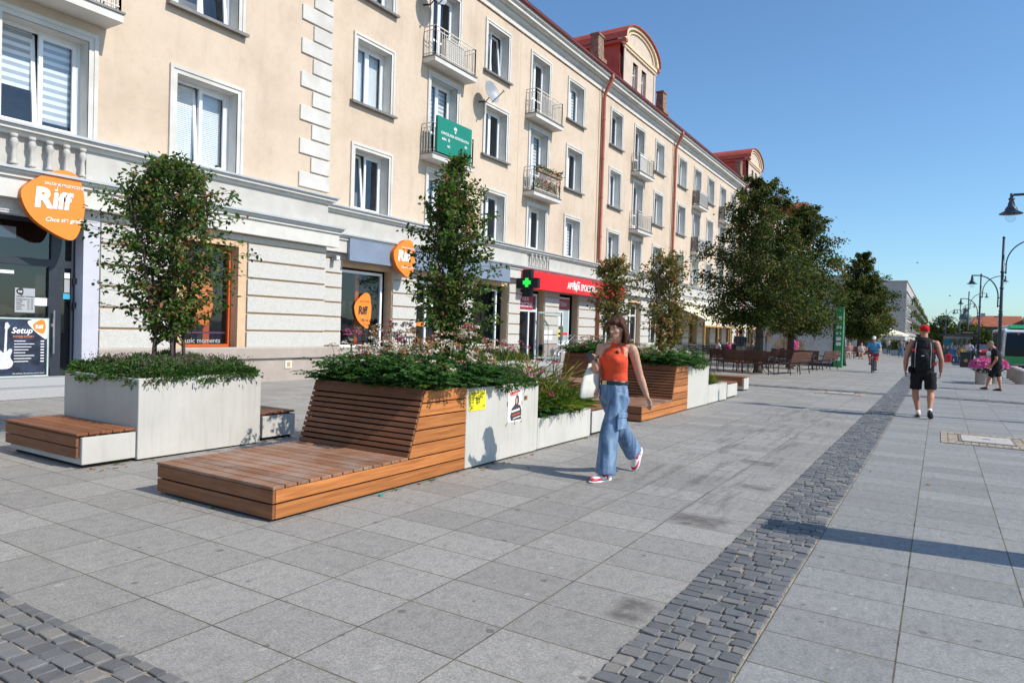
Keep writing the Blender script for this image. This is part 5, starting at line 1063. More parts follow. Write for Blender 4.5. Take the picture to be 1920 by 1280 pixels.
mb = MB(); mb.prism([(e, p.x, p.y) for p in catmull([(6.40,1.40,0),(6.73,1.43,0),(6.73,1.08,0),(6.62,1.12,0),(6.48,1.25,0)], 4)], (.002, 0, 0)); mb.build('badge', M['paper'], t); pick(e+.005, 6.59, 1.29, .22, .002, M['orange'], M['orange'], 'badge', t); text('Riff', .10, M['white'], t, (e+.006, 6.52, 1.26), UY, UZ, bold=.03); text('Nie zwlekaj. Zarezerwuj termin teraz!', .035, M['white'], t, (e, 6.15, .40), UY, UZ)
def card(name, label, cat, y0, y1, z0, z1, mat, xoff=.05, group=None):
    t = thing(name, label, cat, (X+xoff, (y0+y1)/2, z0), 0, group); mb = MB(); mb.box(X+xoff, X+xoff+.004, y0, y1, z0, z1); mb.build('sheet', mat, t); return t, X+xoff+.006
t, e = card('hours_board', 'grey opening-hours sheet with a black pick logo on the shop door', 'notice', 6.20, 6.54, 1.56, 2.02, M['gpaper']); pick(e+.001, 6.28, 1.95, .12, .002, M['ink'], M['ink'], 'logo', t); text('Riff', .05, M['white'], t, (e+.003, 6.25, 1.935), UY, UZ, bold=.02); text('GODZINY OTWARCIA', .032, M['ink'], t, (e, 6.225, 1.85), UY, UZ, bold=.02)
for k, s in enumerate(('PONIEDZIAŁEK', 'WTOREK', 'ŚRODA', 'CZWARTEK', 'PIĄTEK', 'SOBOTA')):
    text(s, .026, M['ink'], t, (e, 6.225, 1.80-k*.037), UY, UZ, bold=.02)
mb = MB()
for k in range(6): mb.box(e, e+.001, 6.41, 6.45, 1.803-k*.037, 1.815-k*.037); mb.box(e, e+.001, 6.47, 6.51, 1.803-k*.037, 1.815-k*.037)
mb.build('hour_marks', M['ink'], t)
card('door_sign', 'white card hanging on the glass of the dark shop door', 'notice', 6.53, 6.75, 1.70, 1.85, M['paper'], .06)
card('door_sticker', 'red and white strip sticker at the top of the shop door glass', 'sticker', 5.6, 6.18, 2.28, 2.34, M['paper'], .05); card('window_card', 'pale card taped high inside the glass above the shop door', 'notice', 5.95, 6.22, 2.95, 3.16, M['gpaper'], .01)
for lb, z0, z1, m, w_ in (('white square sticker on the narrow glass beside the shop door', 2.26, 2.37, 'paper', .10), ('grey sticker with dark logo in the middle of the narrow shop glass', 1.98, 2.24, 'gpaper', .10), ('cyan sticker lowest on the narrow shop glass', 1.85, 1.96, 'cyan', .14)): card('sticker', lb, 'sticker', 7.11-w_/2, 7.11+w_/2, z0, z1, M[m], .05)
# decals of the display windows
t = thing('window_decal', 'orange pick decal with black lettering inside the shop window under the slate panel', 'decal', (-15.5, 16.3, 1.9)); pick(-15.50, 16.15, 1.93, .92, .006, M['orange'], M['orange2'], 'decal', t, .8); text('Riff', .34, M['ink'], t, (-15.496, 15.95, 1.85), UY, (0,.06,1), bold=.04, sx=.85); text('SALONY MUZYCZNE', .065, M['ink'], t, (-15.496, 16.0, 2.22), UY, UZ); text('Chce się grać!', .10, M['ink'], t, (-15.496, 16.05, 1.62), UY, (0,.2,1))
t = thing('window_decal', 'music moments lettering and orange disc in the orange-framed window behind the bushy tree', 'decal', (-14.8, 10.2, 1.2)); text('music moments', .165, M['white'], t, (-14.78, 9.52, .98), UY, UZ, bold=.01); mb = MB(); mb.box(-14.79, -14.785, 9.6, 10.7, 1.20, 1.24); mb.build('stripe', simple('purple_stripe', (.16,.05,.14), .5), t); pick(-14.9, 9.95, 1.95, .95, .01, M['orange'], M['orange2'], 'disc', t)
mb = MB(); mb.box(-15.53, -15.525, 18.62, 19.2, 1.52, 1.66); tag(mb.build('window_label', M['orange']), 'short orange lettering strip on the white-framed shop door', 'sticker')
# ---- paper on the concrete
x0_ = XB+.001
t = thing('yellow_notice', 'bright yellow notice fixed to the tall planter next to the front lounger', 'notice', (x0_, 6.31, .74)); mb = MB(); mb.box(x0_, x0_+.004, 6.15, 6.468, .635, .85); mb.build('sheet', M['yellow'], t); mb = MB(); e = x0_+.0045
for z, a, b, h in ((.773,6.235,6.385,.009),(.752,6.265,6.36,.009),(.722,6.27,6.35,.006),(.708,6.275,6.345,.006),(.830,6.215,6.33,.004),(.820,6.215,6.31,.004)): mb.box(e, e+.001, a, b, z-h/2, z+h/2)
mb.box(e, e+.001, 6.183, 6.203, .81, .835); mb.prism([(e, 6.175, .66), (e, 6.205, .66), (e, 6.20, .69)], (.001, 0, 0)); mb.bar((e, 6.40, .665), (e, 6.44, .685), .008, .001, upv=(1,0,0)); mb.bar((e, 6.44, .685), (e, 6.445, .66), .008, .001, upv=(1,0,0)); mb.build('print', M['ink'], t)
t = thing('event_poster', 'white event poster of a person in a dark shirt, taped to the planter', 'poster', (x0_, 7.09, .63)); mb = MB(); mb.box(x0_, x0_+.002, 6.945, 7.262, .425, .845); mb.build('sheet', M['paper'], t); e = x0_+.0025; V = lambda P: [(e, a, b) for a, b in P]
mb = MB(); mb.prism(V([(7.0,.50),(7.03,.59),(7.09,.63),(7.15,.635),(7.23,.62),(7.255,.56),(7.255,.45),(7.02,.45)]), (.001,0,0)); mb.prism(V([(7.10,.63),(7.105,.70),(7.13,.745),(7.165,.75),(7.19,.72),(7.195,.66),(7.17,.62)]), (.0008,0,0)); mb.build('figure_print', simple('dark_shirt_print', (.05,.045,.045), .5, var=.3, scale=30), t)
mb = MB(); mb.prism(V([(7.115,.66),(7.12,.70),(7.14,.722),(7.16,.70),(7.162,.66),(7.14,.635)]), (.0016,0,0)); mb.build('face_print', M['skinprint'], t)
mb = MB()
for a, b, c, d, w_ in ((6.975,.765,7.22,.80,.024),(7.0,.745,7.17,.765,.012),(7.03,.505,7.22,.53,.016)): mb.bar((e+.002, a, b), (e+.002, c, d), w_, .001, upv=(1,0,0))
mb.build('red_lettering', M['inkred'], t); mb = MB(); mb.bar((e+.003, 7.02, .555), (e+.003, 7.21, .575), .024, .001, upv=(1,0,0)); mb.bar((e+.003, 7.06, .47), (e+.003, 7.24, .49), .01, .001, upv=(1,0,0)); mb.build('white_lettering', M['paper'], t)
tp_ = MB()
for y, z, dy, dz in ((6.95,.835,.0,.05),(7.11,.85,.01,.04),(7.25,.845,.03,.03),(6.94,.655,.0,.05),(7.262,.645,.0,.05),(6.94,.42,-.03,-.04),(7.11,.425,0,-.045),(7.26,.43,0,-.03)): tp_.bar((e+.002, y-dy*.5, z-dz*.5), (e+.002, y+dy, z+dz*.6), .018, .0008, upv=(1,0,0))
tp_.build('tape', simple('brown_tape', (.46,.27,.12), .5), t)
t = thing('sticker', 'small orange and dark sticker right of the taped poster', 'sticker', (x0_, 7.36, .7)); mb = MB(); mb.box(x0_, x0_+.003, 7.325, 7.395, .675, .725, 0); mb.box(x0_+.003, x0_+.004, 7.33, 7.36, .69, .715, 1); mb.build('print', [simple('sticker_brown', (.30,.13,.03), .5), M['ink']], t)
# litter and leaves on the paving
R_ = random.Random(9); LIT = simple('dry_leaf_litter', (.30,.14,.05), .8, var=.4, scale=30)
spots = [(XB+R_.uniform(.01,.22)**1.2, R_.uniform(5.2, 18)) for _ in range(70)]+[(XD+R_.uniform(-.1,.25), R_.uniform(3.6,4.4)) for _ in range(12)]+[(R_.uniform(-4, 2.5), R_.uniform(4, 30)) for _ in range(40)]
for i, (x, y) in enumerate(spots):
    mb = MB(); s = R_.uniform(.012, .03); a = R_.uniform(0, 6.28); P = [(x+s*k*math.cos(a+th), y+s*k*math.sin(a+th), .004+R_.uniform(0,.008)) for th, k in ((0,1.3),(1.2,.7),(2.4,.8),(3.14,1.2),(4.1,.7),(5.2,.8))]; mb.face(P)
    o = mb.build('fallen_leaf', LIT); tag(o, 'small dry leaf or scrap lying on the grey paving', 'leaf', 'fallen leaves on the paving')
mb = MB(); mb.ball((XB+.06, 4.72, .012), (.014,.024,.010), 7, 5); mb.box(XB+.045, XB+.075, 4.70, 4.75, .003, .007); tag(mb.build('wrapper', simple('teal_foil', (.02,.30,.22), .3)), 'crumpled teal wrapper on the ground by the front lounger', 'litter')
for i, (x, y, n) in enumerate(((XB+.03, 4.95, 10), (XB+.03, 5.5, 12), (XD+.02, 4.0, 14), (XB+.03, 9.0, 10), (-5.4, 3.52, 6), (-5.0, 3.54, 6))):
    lv = Leaves(); R = np.random.default_rng(60+i); lv.add(np.array([x, y, 0])+R.normal(0, .016, (n*2, 3))*np.array([1, 1.6, 0]), rdir(n*2, .8), rdir(n*2), .03, .007, R.uniform(0, .6, n*2)); tag(lv.build('weed_tuft', [GRASS]), 'tiny green weed tuft growing along the foot of the timber and concrete', 'weed', 'weeds in the paving joints')
# ------------------------------------------------------------------ street furniture
def lamp(label, x, y, first=None):
    if first is not None: return dup(first, (x, y, 0), None, label)
    t = thing('street_lamp', label, 'street lamp', (x, y, 0), 0, 'twin-armed street lamps along the kerb')
    mb = MB(); mb.lathe([(.17,0),(.17,.10),(.12,.16),(.105,.9),(.085,1.0),(.08,1.1)], (x, y, 0), 14); mb.tube([(x, y, 1.05), (x, y, 3.2), (x, y, 6.1)], [.075, .062, .048], 12)
    for z in (2.9, 3.9, 4.6): mb.lathe([(.075,0),(.085,.03),(.075,.07)], (x, y, z), 12)
    mb.lathe([(.06,6.1),(.055,6.16),(.01,6.18)], (x, y, 0), 10); mb.build('pole', M['lampblue'], t, smooth=True)
    def arm(s, z0, z1, reach, zb):
        mb = MB(); P = [(x+s*.12, y, zb), (x+s*.12, y, z0)]
        for k in range(10): a = math.pi/2*(k+1)/10; P.append((x+s*(.12+(reach*.72)*(1-math.cos(a))), y, z0+(z1-z0)*math.sin(a)))
        P.append((x+s*reach, y, z1)); mb.tube(P, .026, 8)
        for z in (zb+.06, zb+.42): mb.tube([(x, y, z), (x+s*.12, y, z)], .022, 6); mb.ball((x+s*.12, y, z), .035, 8, 5)
        mb.tube([(x+s*reach, y, z1+.03), (x+s*reach, y, z1-.06)], .03, 8); ar = mb.build('arm', M['lampblue'], t, smooth=True)
        mb = MB(); c = (x+s*reach, y, z1-.42)
        mb.lathe([(.02,.37),(.05,.36),(.055,.33),(.035,.31),(.05,.28),(.065,.20),(.085,.18),(.105,.14),(.11,.105),(.20,.055),(.205,.045),(.11,.06),(.10,.06)], c, 18); lu = mb.build('lantern', M['lampblue'], ar, smooth=True)
        mb = MB(); mb.lathe([(.02,-.115),(.06,-.10),(.088,-.06),(.098,0),(.095,.06)], c, 16); mb.build('globe', M['clear'], ar, smooth=True)
    arm(-1, 3.55, 4.50, 1.09, 3.10); arm(1, 4.95, 6.0, 1.35, 4.55); return t
L0 = lamp('street lamp nearest the camera, only its left lantern showing at the right edge', 2.2, 17.0)
lamp('street lamp behind the man in black, its pole rising past the bus', 2.2, 36.9, L0); lamp('third street lamp, between the man in black and the bus shelter', 2.2, 56.5, L0)
lamp('fourth street lamp, in front of the church tower', 2.1, 76, L0); lamp('fifth street lamp, small beside the bus shelter', 1.9, 97, L0); lamp('farthest street lamp, tiny by the distant trees', .6, 118, L0)
for x, y, z in ((2.2, 17., 2.6),):
    t = thing('information_totem', 'dark information totem standing just right of the view', 'totem', (2.42, 6.38, 0)); mb = MB(); mb.box(2.32, 2.52, 6.2, 6.58, .02, 3.2); mb.box(2.25, 2.6, 6.1, 6.66, 0, .06); mb.build('case', M['anth'], t, bevel=.01)
# park benches
def park_bench(label, c, rz, first=None):
    if first is not None: return dup(first, c, rz, label)
    t = thing('park_bench', label, 'bench', (0,0,0), 0, 'dark slatted park benches under the lime trees'); W = 1.15
    mb = MB()
    for k in range(4): mb.box(-W, W, -.26+k*.115, -.26+k*.115+.095, .425+.012*k*(-1), .46-.012*k)
    mb.build('seat', M['wood_bench'], t, local=True, bevel=.004); mb = MB()
    for k in range(5): z = .50+k*.085; y = .22+k*.026; mb.hexa([(-W, y, z), (W, y, z), (W, y+.03, z+.005), (-W, y+.03, z+.005)], [(-W, y+.022, z+.075), (W, y+.022, z+.075), (W, y+.052, z+.078), (-W, y+.052, z+.078)])
    mb.build('backrest', M['wood_bench'], t, local=True, bevel=.004)
    for x in (-W+.05, 0, W-.05):
        mb = MB(); mb.tube([(x, -.24, .0), (x, -.24, .42), (x, .20, .40), (x, .36, .92)], .022, 6); mb.tube([(x, .20, .40), (x, .26, 0)], .022, 6)
        if x: mb.tube([(x, -.24, .42), (x, -.28, .58), (x, -.22, .68), (x, -.05, .71), (x, .28, .66)], .02, 6)
        mb.build('leg_frame', M['black'], t, local=True)
    t.location = c; t.rotation_euler = (0, 0, rz); return t
B0 = park_bench('dark slatted bench in front of the nearest lime tree, broadside to the camera', (-6.75, 29.25, 0), math.radians(-14))
park_bench('dark bench seen end-on, right of the nearest lime tree', (-5.15, 30.9, 0), math.radians(-100), B0); park_bench('dark bench between the two lime trees, its back to the printed panel', (-6.0, 35.2, 0), math.radians(-12), B0); park_bench('dark bench end-on at the right of the second lime tree', (-4.75, 36.9, 0), math.radians(-100), B0); park_bench('dark bench behind the nearest lime tree', (-7.6, 31.2, 0), math.radians(165), B0)
park_bench('distant dark bench with two people seated, under the olive lime tree', (-5.6, 59.6, 0), math.radians(-6), B0)
# cafe terrace
def awning(label, y0, y1):
    t = thing('awning', label, 'awning', (-14, (y0+y1)/2, 3), 0, 'cream cafe awnings'); mb = MB(); n = int((y1-y0)/.5)
    for k in range(n):
        a, b = y0+(y1-y0)*k/n, y0+(y1-y0)*(k+1)/n; s = .02*math.sin(k*1.9)
        mb.hexa([(-15.2, a, 3.46), (-15.2, b, 3.46), (-12.9, b, 2.48+s), (-12.9, a, 2.48+s)], [(-15.2, a, 3.48), (-15.2, b, 3.48), (-12.9, b, 2.50+s), (-12.9, a, 2.50+s)]); mb.box(-12.91, -12.89, a, b, 2.12, 2.49)
    mb.build('canvas', M['cream'], t); mb = MB(); mb.tube([(-12.92, y0, 2.47), (-12.92, y1, 2.47)], .035, 8); mb.box(-12.93, -12.87, y0, y1, 2.02, 2.12)
    for y in np.linspace(y0, y1, 6): mb.box(-12.96, -12.86, y-.05, y+.05, 0, 2.1)
    mb.build('frame', M['gold'], t); mb = MB()
    for y in np.linspace(y0+3, y1-3, 4): mb.ball((-12.885, y, 2.32), (.004, .13, .09), 10, 6)
    mb.build('emblem', M['inkred'], t)
awning('cream canvas awning over the cafe terrace left of the nearest lime tree', 44.5, 60.5); awning('far cream awning continuing behind the lime trees', 66, 80)
def cafe_chair(first=None, c=(0,0,0), rz=0, label=None):
    if first is not None: return dup(first, c, rz, label)
    t = thing('cafe_chair', 'black cafe chair at a terrace table', 'chair', (0,0,0), 0, 'black chairs on the cafe terrace'); mb = MB(); mb.box(-.23, .23, -.23, .23, .43, .46); mb.build('seat', M['black'], t, local=True); mb = MB()
    for k in range(4): mb.box(-.23, .23, .20+k*.012, .225+k*.012, .52+k*.1, .59+k*.1)
    for x in (-.22, .22): mb.tube([(x, .21, .44), (x, .27, .93)], .014, 5); mb.tube([(x, -.2, .44), (x, -.2, .66), (x, .24, .68)], .013, 5)
    mb.build('backrest', M['black'], t, local=True)
    for x in (-.2, .2):
        for y in (-.2, .2): mb = MB(); mb.tube([(x, y, .43), (x*1.1, y*1.1, 0)], .013, 5); mb.build('leg', M['black'], t, local=True)
    return t
def cafe_table(first=None, c=(0,0,0), label=None):
    if first is not None: return dup(first, c, None, label)
    t = thing('cafe_table', 'small dark cafe table on the terrace', 'table', (0,0,0), 0, 'tables on the cafe terrace'); mb = MB(); mb.lathe([(.36,.72),(.36,.745)], (0,0,0), 18); mb.build('tabletop', M['black'], t, local=True); mb = MB(); mb.tube([(0,0,.02),(0,0,.72)], .03, 8); mb.lathe([(.24,0),(.22,.03),(.03,.05)], (0,0,0), 14); mb.build('pedestal', M['black'], t, local=True); return t
c0 = t0 = None; R_ = random.Random(12)
for i in range(12):
    x = -11.6+(i % 3)*1.7+R_.uniform(-.2, .2); y = 38.6+(i//3)*2.6+R_.uniform(-.3, .3)
    if t0 is None: t0 = cafe_table(); t0.location = (x, y, 0)
    else: cafe_table(t0, (x, y, 0))
    for k in range(3):
        a = R_.uniform(0, 6.28) if k == 0 else a+2.1; p = (x+.62*math.sin(a), y-.62*math.cos(a), 0)
        if c0 is None: c0 = cafe_chair(); c0.location = p; c0.rotation_euler = (0, 0, a+math.pi)
        else: cafe_chair(c0, p, a+math.pi)
t = thing('bag', 'bright magenta bag or jacket hung on a terrace chair', 'bag', (-9.7, 38.4, .5)); mb = MB(); mb.ball((-9.7, 38.2, .80), (.16, .12, .22), 10, 7); mb.tube([(-9.85, 38.2, .95), (-9.7, 38.2, 1.12), (-9.55, 38.2, .95)], .02, 5); mb.build('body', M['pine_pink'], t, smooth=True)
# printed panel with its green column
t = thing('printed_panel', 'large grey printed panel with a pale figure drawing, beside the second lime tree', 'display panel', (-6.8, 40.5, 0)); mb = MB(); mb.box(-8.75, -4.80, 40.5, 40.72, .12, 2.62); mb.box(-8.8, -4.78, 40.48, 40.75, .02, .12); mb.build('frame', M['anth'], t)
def printmat():
    m, nt, p = newmat('pale_printed_picture'); co = coords(nt, 'World'); s = N(nt, 'ShaderNodeSeparateXYZ'); nt.links.new(co, s.inputs[0]); f = noise(nt, co, .9, 4, .55, .8)
    c = ramp(nt, f, [(.3, (.36,.42,.46)), (.5, (.52,.55,.56)), (.7, (.40,.42,.43))]); k = ramp(nt, mth(nt, 'ADD', mth(nt, 'MULTIPLY', s.outputs[2], -.9), mth(nt, 'MULTIPLY', f, .7)), [(.0, (0,0,0)), (.35, (1,1,1))]); c = mix(nt, mth(nt, 'MULTIPLY', k, .85), c, (.07,.075,.08)); nt.links.new(c, p.inputs['Base Color']); p.inputs['Roughness'].default_value = .4; return m
mb = MB(); mb.box(-8.70, -4.86, 40.492, 40.499, .18, 2.56); mb.build('print', printmat(), t); mb = MB(); F_ = lambda P: [(a, 40.488, b) for a, b in P][::-1]
mb.prism(F_([(-7.9,.95),(-7.7,1.35),(-7.2,1.55),(-6.7,1.5),(-6.3,1.2),(-6.2,.8),(-6.6,.7),(-7.3,.75)]), (0,.003,0)); mb.prism(F_([(-7.6,1.5),(-7.2,1.75),(-6.9,2.2),(-6.3,2.5),(-6.1,2.35),(-6.6,1.9),(-6.8,1.5)]), (0,.002,0)); mb.prism(F_([(-8.3,1.9),(-7.9,2.45),(-7.5,2.4),(-7.9,1.8),(-8.0,1.2),(-8.3,1.2)]), (0,.0025,0)); mb.build('figure_print', simple('pale_ochre_print', (.50,.38,.26), .45, var=.22, scale=2.2), t)
t = thing('green_column', 'tall narrow green advertising column at the right end of the printed panel', 'advertising column', (-4.6, 40.6, 0)); mb = MB(); mb.box(-4.77, -4.38, 40.4, 40.85, .03, 3.2); mb.box(-4.8, -4.35, 40.37, 40.88, 0, .05); mb.build('case', simple('panel_green', (.03,.26,.09), .4, var=.04), t)
mb = MB()
for k, (z, h) in enumerate(((.35,.2),(.65,.22),(1.15,.18),(1.42,.18),(1.75,.10),(2.05,.16),(2.5,.2))): mb.box(-4.69, -4.46, 40.392, 40.399, z, z+h)
mb.build('white_symbol', M['paper'], t)
t = thing('dark_post', 'black lumpy post wrapped in cloth behind the green column', 'post', (-4.6, 43, 0)); mb = MB(); mb.tube([(-4.6, 43, 0), (-4.58, 43, .2), (-4.66, 43, .7), (-4.62, 43, 1.2), (-4.70, 43, 1.8), (-4.66, 43, 2.3), (-4.78, 43, 2.8)], [.20,.13,.17,.12,.15,.10,.03], 9); mb.build('post', M['black'], t, smooth=True)
# petunia tubs, bollards, bin
def petunia(label, x, y, seed):
    t = thing('flower_tub', label, 'flower tub', (x, y, 0), 0, 'concrete tubs of magenta petunias'); mb = MB(); mb.lathe([(.25,0),(.26,.02),(.26,.42),(.235,.44),(.21,.43)], (x, y, 0), 22); mb.build('tub', simple('beige_concrete_tub', (.42,.37,.31), .85, var=.08, scale=20), t, smooth=False)
    lv = Leaves(); R = np.random.default_rng(seed); n = 2600; d = rdir(n); d[:, 2] = np.abs(d[:, 2])*.95-.28; p = np.array([x, y, .72])+d*np.array([.44, .44, .36])*(R.uniform(.8, 1.08, n)[:, None]); lv.add(p, rdir(n), d+R.normal(0, .3, (n, 3)), .075, .075, R.uniform(0, 1, n), 0); n = 700; d = rdir(n); p = np.array([x, y, .68])+d*np.array([.42, .42, .34])*R.uniform(.6, 1., n)[:, None]; lv.add(p, rdir(n), rdir(n), .07, .04, R.uniform(0, .6, n), 1); lv.build('petunias', [PETU, FERN], t)
petunia('round tub overflowing with magenta petunias, left of the man in black', 1.42, 31.2, 51); petunia('tub of magenta petunias half hidden behind the man in black', 1.78, 32.2, 52)
def bollard(i, x, y, first):
    lb = 'round concrete bollard at the right edge, number %d of a short row beyond the man in black' % (i+1)
    lb = ['nearest round concrete bollard cut by the right edge', 'second concrete bollard from the right edge', 'third concrete bollard from the right edge', 'farthest concrete bollard of the short row by the bus'][i]
    if first: return dup(first, (x, y, 0), None, lb)
    t = thing('bollard', lb, 'bollard', (x, y, 0), 0, 'concrete bollards by the kerb'); mb = MB(); mb.lathe([(.21,0),(.22,.03),(.215,.50),(.19,.535)], (x, y, 0), 20); mb.build('body', simple('pinkish_concrete', (.40,.33,.27), .85, var=.1, scale=25), t); mb = MB(); mb.lathe([(.19,.535),(.185,.55),(.01,.56)], (x, y, 0), 20); mb.build('cap', M['conc'], t); return t
f0 = None
for i, (x, y) in enumerate(((2.72, 32.9), (2.75, 34.4), (2.76, 36.0), (2.76, 37.5))): f0 = bollard(i, x, y, f0) if f0 is None else (bollard(i, x, y, f0), f0)[1]
t = thing('litter_bin', 'black litter bin with a round orange mark, near the bus shelter', 'bin', (1.35, 50.8, 0)); mb = MB(); mb.box(1.08, 1.62, 50.55, 51.05, .03, .86); mb.box(1.05, 1.65, 50.52, 51.08, .86, .93); mb.box(1.12, 1.58, 50.6, 51.0, 0, .03); mb.build('body', M['black'], t, bevel=.015); mb = MB(); mb.ball((1.38, 50.545, .42), (.11, .006, .11), 12, 8); mb.build('emblem', simple('bin_orange', (.5,.2,.05), .5), t)
# bus shelter
t = thing('bus_shelter', 'dark glazed bus shelter with waiting people, ahead of the church tower', 'bus shelter', (1.1, 62, 0)); mb = MB()
for x in (.15, 2.1):
    for y in (61.2, 62.8): mb.box(x-.05, x+.05, y-.05, y+.05, 0, 1.98)
mb.build('post', M['black'], t); mb = MB(); mb.hexa([(-.15,60.9,1.98),(2.4,60.9,1.98),(2.4,63.1,1.98),(-.15,63.1,1.98)], [(.2,61,2.12),(2.05,61,2.12),(2.05,63,2.12),(.2,63,2.12)]); mb.build('roof', M['black'], t); mb = MB(); mb.box(.2, 2.05, 61.16, 61.22, 1.78, 1.94); mb.build('fascia', M['gpaper'], t)
mb = MB(); mb.face([(.2,62.8,.2),(2.05,62.8,.2),(2.05,62.8,1.85),(.2,62.8,1.85)]); mb.build('pane', M['shopglass'], t); mb = MB(); mb.box(.25, .75, 62.74, 62.78, 1.25, 1.7); mb.build('blue_print', M['cyan'], t); mb = MB(); mb.box(1.3, 2.2, 61.5, 62.2, 2.12, 2.36); mb.box(1.25, 2.25, 61.48, 62.22, 2.36, 2.4); mb.build('roof_box', [M['black']], t); mb = MB(); mb.box(1.4, 2.1, 61.48, 61.495, 2.18, 2.3); mb.build('line_sign', M['gold'], t)
bb = MB(); bb.box(.2, 2.0, 61.75, 62.15, .40, .44)
for x in (.3, 1.1, 1.9): bb.box(x-.03, x+.03, 61.8, 62.1, 0, .40)
bb.build('bench_seat', M['wood_bench'], t)
# umbrellas of a far cafe
def parasol(label, x, y, s, first=None):
    if first: return dup(first, (x, y, 0), None, label)
    t = thing('parasol', label, 'parasol', (x, y, 0), 0, 'cream parasols of a far cafe'); mb = MB(); n = 8; ap = (x, y, 2.9)
    for k in range(n):
        a, b = 2*math.pi*k/n, 2*math.pi*(k+1)/n; p, q = (x+s*math.cos(a), y+s*math.sin(a), 2.2), (x+s*math.cos(b), y+s*math.sin(b), 2.2); mb.face([p, q, ap]); mb.face([(p[0],p[1],2.02),(q[0],q[1],2.02),q,p])
    mb.build('canopy', M['cream'], t); mb = MB(); mb.tube([(x, y, 0), (x, y, 2.9)], .03, 6); mb.lathe([(.3,0),(.3,.06)], (x,y,0), 10); mb.build('pole', M['gpaper'], t); return t
p0_ = parasol('cream parasol left of the man with the red cap', -7.5, 92, 2.0); parasol('second cream parasol beside the grey building', -5.2, 96, 2.0, p0_); parasol('third cream parasol, farthest', -9.6, 97, 2.0, p0_)
def hedge(label, x, y, w_, h, seed):
    t = thing('potted_hedge', label, 'plant', (x, y, 0), 0, 'potted hedges of a far cafe'); mb = MB(); mb.hexa([(x-w_*.4,y-.25,0),(x+w_*.4,y-.25,0),(x+w_*.4,y+.25,0),(x-w_*.4,y+.25,0)], [(x-w_*.45,y-.3,.55),(x+w_*.45,y-.3,.55),(x+w_*.45,y+.3,.55),(x-w_*.45,y+.3,.55)]); mb.build('trough', M['gpaper'], t); lv = Leaves(); R = np.random.default_rng(seed); n = 700; lv.add(np.stack([R.uniform(x-w_/2, x+w_/2, n), R.uniform(y-.3, y+.3, n), R.uniform(.5, h, n)], 1), rdir(n), rdir(n, 1), .16, .1, R.uniform(.2, .9, n)); lv.build('foliage', [LIME], t)
for i, (x, y) in enumerate(((-6.6, 84), (-4.6, 85), (-3.4, 78))): hedge(['boxy potted hedge beside the far parasols', 'potted hedge right of the far parasols', 'grey trough with plants behind the cyclist'][i], x, y, 1.6, 1.5, 70+i)
# ------------------------------------------------------------------ traffic
def wheel(mb_t, x, y, r, w_, parent):
    mb = MB(); mb.tube([(x-w_/2, y, r), (x+w_/2, y, r)], r, 18); wo = mb.build('wheel', M['black'], parent); mb = MB(); mb.tube([(x-w_/2-.01, y, r), (x+w_/2+.01, y, r)], r*.6, 14); mb.build('rim', M['gpaper'], wo)
ZR = -.11
bus = thing('bus', 'white and green city bus at the right edge of the street', 'bus', (4.72, 60, ZR)); x0, x1, y0, y1 = 3.46, 5.98, 54., 66.
BW, BGN = simple('bus_white', (.74,.76,.76), .25, var=.02, coat=.5), simple('bus_green', (.01,.30,.07), .25, var=.03, coat=.5)
mb = MB(); pr = [(54.35,.28),(66,.28),(66,2.52),(54.75,2.52),(54.2,2.36),(54.02,1.25),(54.05,.55)]; mb.prism([(x0, y, z) for y, z in pr], (x1-x0, 0, 0)); mb.build('body', BW, bus, bevel=.06)
mb = MB(); mb.hexa([(x0-.006,53.96,.26),(x1+.006,53.96,.26),(x1+.006,53.965,.72),(x0-.006,53.965,.72)][:4], [(x0-.006,55.3,.26),(x1+.006,55.3,.26),(x1+.006,55.3,.62),(x0-.006,55.3,.62)]); mb.box(x0-.012, x0-.004, 55.3, 66, .26, .6); mb.build('bumper', BGN, bus)
mb = MB(); mb.prism([(x0+.25, y, z) for y, z in ((54.35,2.50),(65,2.52),(65,2.74),(54.9,2.74))], (x1-x0-.5, 0, 0)); mb.build('roof_pod', BGN, bus, bevel=.06)
mb = MB(); mb.face([(x0+.06,53.97,.74),(x1-.10,53.97,.74),(x1-.10,53.97,1.25),(x0+.06,53.97,1.25)]); mb.face([(x0+.06,53.97,1.25),(x1-.10,53.97,1.25),(x1-.14,54.12,2.22),(x0+.14,54.12,2.22)]); mb.build('windscreen', simple('dark_bus_glass', (.012,.014,.016), .15, spec=.35), bus)
mb = MB(); mb.face([(x0+.3,54.10,2.10),(x1-.3,54.10,2.10),(x1-.3,54.115,2.24),(x0+.3,54.115,2.24)]); mb.build('display', M['black'], bus); text('2  CENTRUM' if False else '2', .15, M['amber'], bus, (x0+.7, 54.09, 2.12), UX, UZ)
mb = MB()
for k in range(6): mb.face([(x0-.008, 55.4+k*1.7, 1.0), (x0-.008, 55.4+k*1.7, 2.3), (x0-.008, 56.95+k*1.7, 2.3), (x0-.008, 56.95+k*1.7, 1.0)])
mb.build('side_window', simple('dark_bus_side_glass', (.015,.018,.02), .06, spec=.8), bus)
for s in (x0+.32, x1-.32): mb = MB(); mb.ball((s, 54.03, .78), (.17, .03, .06), 10, 6); mb.build('headlight', M['white'], bus)
for s, d in ((x0, -1), (x1, 1)): mb = MB(); mb.tube([(s+d*.0, 54.3, 2.3), (s+d*.22, 53.95, 2.25), (s+d*.24, 53.9, 2.1)], .02, 6); mb.box(s+d*.14, s+d*.34, 53.86, 53.95, 1.7, 2.15); mb.build('mirror', M['black'], bus)
for s in (x0+.14, x1-.14):
    for y in (56.6, 63.2): wheel(None, s, y, .48, .28, bus)
for o in [bus]+list(bus.children_recursive): pass
bus.location.z += 0
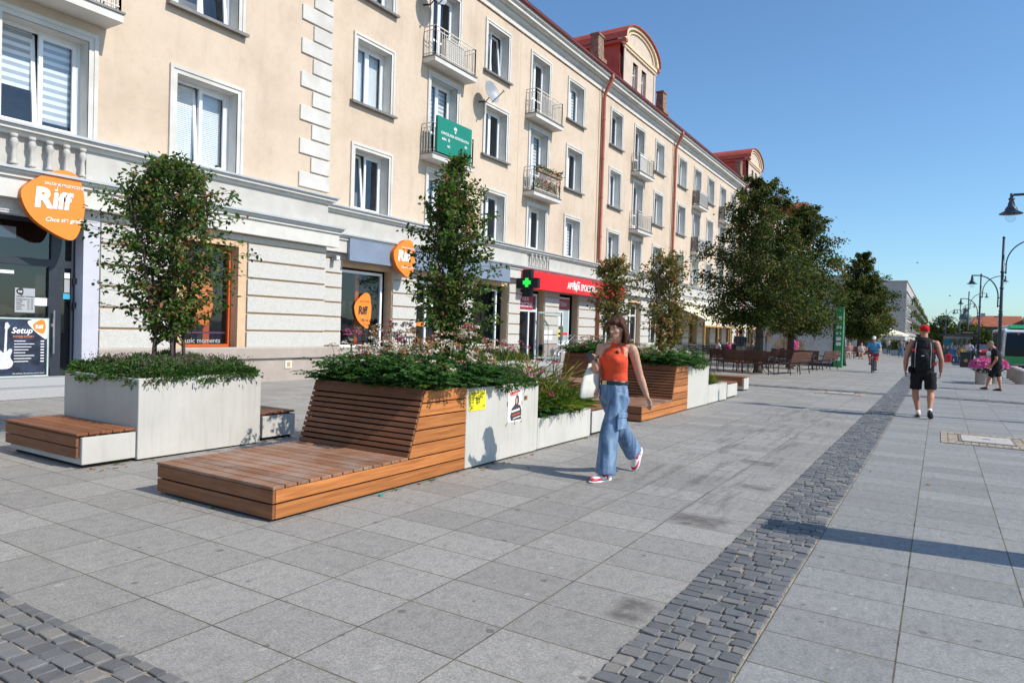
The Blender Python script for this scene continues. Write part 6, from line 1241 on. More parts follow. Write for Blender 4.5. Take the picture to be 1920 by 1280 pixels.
def car(label, x, y, colr, first=None):
    t = thing('parked_car', label, 'car', (x, y, ZR), 0, 'cars on the road'); w_ = .88; pr = [(y-2.05,.25),(y+2.05,.25),(y+2.1,.75),(y+1.95,.92),(y+1.3,.95),(y-1.0,.95),(y-1.9,.82),(y-2.1,.6)]
    mb = MB(); mb.prism([(x-w_, a, b+ZR) for a, b in pr], (2*w_, 0, 0)); mb.build('body', simple('car_paint_%s' % label.split()[0], colr, .25, var=.02, coat=.6), t, bevel=.06)
    mb = MB(); lo = [(x-w_+.06, y-1.05, .94+ZR), (x+w_-.06, y-1.05, .94+ZR), (x+w_-.06, y+1.6, .94+ZR), (x-w_+.06, y+1.6, .94+ZR)]; hi = [(x-w_+.2, y-.35, 1.42+ZR), (x+w_-.2, y-.35, 1.42+ZR), (x+w_-.2, y+1.1, 1.42+ZR), (x-w_+.2, y+1.1, 1.42+ZR)]; mb.hexa(lo, hi); mb.build('window', simple('dark_car_glass', (.05,.065,.08), .05, spec=.8), t, bevel=.03)
    mb = MB(); mb.box(x-w_+.22, x+w_-.22, y-.3, y+1.05, 1.42+ZR, 1.45+ZR); mb.build('roof', t.children[0].data.materials[0], t, bevel=.01)
    for s in (-1, 1): mb = MB(); mb.ball((x+s*.62, y-2.06, .68+ZR), (.17,.05,.07), 8, 5); mb.build('headlight', M['white'], t)
    for s in (-1, 1):
        for yy in (y-1.3, y+1.3): mb = MB(); mb.tube([(x+s*.72, yy, .31+ZR), (x+s*.9, yy, .31+ZR)], .31, 14); mb.build('wheel', M['black'], t)
car('silver car coming along the road beyond the petunias', 4.3, 70, (.42,.44,.45)); car('white car behind the silver one', 6.0, 80, (.7,.7,.7)); car('red car further along the road', 4.4, 95, (.35,.03,.03)); car('blue car farthest along the road', 4.6, 108, (.04,.08,.2))
# ------------------------------------------------------------------ distance
GREY = simple('grey_stone_cladding', (.44,.42,.39), .85, var=.06, scale=.3, bmp=.1)
def block(name, label, x0, x1, y0, y1, h, mat, side=True, rows=3, base=2.6, plants=True):
    t = thing(name, label, 'building', ((x0+x1)/2, (y0+y1)/2, 0)); mb = MB(); mb.box(x0, x1, y0, y1, 0, h-1.6); mb.box(x0-.15, x1+.15, y0-.15, y1, h-1.6, h-1.4); mb.box(x0+.02, x1-.02, y0+.02, y1, h-1.4, h); mb.box(x0-.1, x1+.1, y0-.1, y1, h, h+.15); mb.box(x0-.2, x1+.2, y0-.2, y1, base-.3, base); mb.box(x0-.1, x1+.1, y0-.1, y1, 0, .8); mb.build('wall', mat, t)
    n = int((y1-y0)/3.2)
    for r in range(rows):
        mb = MB()
        for k in range(n): z = base+.5+r*(h-base-1.9)/rows; mb.box(x1-.01, x1+.03, y0+1.2+k*3.2, y0+2.4+k*3.2, z, z+1.35)
        mb.build('window_row', M['gpaper'] if False else simple('far_window', (.05,.06,.07), .2), t)
    mb = MB(); bl = Leaves(); R = np.random.default_rng(5)
    for r in range(rows):
        for k in range(0, n, 2): z = base+.2+r*(h-base-1.9)/rows; y = y0+1.0+k*3.2; mb.box(x1, x1+.9, y, y+1.8, z, z+.12); mb.box(x1+.85, x1+.9, y, y+1.8, z+.12, z+.9, 1); m_ = 60; bl.add(np.stack([R.normal(x1+.9, .15, m_), R.uniform(y, y+1.8, m_), R.normal(z+.8, .25, m_)], 1), rdir(m_), rdir(m_), .3, .2, R.uniform(0, 1, m_))
    mb.build('balcony', [mat, M['gpaper']], t)
    if plants: bl.build('balcony_plants', [LIME], t)
    mb = MB()
    for x, z in ((x1-3.2, h-1.0), (x1-6.4, h-1.0), (x1-3.1, h-3.4)): mb.box(x-.35, x+.35, y0-.02, y0+.02, z-.25, z+.4)
    mb.build('window', simple('far_dark_window', (.04,.05,.06), .2), t); return t
block('stone_building', 'tall grey stone building with balcony plants beyond the olive lime tree', -17, -4.45, 118, 250, 10.2, GREY)
block('stone_building', 'lower grey block between the peach tenement and the tall stone building', -34, -12.2, 112, 117, 10.6, GREY, plants=False, rows=0)
mb = MB(); mb.box(-12.6, -11.5, 119, 120, 10.35, 11.2); tag(mb.build('roof_unit', M['gpaper']), 'small grey unit on the roof of the tall stone building', 'roof unit')
t = thing('church_tower', 'distant cream church tower with a green copper dome and lantern', 'church tower', (6.5, 260, 0)); mb = MB(); mb.box(5.1, 7.9, 260, 263, 0, 7.4); mb.box(4.9, 8.1, 259.8, 263.2, 7.4, 7.7); mb.box(5.2, 7.8, 260.1, 262.9, 7.7, 8.6); mb.build('wall', simple('cream_far_wall', (.50,.40,.26), .8), t)
mb = MB(); mb.lathe([(1.6,8.6),(1.7,8.9),(1.55,9.6),(1.1,10.3),(.65,10.6),(.62,11.6),(.8,11.7),(.5,12.1),(.12,12.4),(.03,13.3)], (6.5, 261.5, 0), 14); mb.build('dome', simple('patina_copper', (.075,.12,.12), .6, var=.1), t, smooth=True); mb = MB()
for z in (6.1, 3.6): mb.box(6.1, 6.9, 259.94, 260.0, z, z+.9)
mb.build('window', M['dark'], t)
def house(label, x0, x1, y0, y1, eave, ridge, wall, seed=0):
    t = thing('tiled_house', label, 'house', ((x0+x1)/2, y0, 0), 0, 'red-roofed houses at the end of the street'); mb = MB(); mb.box(x0, x1, y0, y1, -.1, eave); mb.prism([(x0, y0, eave), (x0, y1, eave), (x0, (y0+y1)/2, ridge-.1)], (x1-x0, 0, 0)); mb.build('wall', wall, t)
    mb = MB(); mb.hexa([(x0-.3,y0-.4,eave-.1),(x1+.3,y0-.4,eave-.1),(x1+.3,(y0+y1)/2,ridge),(x0+1.2,(y0+y1)/2,ridge)], [(x0-.3,y0-.4,eave+.05),(x1+.3,y0-.4,eave+.05),(x1+.3,(y0+y1)/2,ridge+.15),(x0+1.2,(y0+y1)/2,ridge+.15)]); mb.hexa([(x0+1.2,(y0+y1)/2,ridge),(x1+.3,(y0+y1)/2,ridge),(x1+.3,y1+.4,eave),(x0-.3,y1+.4,eave)], [(x0+1.2,(y0+y1)/2,ridge+.15),(x1+.3,(y0+y1)/2,ridge+.15),(x1+.3,y1+.4,eave+.15),(x0-.3,y1+.4,eave+.15)]); rf = mb.build('roof', simple('orange_roof_tiles', (.36,.11,.05), .8, var=.12, scale=1.5), t)
    for k in range(int((x1-x0)/3.5)): mb = MB(); x = x0+2+k*3.5; mb.box(x, x+.9, (y0+y1)/2-.4, (y0+y1)/2+.3, ridge-.3, ridge+.75); mb.build('chimney', M['gpaper'], rf)
    for k in range(int((x1-x0)/2.2)):
        for z in (eave-1.5, eave-3.2): mb = MB(); x = x0+.7+k*2.2; mb.box(x, x+.8, y0-.03, y0, z, z+1.0); mb.build('window', M['dark'], t)
house('long house with an orange tiled roof beyond the bus', 6.2, 16, 200, 208, 5.3, 7.9, simple('brown_far_wall', (.24,.16,.12), .85)); house('house with a brownish roof at the far right', 16.3, 34, 196, 206, 5.6, 7.9, simple('brown_far_wall_dark', (.22,.17,.14), .85))
def bushy(label, x, y, r, h, seed, z0=0., nm='distant_tree'):
    t = thing(nm, label, 'tree', (x, y, 0), 0, 'distant trees beyond the shelter'); mb = MB(); mb.tube([(x, y, 0), (x, y, h*.6)], [.25, .12], 7); mb.build('trunk', M['bark'], t); lv = Leaves(); R = np.random.default_rng(seed); K = 60; n = 36; c = rdir(K)*R.uniform(.5, 1, (K, 1)); P = np.array([x, y, h*.58])+c*np.array([r, r, h*.42]); P = np.repeat(P, n, 0)+R.normal(0, r*.16, (K*n, 3)); lv.add(P, rdir(K*n, -.3), rdir(K*n, 1), r*.17, r*.12, np.clip(np.repeat(R.uniform(.15, .6, K), n)+R.normal(0, .15, K*n), 0, 1)); lv.build('crown', [LIME], t)
for i, (x, y, r, h) in enumerate(((.3, 150, 2.0, 6.6), (-2.6, 170, 3., 4.6), (2.4, 175, 2.4, 4.2), (6.0, 165, 2.2, 4.0), (5.2, 196, 3.4, 6.0), (4.6, 120, 1.6, 3.4), (-6, 230, 5, 6), (15.5, 190, 3.0, 3.9))): bushy(['rounded tree rising behind the bus shelter', 'low tree left of the bus shelter', 'dark tree behind the shelter roof', 'autumn tree in front of the brick house', 'tree beside the church tower', 'small street tree between the lamps', 'hazy tree at the far end of the street', 'tree in front of the far right house'][i], x, y, r, h, 80+i)
hz = MB(); R_ = random.Random(3); bump_ = [(x, 420+R_.uniform(-20,20), 5.5+2.2*math.sin(x*.03)+R_.uniform(0,2.5)) for x in range(-420, 460, 12)]
for i in range(len(bump_)-1): (a, y, z), (b, y2, z2) = bump_[i], bump_[i+1]; hz.hexa([(a,y,-.1),(b,y2,-.1),(b,y2+30,-.1),(a,y+30,-.1)], [(a,y+8,z),(b,y2+8,z2),(b,y2+24,z2),(a,y+24,z)])
tag(hz.build('far_hills', simple('far_wooded_hill', (.05,.07,.05), .9, var=.3, scale=.2)), kind='structure')
# two gulls in the sky
for i, (px, py) in enumerate(((1720, 493), (1781, 555))):
    p = onY(px, py, 120); t = thing('bird', ['small bird gliding in the sky above the grey building', 'small bird gliding left of the lamps'][i], 'bird', p, 0, 'birds in the sky'); mb = MB(); mb.tube([p+Vector((-.16,0,0)), p, p+Vector((.2,0,0))], [.02,.06,.01], 6); mb.build('body', M['gpaper'], t); mb = MB(); mb.hexa([p+Vector(q) for q in ((-.1,0,0),(.1,0,0),(.1,0,.02),(-.1,0,.02))], [p+Vector(q) for q in ((-.05,.6,.12),(.02,.6,.12),(.02,.6,.13),(-.05,.6,.13))]); mb.hexa([p+Vector(q) for q in ((-.1,0,0),(.1,0,0),(.1,0,.02),(-.1,0,.02))], [p+Vector(q) for q in ((-.05,-.6,.12),(.02,-.6,.12),(.02,-.6,.13),(-.05,-.6,.13))]); mb.build('wings', M['gpaper'], t)
# ------------------------------------------------------------------ people
def skinmat(name, c): 
    m, nt, p = newmat(name); co = coords(nt, 'World'); f = noise(nt, co, 30, 4)
    nt.links.new(ramp(nt, f, [(.3, tuple(x*.86 for x in c)), (.7, tuple(min(1, x*1.08) for x in c))]), p.inputs['Base Color']); p.inputs['Roughness'].default_value = .5; p.inputs['Subsurface Weight'].default_value = .08; p.inputs['Subsurface Radius'].default_value = (.01, .004, .002); p.inputs['Specular IOR Level'].default_value = .4; return m
SK1, SK2, SK3 = skinmat('tanned_skin', (.56,.31,.21)), skinmat('sunburnt_skin', (.47,.22,.135)), skinmat('fair_skin', (.56,.33,.23))
def fabric(name, c, var=.08, scale=18, bmp=.25, bs=60): return simple(name, c, .85, var=var, scale=scale, bmp=bmp, bscale=bs, spec=.2)
def vv(*a): return Vector(a)
def as_part(me, name, mat, parent, crease=0., cscale=9., seed=1, local=False, zs=1.):
    off = Vector() if local else worldloc(parent)
    if crease:
        r = random.Random(seed); ph = [(r.uniform(0, 6), r.uniform(.6, 1.4)) for _ in range(4)]; me.calc_loop_triangles(); nm = [v.normal.copy() for v in me.vertices]
        for v, n in zip(me.vertices, nm):
            c = Vector((v.co.x, v.co.y, v.co.z*zs)); d = math.sin(c.z*cscale*2.6+c.x*cscale*1.9+c.y*cscale*1.2+ph[0][0])*math.sin(c.x*cscale*1.5-c.z*cscale*.9+ph[1][0])+.6*math.sin(c.z*cscale*5+c.y*cscale*3+ph[2][0])*math.sin(c.y*cscale*2+ph[3][0]); v.co = v.co+n*d*crease
    for v in me.vertices: v.co -= off
    me.materials.clear()
    for m in (mat if isinstance(mat, (list, tuple)) else [mat]): me.materials.append(m)
    me.name = name; return link(name, me, parent)
def hand(mb, wr, d, palm_n, side, s=1., curl=.35, spread=.0):
    # wr wrist, d pointing direction, palm_n palm normal, side: direction of the thumb
    d = Vector(d).normalized(); n = Vector(palm_n); n = (n-d*n.dot(d)).normalized(); sd = d.cross(n).normalized(); sd = sd if sd.dot(Vector(side)) > 0 else -sd
    mb.tube([wr, wr+d*.03*s, wr+d*.06*s, wr+d*.088*s], [(.025*s,.018*s), (.036*s,.015*s), (.042*s,.014*s), (.038*s,.011*s)], 10, side=sd)
    for k, (o, L) in enumerate(((.030,.070), (.010,.078), (-.010,.073), (-.029,.058))):
        b = wr+d*.083*s+sd*o*s; c = curl+k*.08; p = [b]; a = c*.5
        for f in (.45, .33, .22): dd = d*math.cos(a)+n*math.sin(a)+sd*spread*o*12; b = b+dd*L*f*s; p.append(b); a += c
        mb.tube(p, [.0092*s, .0085*s, .0078*s, .0062*s], 7)
    b = wr+d*.025*s+sd*.028*s; p = [b, b+(sd*.75+d*.6+n*.25)*.034*s, b+(sd*.95+d*1.5+n*.6)*.034*s, b+(sd*.9+d*2.2+n*1.0)*.032*s]; mb.tube(p, [.013*s, .0115*s, .0098*s, .007*s], 7)
def head(mb, c, f, upv, s=1.):
    f = Vector(f).normalized(); u = Vector(upv); u = (u-f*u.dot(f)).normalized(); r = f.cross(u)
    P = lambda a, b, h: c+r*a*s+f*b*s+u*h*s
    def blob(a, b, h, ra, rb, rh):
        k = len(mb.v); mb.ball((0,0,0), (1,1,1), 14, 10)
        for i in range(k, len(mb.v)): q = mb.v[i]; mb.v[i] = tuple(P(a+q[0]*ra, b+q[1]*rb, h+q[2]*rh))
    blob(0, -.012, .035, .074, .092, .078); blob(0, .010, -.02, .063, .076, .085); blob(0, .030, -.066, .050, .050, .042); blob(0, .060, -.098, .024, .026, .019); blob(0, .058, -.072, .034, .032, .030)
    mb.tube([P(0,.082,.014), P(0,.092,-.010), P(0,.101,-.030)], [.007*s, .0095*s, .0115*s], 8); blob(0, .087, -.034, .0145, .011, .008)
    for q in (-1, 1): blob(q*.036, .046, -.026, .024, .030, .024); blob(q*.074, -.006, -.01, .008, .018, .03); blob(q*.03, .072, .026, .022, .010, .008)
    blob(0, .086, -.061, .020, .009, .006); blob(0, .084, -.072, .017, .009, .006); return P
def facebits(P, t, lipc=(.36,.10,.09), brow=(.06,.03,.02)):
    mb = MB(); ci = lambda a, b, h, ra, rb, rh: None
    def el(a, b, h, ra, rb, rh, mi):
        k = len(mb.v); mb.ball((0,0,0), (1,1,1), 8, 6, mi)
        for i in range(k, len(mb.v)): q = mb.v[i]; mb.v[i] = tuple(P(a+q[0]*ra, b+q[1]*rb, h+q[2]*rh))
    for q in (-1, 1): el(q*.030, .0745, .006, .010, .006, .0035, 0); el(q*.030, .0785, .006, .006, .004, .0042, 1); el(q*.031, .079, .028, .020, .006, .004, 2)
    el(0, .0915, -.0615, .019, .005, .0042, 3); el(0, .0895, -.0705, .016, .005, .0048, 3)
    mb.build('face_feature', [simple('eye_white', (.42,.38,.36), .4), M['ink'], simple('brow', brow, .7), simple('lips', lipc, .45)], t, smooth=True)
def foot(mb, heel, toe, s=1., w_=.045, h=.075):
    heel, toe = Vector(heel), Vector(toe); d = (toe-heel); L = d.length; d.normalize(); up_ = Vector((0,0,1)); up_ = (up_-d*up_.dot(d)); up_ = up_.normalized() if up_.length > .2 else Vector((0,-1,0)); sd = d.cross(up_)
    mb.tube([heel-d*.01+up_*.04, heel+d*.03+up_*.042, heel+d*L*.4+up_*.042, heel+d*L*.62+up_*.034, heel+d*L*.82+up_*.028, heel+d*L*.98+up_*.022], [(.022,.03), (.036*s,.042), (.040*s,.042), (w_*s,.034), (w_*s*.96,.027), (.022*s,.016)], 12, side=sd); return d, up_, sd
def shoe(t, heel, toe, main, sole, accent=None, name='shoe', s=1.1, swoosh=False):
    mb = MB(); d, u, sd = foot(mb, heel, toe, s); heel = Vector(heel); L = (Vector(toe)-heel).length
    me = remeshed(mb, .009, 3); o = as_part(me, name, main if not accent else [main, accent], t)
    if accent:
        off = worldloc(t)
        for p in o.data.polygons:
            c = p.center+off-heel; a, b, h = c.dot(d)/L, c.dot(sd), c.dot(u)
            if (a > .52 and a < .88 and h > .045) or (.3 < a < .55 and .02 < h < .05) or (a < .2 and .02 < h < .055 and abs(b) > .02): p.material_index = 1
    mb = MB(); mb.tube([heel-d*.02+u*.008, heel+d*.03+u*.008, heel+d*L*.4+u*.008, heel+d*L*.7+u*.008, heel+d*L*.92+u*.010, heel+d*(L+.012)+u*.014], [(.02,.012), (.042*s,.014), (.042*s,.014), (.050*s,.014), (.042*s,.012), (.012,.008)], 12, side=sd); mb.build('sole', sole, o, smooth=True); return o
# -------- the walking woman
t = thing('person', 'woman in an orange sleeveless top and wide blue jeans walking while looking at a phone', 'person', (-2.9, 6.8, 0))
FD = vv(-.22, -.975, 0); SDv = vv(.975, -.22, 0)          # body forward, her left
C = lambda z, a=0., b=0.: vv(-2.905, 6.80, z)+SDv*a+FD*b
hc = vv(-2.868, 6.735, 1.585); hf = vv(-.28, -.92, -.20)
lsh, lel, lwr = vv(-2.735, 6.845, 1.375), vv(-2.69, 6.965, 1.09), vv(-2.625, 7.03, .865)
rsh, rel, rwr = vv(-3.035, 6.735, 1.385), vv(-3.085, 6.715, 1.115), vv(-3.01, 6.50, 1.215)
mb = MB(); P = head(mb, hc, hf, (-.1, -.25, 1), .98)
mb.tube([C(1.37, 0, -.01), C(1.43, 0, 0), hc+vv(.0,.02,-.10), hc+vv(0,.02,-.03)], [.062, .052, .050, .05], 12)
mb.tube([C(1.02), C(1.10), C(1.20, 0, .012), C(1.29, 0, .012), C(1.36, 0, -.005), C(1.405, 0, -.01)], [(.135,.10), (.128,.095), (.14,.105), (.150,.10), (.150,.075), (.075,.055)], 16, side=SDv)
for sh, el, wr in ((lsh, lel, lwr), (rsh, rel, rwr)): mb.ball(sh+vv(0,0,-.012), (.054,.052,.056), 12, 8); mb.tube([sh+vv(0,0,-.005), sh+(el-sh)*.2, sh+(el-sh)*.45, el, el+(wr-el)*.3, wr-(wr-el)*.02], [.048, .053, .048, .039, .040, .026], 12); mb.tube([C(1.40)+(sh-C(1.40))*.2, C(1.375)+(sh-C(1.375))*.85], [.045, .040], 10)
hand(mb, lwr, (.30,.25,-.92), (-.6,-.75,0), (-.3,-.8,-.2), 1., .45, .15); hand(mb, rwr, (.05,-.55,.35), (.35,.25,.9), (.6,-.3,.4), 1., .75)
mb.tube([C(.9), C(1.03)], [(.14,.10),(.135,.10)], 12, side=SDv)
body = as_part(remeshed(mb, .0062, 3), 'body', SK1, t); facebits(P, t)
# orange ribbed top
OT, ont, op = newmat('orange_ribbed_knit'); oc = coords(ont, 'World'); wv = N(ont, 'ShaderNodeTexWave', Scale=40., Distortion=.3); wv.bands_direction = 'X'; mpn = N(ont, 'ShaderNodeMapping'); mpn.inputs['Rotation'].default_value = (0, 0, .22); ont.links.new(oc, mpn.inputs[0]); ont.links.new(mpn.outputs[0], wv.inputs[0])
ont.links.new(ramp(ont, wv.outputs['Fac'], [(.15, (.60,.05,.013)), (.6, (.80,.08,.022))]), op.inputs['Base Color']); op.inputs['Roughness'].default_value = .8; bump(ont, op, wv.outputs['Fac'], .25, .004)
mb = MB(); mb.tube([C(.995), C(1.06), C(1.12), C(1.19, 0, .016), C(1.245, 0, .024), C(1.29, 0, .02), C(1.335, 0, .008), C(1.375, 0, .0), C(1.405, 0, 0)], [(.148,.116), (.146,.112), (.142,.110), (.152,.122), (.160,.128), (.155,.112), (.122,.090), (.088,.076), (.072,.066)], 22, side=SDv)
for s in (-1, 1): mb.ball(C(1.245, s*.070, .082), (.066,.066,.062), 12, 8); mb.tube([C(1.31, s*.125, .05), C(1.385, s*.105, .035), C(1.405, s*.095, -.01), C(1.37, s*.115, -.06), C(1.30, s*.12, -.07)], [(.028,.012)]*5, 8)
mb.tube([C(1.40), C(1.435, 0, 0)], [(.070,.064),(.060,.058)], 14, side=SDv)
top = as_part(remeshed(mb, .0075, 3), 'tank_top', OT, t, .0025, 9, 3)
mb = MB(); a = C(1.328, .088, .094); mb.ball(a, (.022,.005,.024), 10, 8); mb.build('printed_mark', M['ink'], t, smooth=True)
# jeans
def denim():
    m, nt, p = newmat('washed_blue_denim'); co = coords(nt, 'World'); f = noise(nt, coords(nt, 'World', (7, 7, 2.2)), 1.6, 6, .65); g = noise(nt, co, 220, 2)
    c = ramp(nt, f, [(.32, (.022,.060,.14)), (.5, (.085,.165,.30)), (.66, (.25,.36,.50))]); c = mix(nt, mth(nt, 'MULTIPLY', g, .3), c, (.30,.40,.52)); nt.links.new(c, p.inputs['Base Color']); p.inputs['Roughness'].default_value = .85; bump(nt, p, noise(nt, co, 24, 5, .65, .6), .6, .012); return m
DN = denim(); hl, hr = C(.86, .085), C(.86, -.085)
kl, al = vv(-2.885, 6.655, .50), vv(-2.895, 6.625, .075); kr, ar = vv(-2.875, 6.965, .50), vv(-2.845, 7.245, .215)
mb = MB(); mb.tube([C(1.045), C(1.0), C(.93), C(.85), C(.79)], [(.140,.110), (.148,.120), (.160,.130), (.164,.130), (.12,.10)], 20, side=SDv)
mb.tube([hl+vv(0,0,.02), hl+(kl-hl)*.3, hl+(kl-hl)*.65, kl, kl+(al-kl)*.5, al], [(.098,.118), (.100,.114), (.098,.106), (.096,.102), (.099,.106), (.104,.114)], 16, side=SDv)
mb.tube([hr+vv(0,0,.02), hr+(kr-hr)*.3, hr+(kr-hr)*.65, kr, kr+(ar-kr)*.5, ar], [(.098,.115), (.096,.106), (.090,.098), (.088,.094), (.090,.098), (.092,.106)], 16, side=SDv)
jn = as_part(remeshed(mb, .0105, 3), 'jeans', DN, t, .0045, 22, 5, zs=.16)
DK = fabric('dark_denim_seam', (.06,.13,.25)); off = SDv
mb = MB(); q = hl+(kl-hl)*.62+SDv*.098; mb.hexa([q+FD*a+vv(0,0,b)+SDv*.0 for a, b in ((-.075,-.10),(.075,-.10),(.08,.07),(-.08,.07))], [q+FD*a+vv(0,0,b)+SDv*.016 for a, b in ((-.07,-.095),(.07,-.095),(.075,.065),(-.075,.065))]); mb.build('cargo_pocket', DN, jn, bevel=.006)
mb = MB(); mb.hexa([q+FD*a+vv(0,0,b)+SDv*.012 for a, b in ((-.083,.02),(.083,.02),(.083,.08),(-.083,.08))], [q+FD*a+vv(0,0,b)+SDv*.024 for a, b in ((-.08,.025),(.08,.025),(.08,.076),(-.08,.076))]); mb.build('pocket_flap', DN, jn, bevel=.004)
mb = MB(); n = 36; R1 = [C(1.0)+SDv*.151*math.cos(2*math.pi*k/n)+FD*.124*math.sin(2*math.pi*k/n) for k in range(n+1)]; mb.tube([p+vv(0,0,.012) for p in R1], [(.021,.006)]*(n+1), 6, side=(0,0,1)); mb.build('belt', M['black'], t)
mb = MB(); b = C(1.012, -.03, .127); mb.hexa([b+SDv*a+vv(0,0,z)-FD*.006 for a, z in ((-.026,-.02),(.026,-.02),(.026,.02),(-.026,.02))], [b+SDv*a+vv(0,0,z)+FD*.012 for a, z in ((-.026,-.02),(.026,-.02),(.026,.02),(-.026,.02))]); mb.build('buckle', simple('brass', (.45,.36,.20), .35, metal=.8), t)
RD, WH = simple('red_leather', (.60,.015,.035), .4, var=.04), simple('white_leather', (.75,.74,.73), .45)
shoe(t, (-2.89, 6.715, .0), (-2.975, 6.425, .0), RD, WH, WH, 'sneaker', 1.08); shoe(t, (-2.818, 7.40, .235), (-2.845, 7.30, .005), RD, WH, WH, 'sneaker', 1.08)
# hair: shoulder-length brown with a fringe
HR, hnt, hp = newmat('dark_brown_hair'); hc_ = coords(hnt, 'World', (90, 90, 9)); hn = noise(hnt, hc_, 1.2, 4, .6); hnt.links.new(ramp(hnt, hn, [(.35, (.022,.008,.005)), (.65, (.105,.036,.02))]), hp.inputs['Base Color']); hp.inputs['Roughness'].default_value = .6; hp.inputs['Specular IOR Level'].default_value = .25; bump(hnt, hp, hn, .6, .008)
mb = MB()
def hb(a, b, h, ra, rb, rh):
    k = len(mb.v); mb.ball((0,0,0), (1,1,1), 14, 10)
    for i in range(k, len(mb.v)): q = mb.v[i]; mb.v[i] = tuple(P(a+q[0]*ra, b+q[1]*rb, h+q[2]*rh))
hb(0, -.020, .046, .086, .100, .080); hb(0, .048, .080, .064, .042, .028); hb(0, -.06, -.02, .078, .055, .09)
for q in (-1, 1): mb.tube([P(q*.068, .02, .075), P(q*.084, -.012, .01), P(q*.086, -.028, -.06), P(q*.082, -.03, -.13), P(q*.072, -.02, -.185)], [(.020,.026), (.020,.034), (.020,.036), (.020,.034), (.012,.02)], 10)
mb.tube([P(0, -.05, .02), P(0, -.085, -.06), P(0, -.085, -.13), P(0, -.075, -.195)], [(.08,.05), (.082,.045), (.085,.035), (.07,.02)], 12, side=P(1,0,0)-P(0,0,0))
for k in range(6): a = -.055+k*.022; mb.tube([P(a, .07, .085), P(a*1.05, .094, .062), P(a*1.1+.004, .094, .046-.005*(k % 2))], [.014, .013, .006], 6)
as_part(remeshed(mb, .0075, 2), 'hair', HR, t, .003, 30, 8)
# held phone (rests in the right hand) and tote bag
ph = thing('phone', 'black smartphone held in the right hand of the woman in the orange top', 'phone', rwr+vv(.02,-.11,.07)); mb = MB(); o = rwr+vv(.015,-.105,.062); ud = vv(-.1,-.55,.45).normalized(); sd_ = vv(.96,-.2,.05).normalized(); nn_ = ud.cross(sd_)
mb.hexa([o+sd_*a*.037+ud*b*.075-nn_*.005 for a, b in ((-1,-1),(1,-1),(1,1),(-1,1))], [o+sd_*a*.037+ud*b*.075+nn_*.005 for a, b in ((-1,-1),(1,-1),(1,1),(-1,1))]); mb.build('case', M['black'], ph, bevel=.003); mb = MB(); mb.hexa([o+sd_*a*.033+ud*b*.07-nn_*.0056 for a, b in ((-1,-1),(1,-1),(1,1),(-1,1))], [o+sd_*a*.033+ud*b*.07-nn_*.006 for a, b in ((-1,-1),(1,-1),(1,1),(-1,1))]); mb.build('screen', simple('phone_screen', (.08,.10,.13), .1), ph)
bg2 = thing('tote_bag', 'off-white cloth tote bag hanging from the shoulder of the woman in the orange top', 'bag', (-3.08, 6.62, .9)); mb = MB()
bc = vv(-3.10, 6.66, 0); bd = vv(-.15, -.96, 0).normalized(); bs_ = vv(-.96,.15,0)
ring = lambda z, L, th, sh=0.: [bc+vv(0,0,z)+bd*(L*math.cos(a)+sh)+bs_*(th*math.sin(a)) for a in np.linspace(0, 2*math.pi, 16, False)]
rg = [ring(.845,.145,.018,.05), ring(.86,.165,.035,.045), ring(.95,.165,.05,.03), ring(1.06,.150,.045,.01), ring(1.16,.115,.03,-.02), ring(1.205,.10,.012,-.03)]
vs = [p for r in rg for p in r]; fs = [(i*16+j, i*16+(j+1)%16, (i+1)*16+(j+1)%16, (i+1)*16+j) for i in range(5) for j in range(16)]+[tuple(range(15,-1,-1))]; mb.idx(vs, fs); me = mb.mesh('pouch', [fabric('off_white_canvas', (.66,.64,.57), .05, 12)], worldloc(bg2), True); as_part_ = link('pouch', me, bg2)
for v in me.vertices: v.co += Vector((0, 0, 0))+v.normal*.004*math.sin(v.co.z*40+v.co.y*60)
mb = MB()
for s, col in ((-.09, 0), (.06, 0)): mb.tube([bc+vv(0,0,1.20)+bd*(s-.02), rsh+vv(-.05,-.02+s*.2,-.05), rsh+vv(.0,-.01+s*.15,.048), rsh+vv(.03,.04,.03), bc+vv(.04,0,1.20)+bd*(s-.02)], [(.012,.003)]*5, 6)
mb.build('strap', M['black'], bg2); mb = MB(); p = bc+bs_*-.047+vv(0,0,.90)+bd*-.01; mb.ball(p, (.006,.022,.02), 8, 6); mb.build('emblem', M['inkred'], bg2)
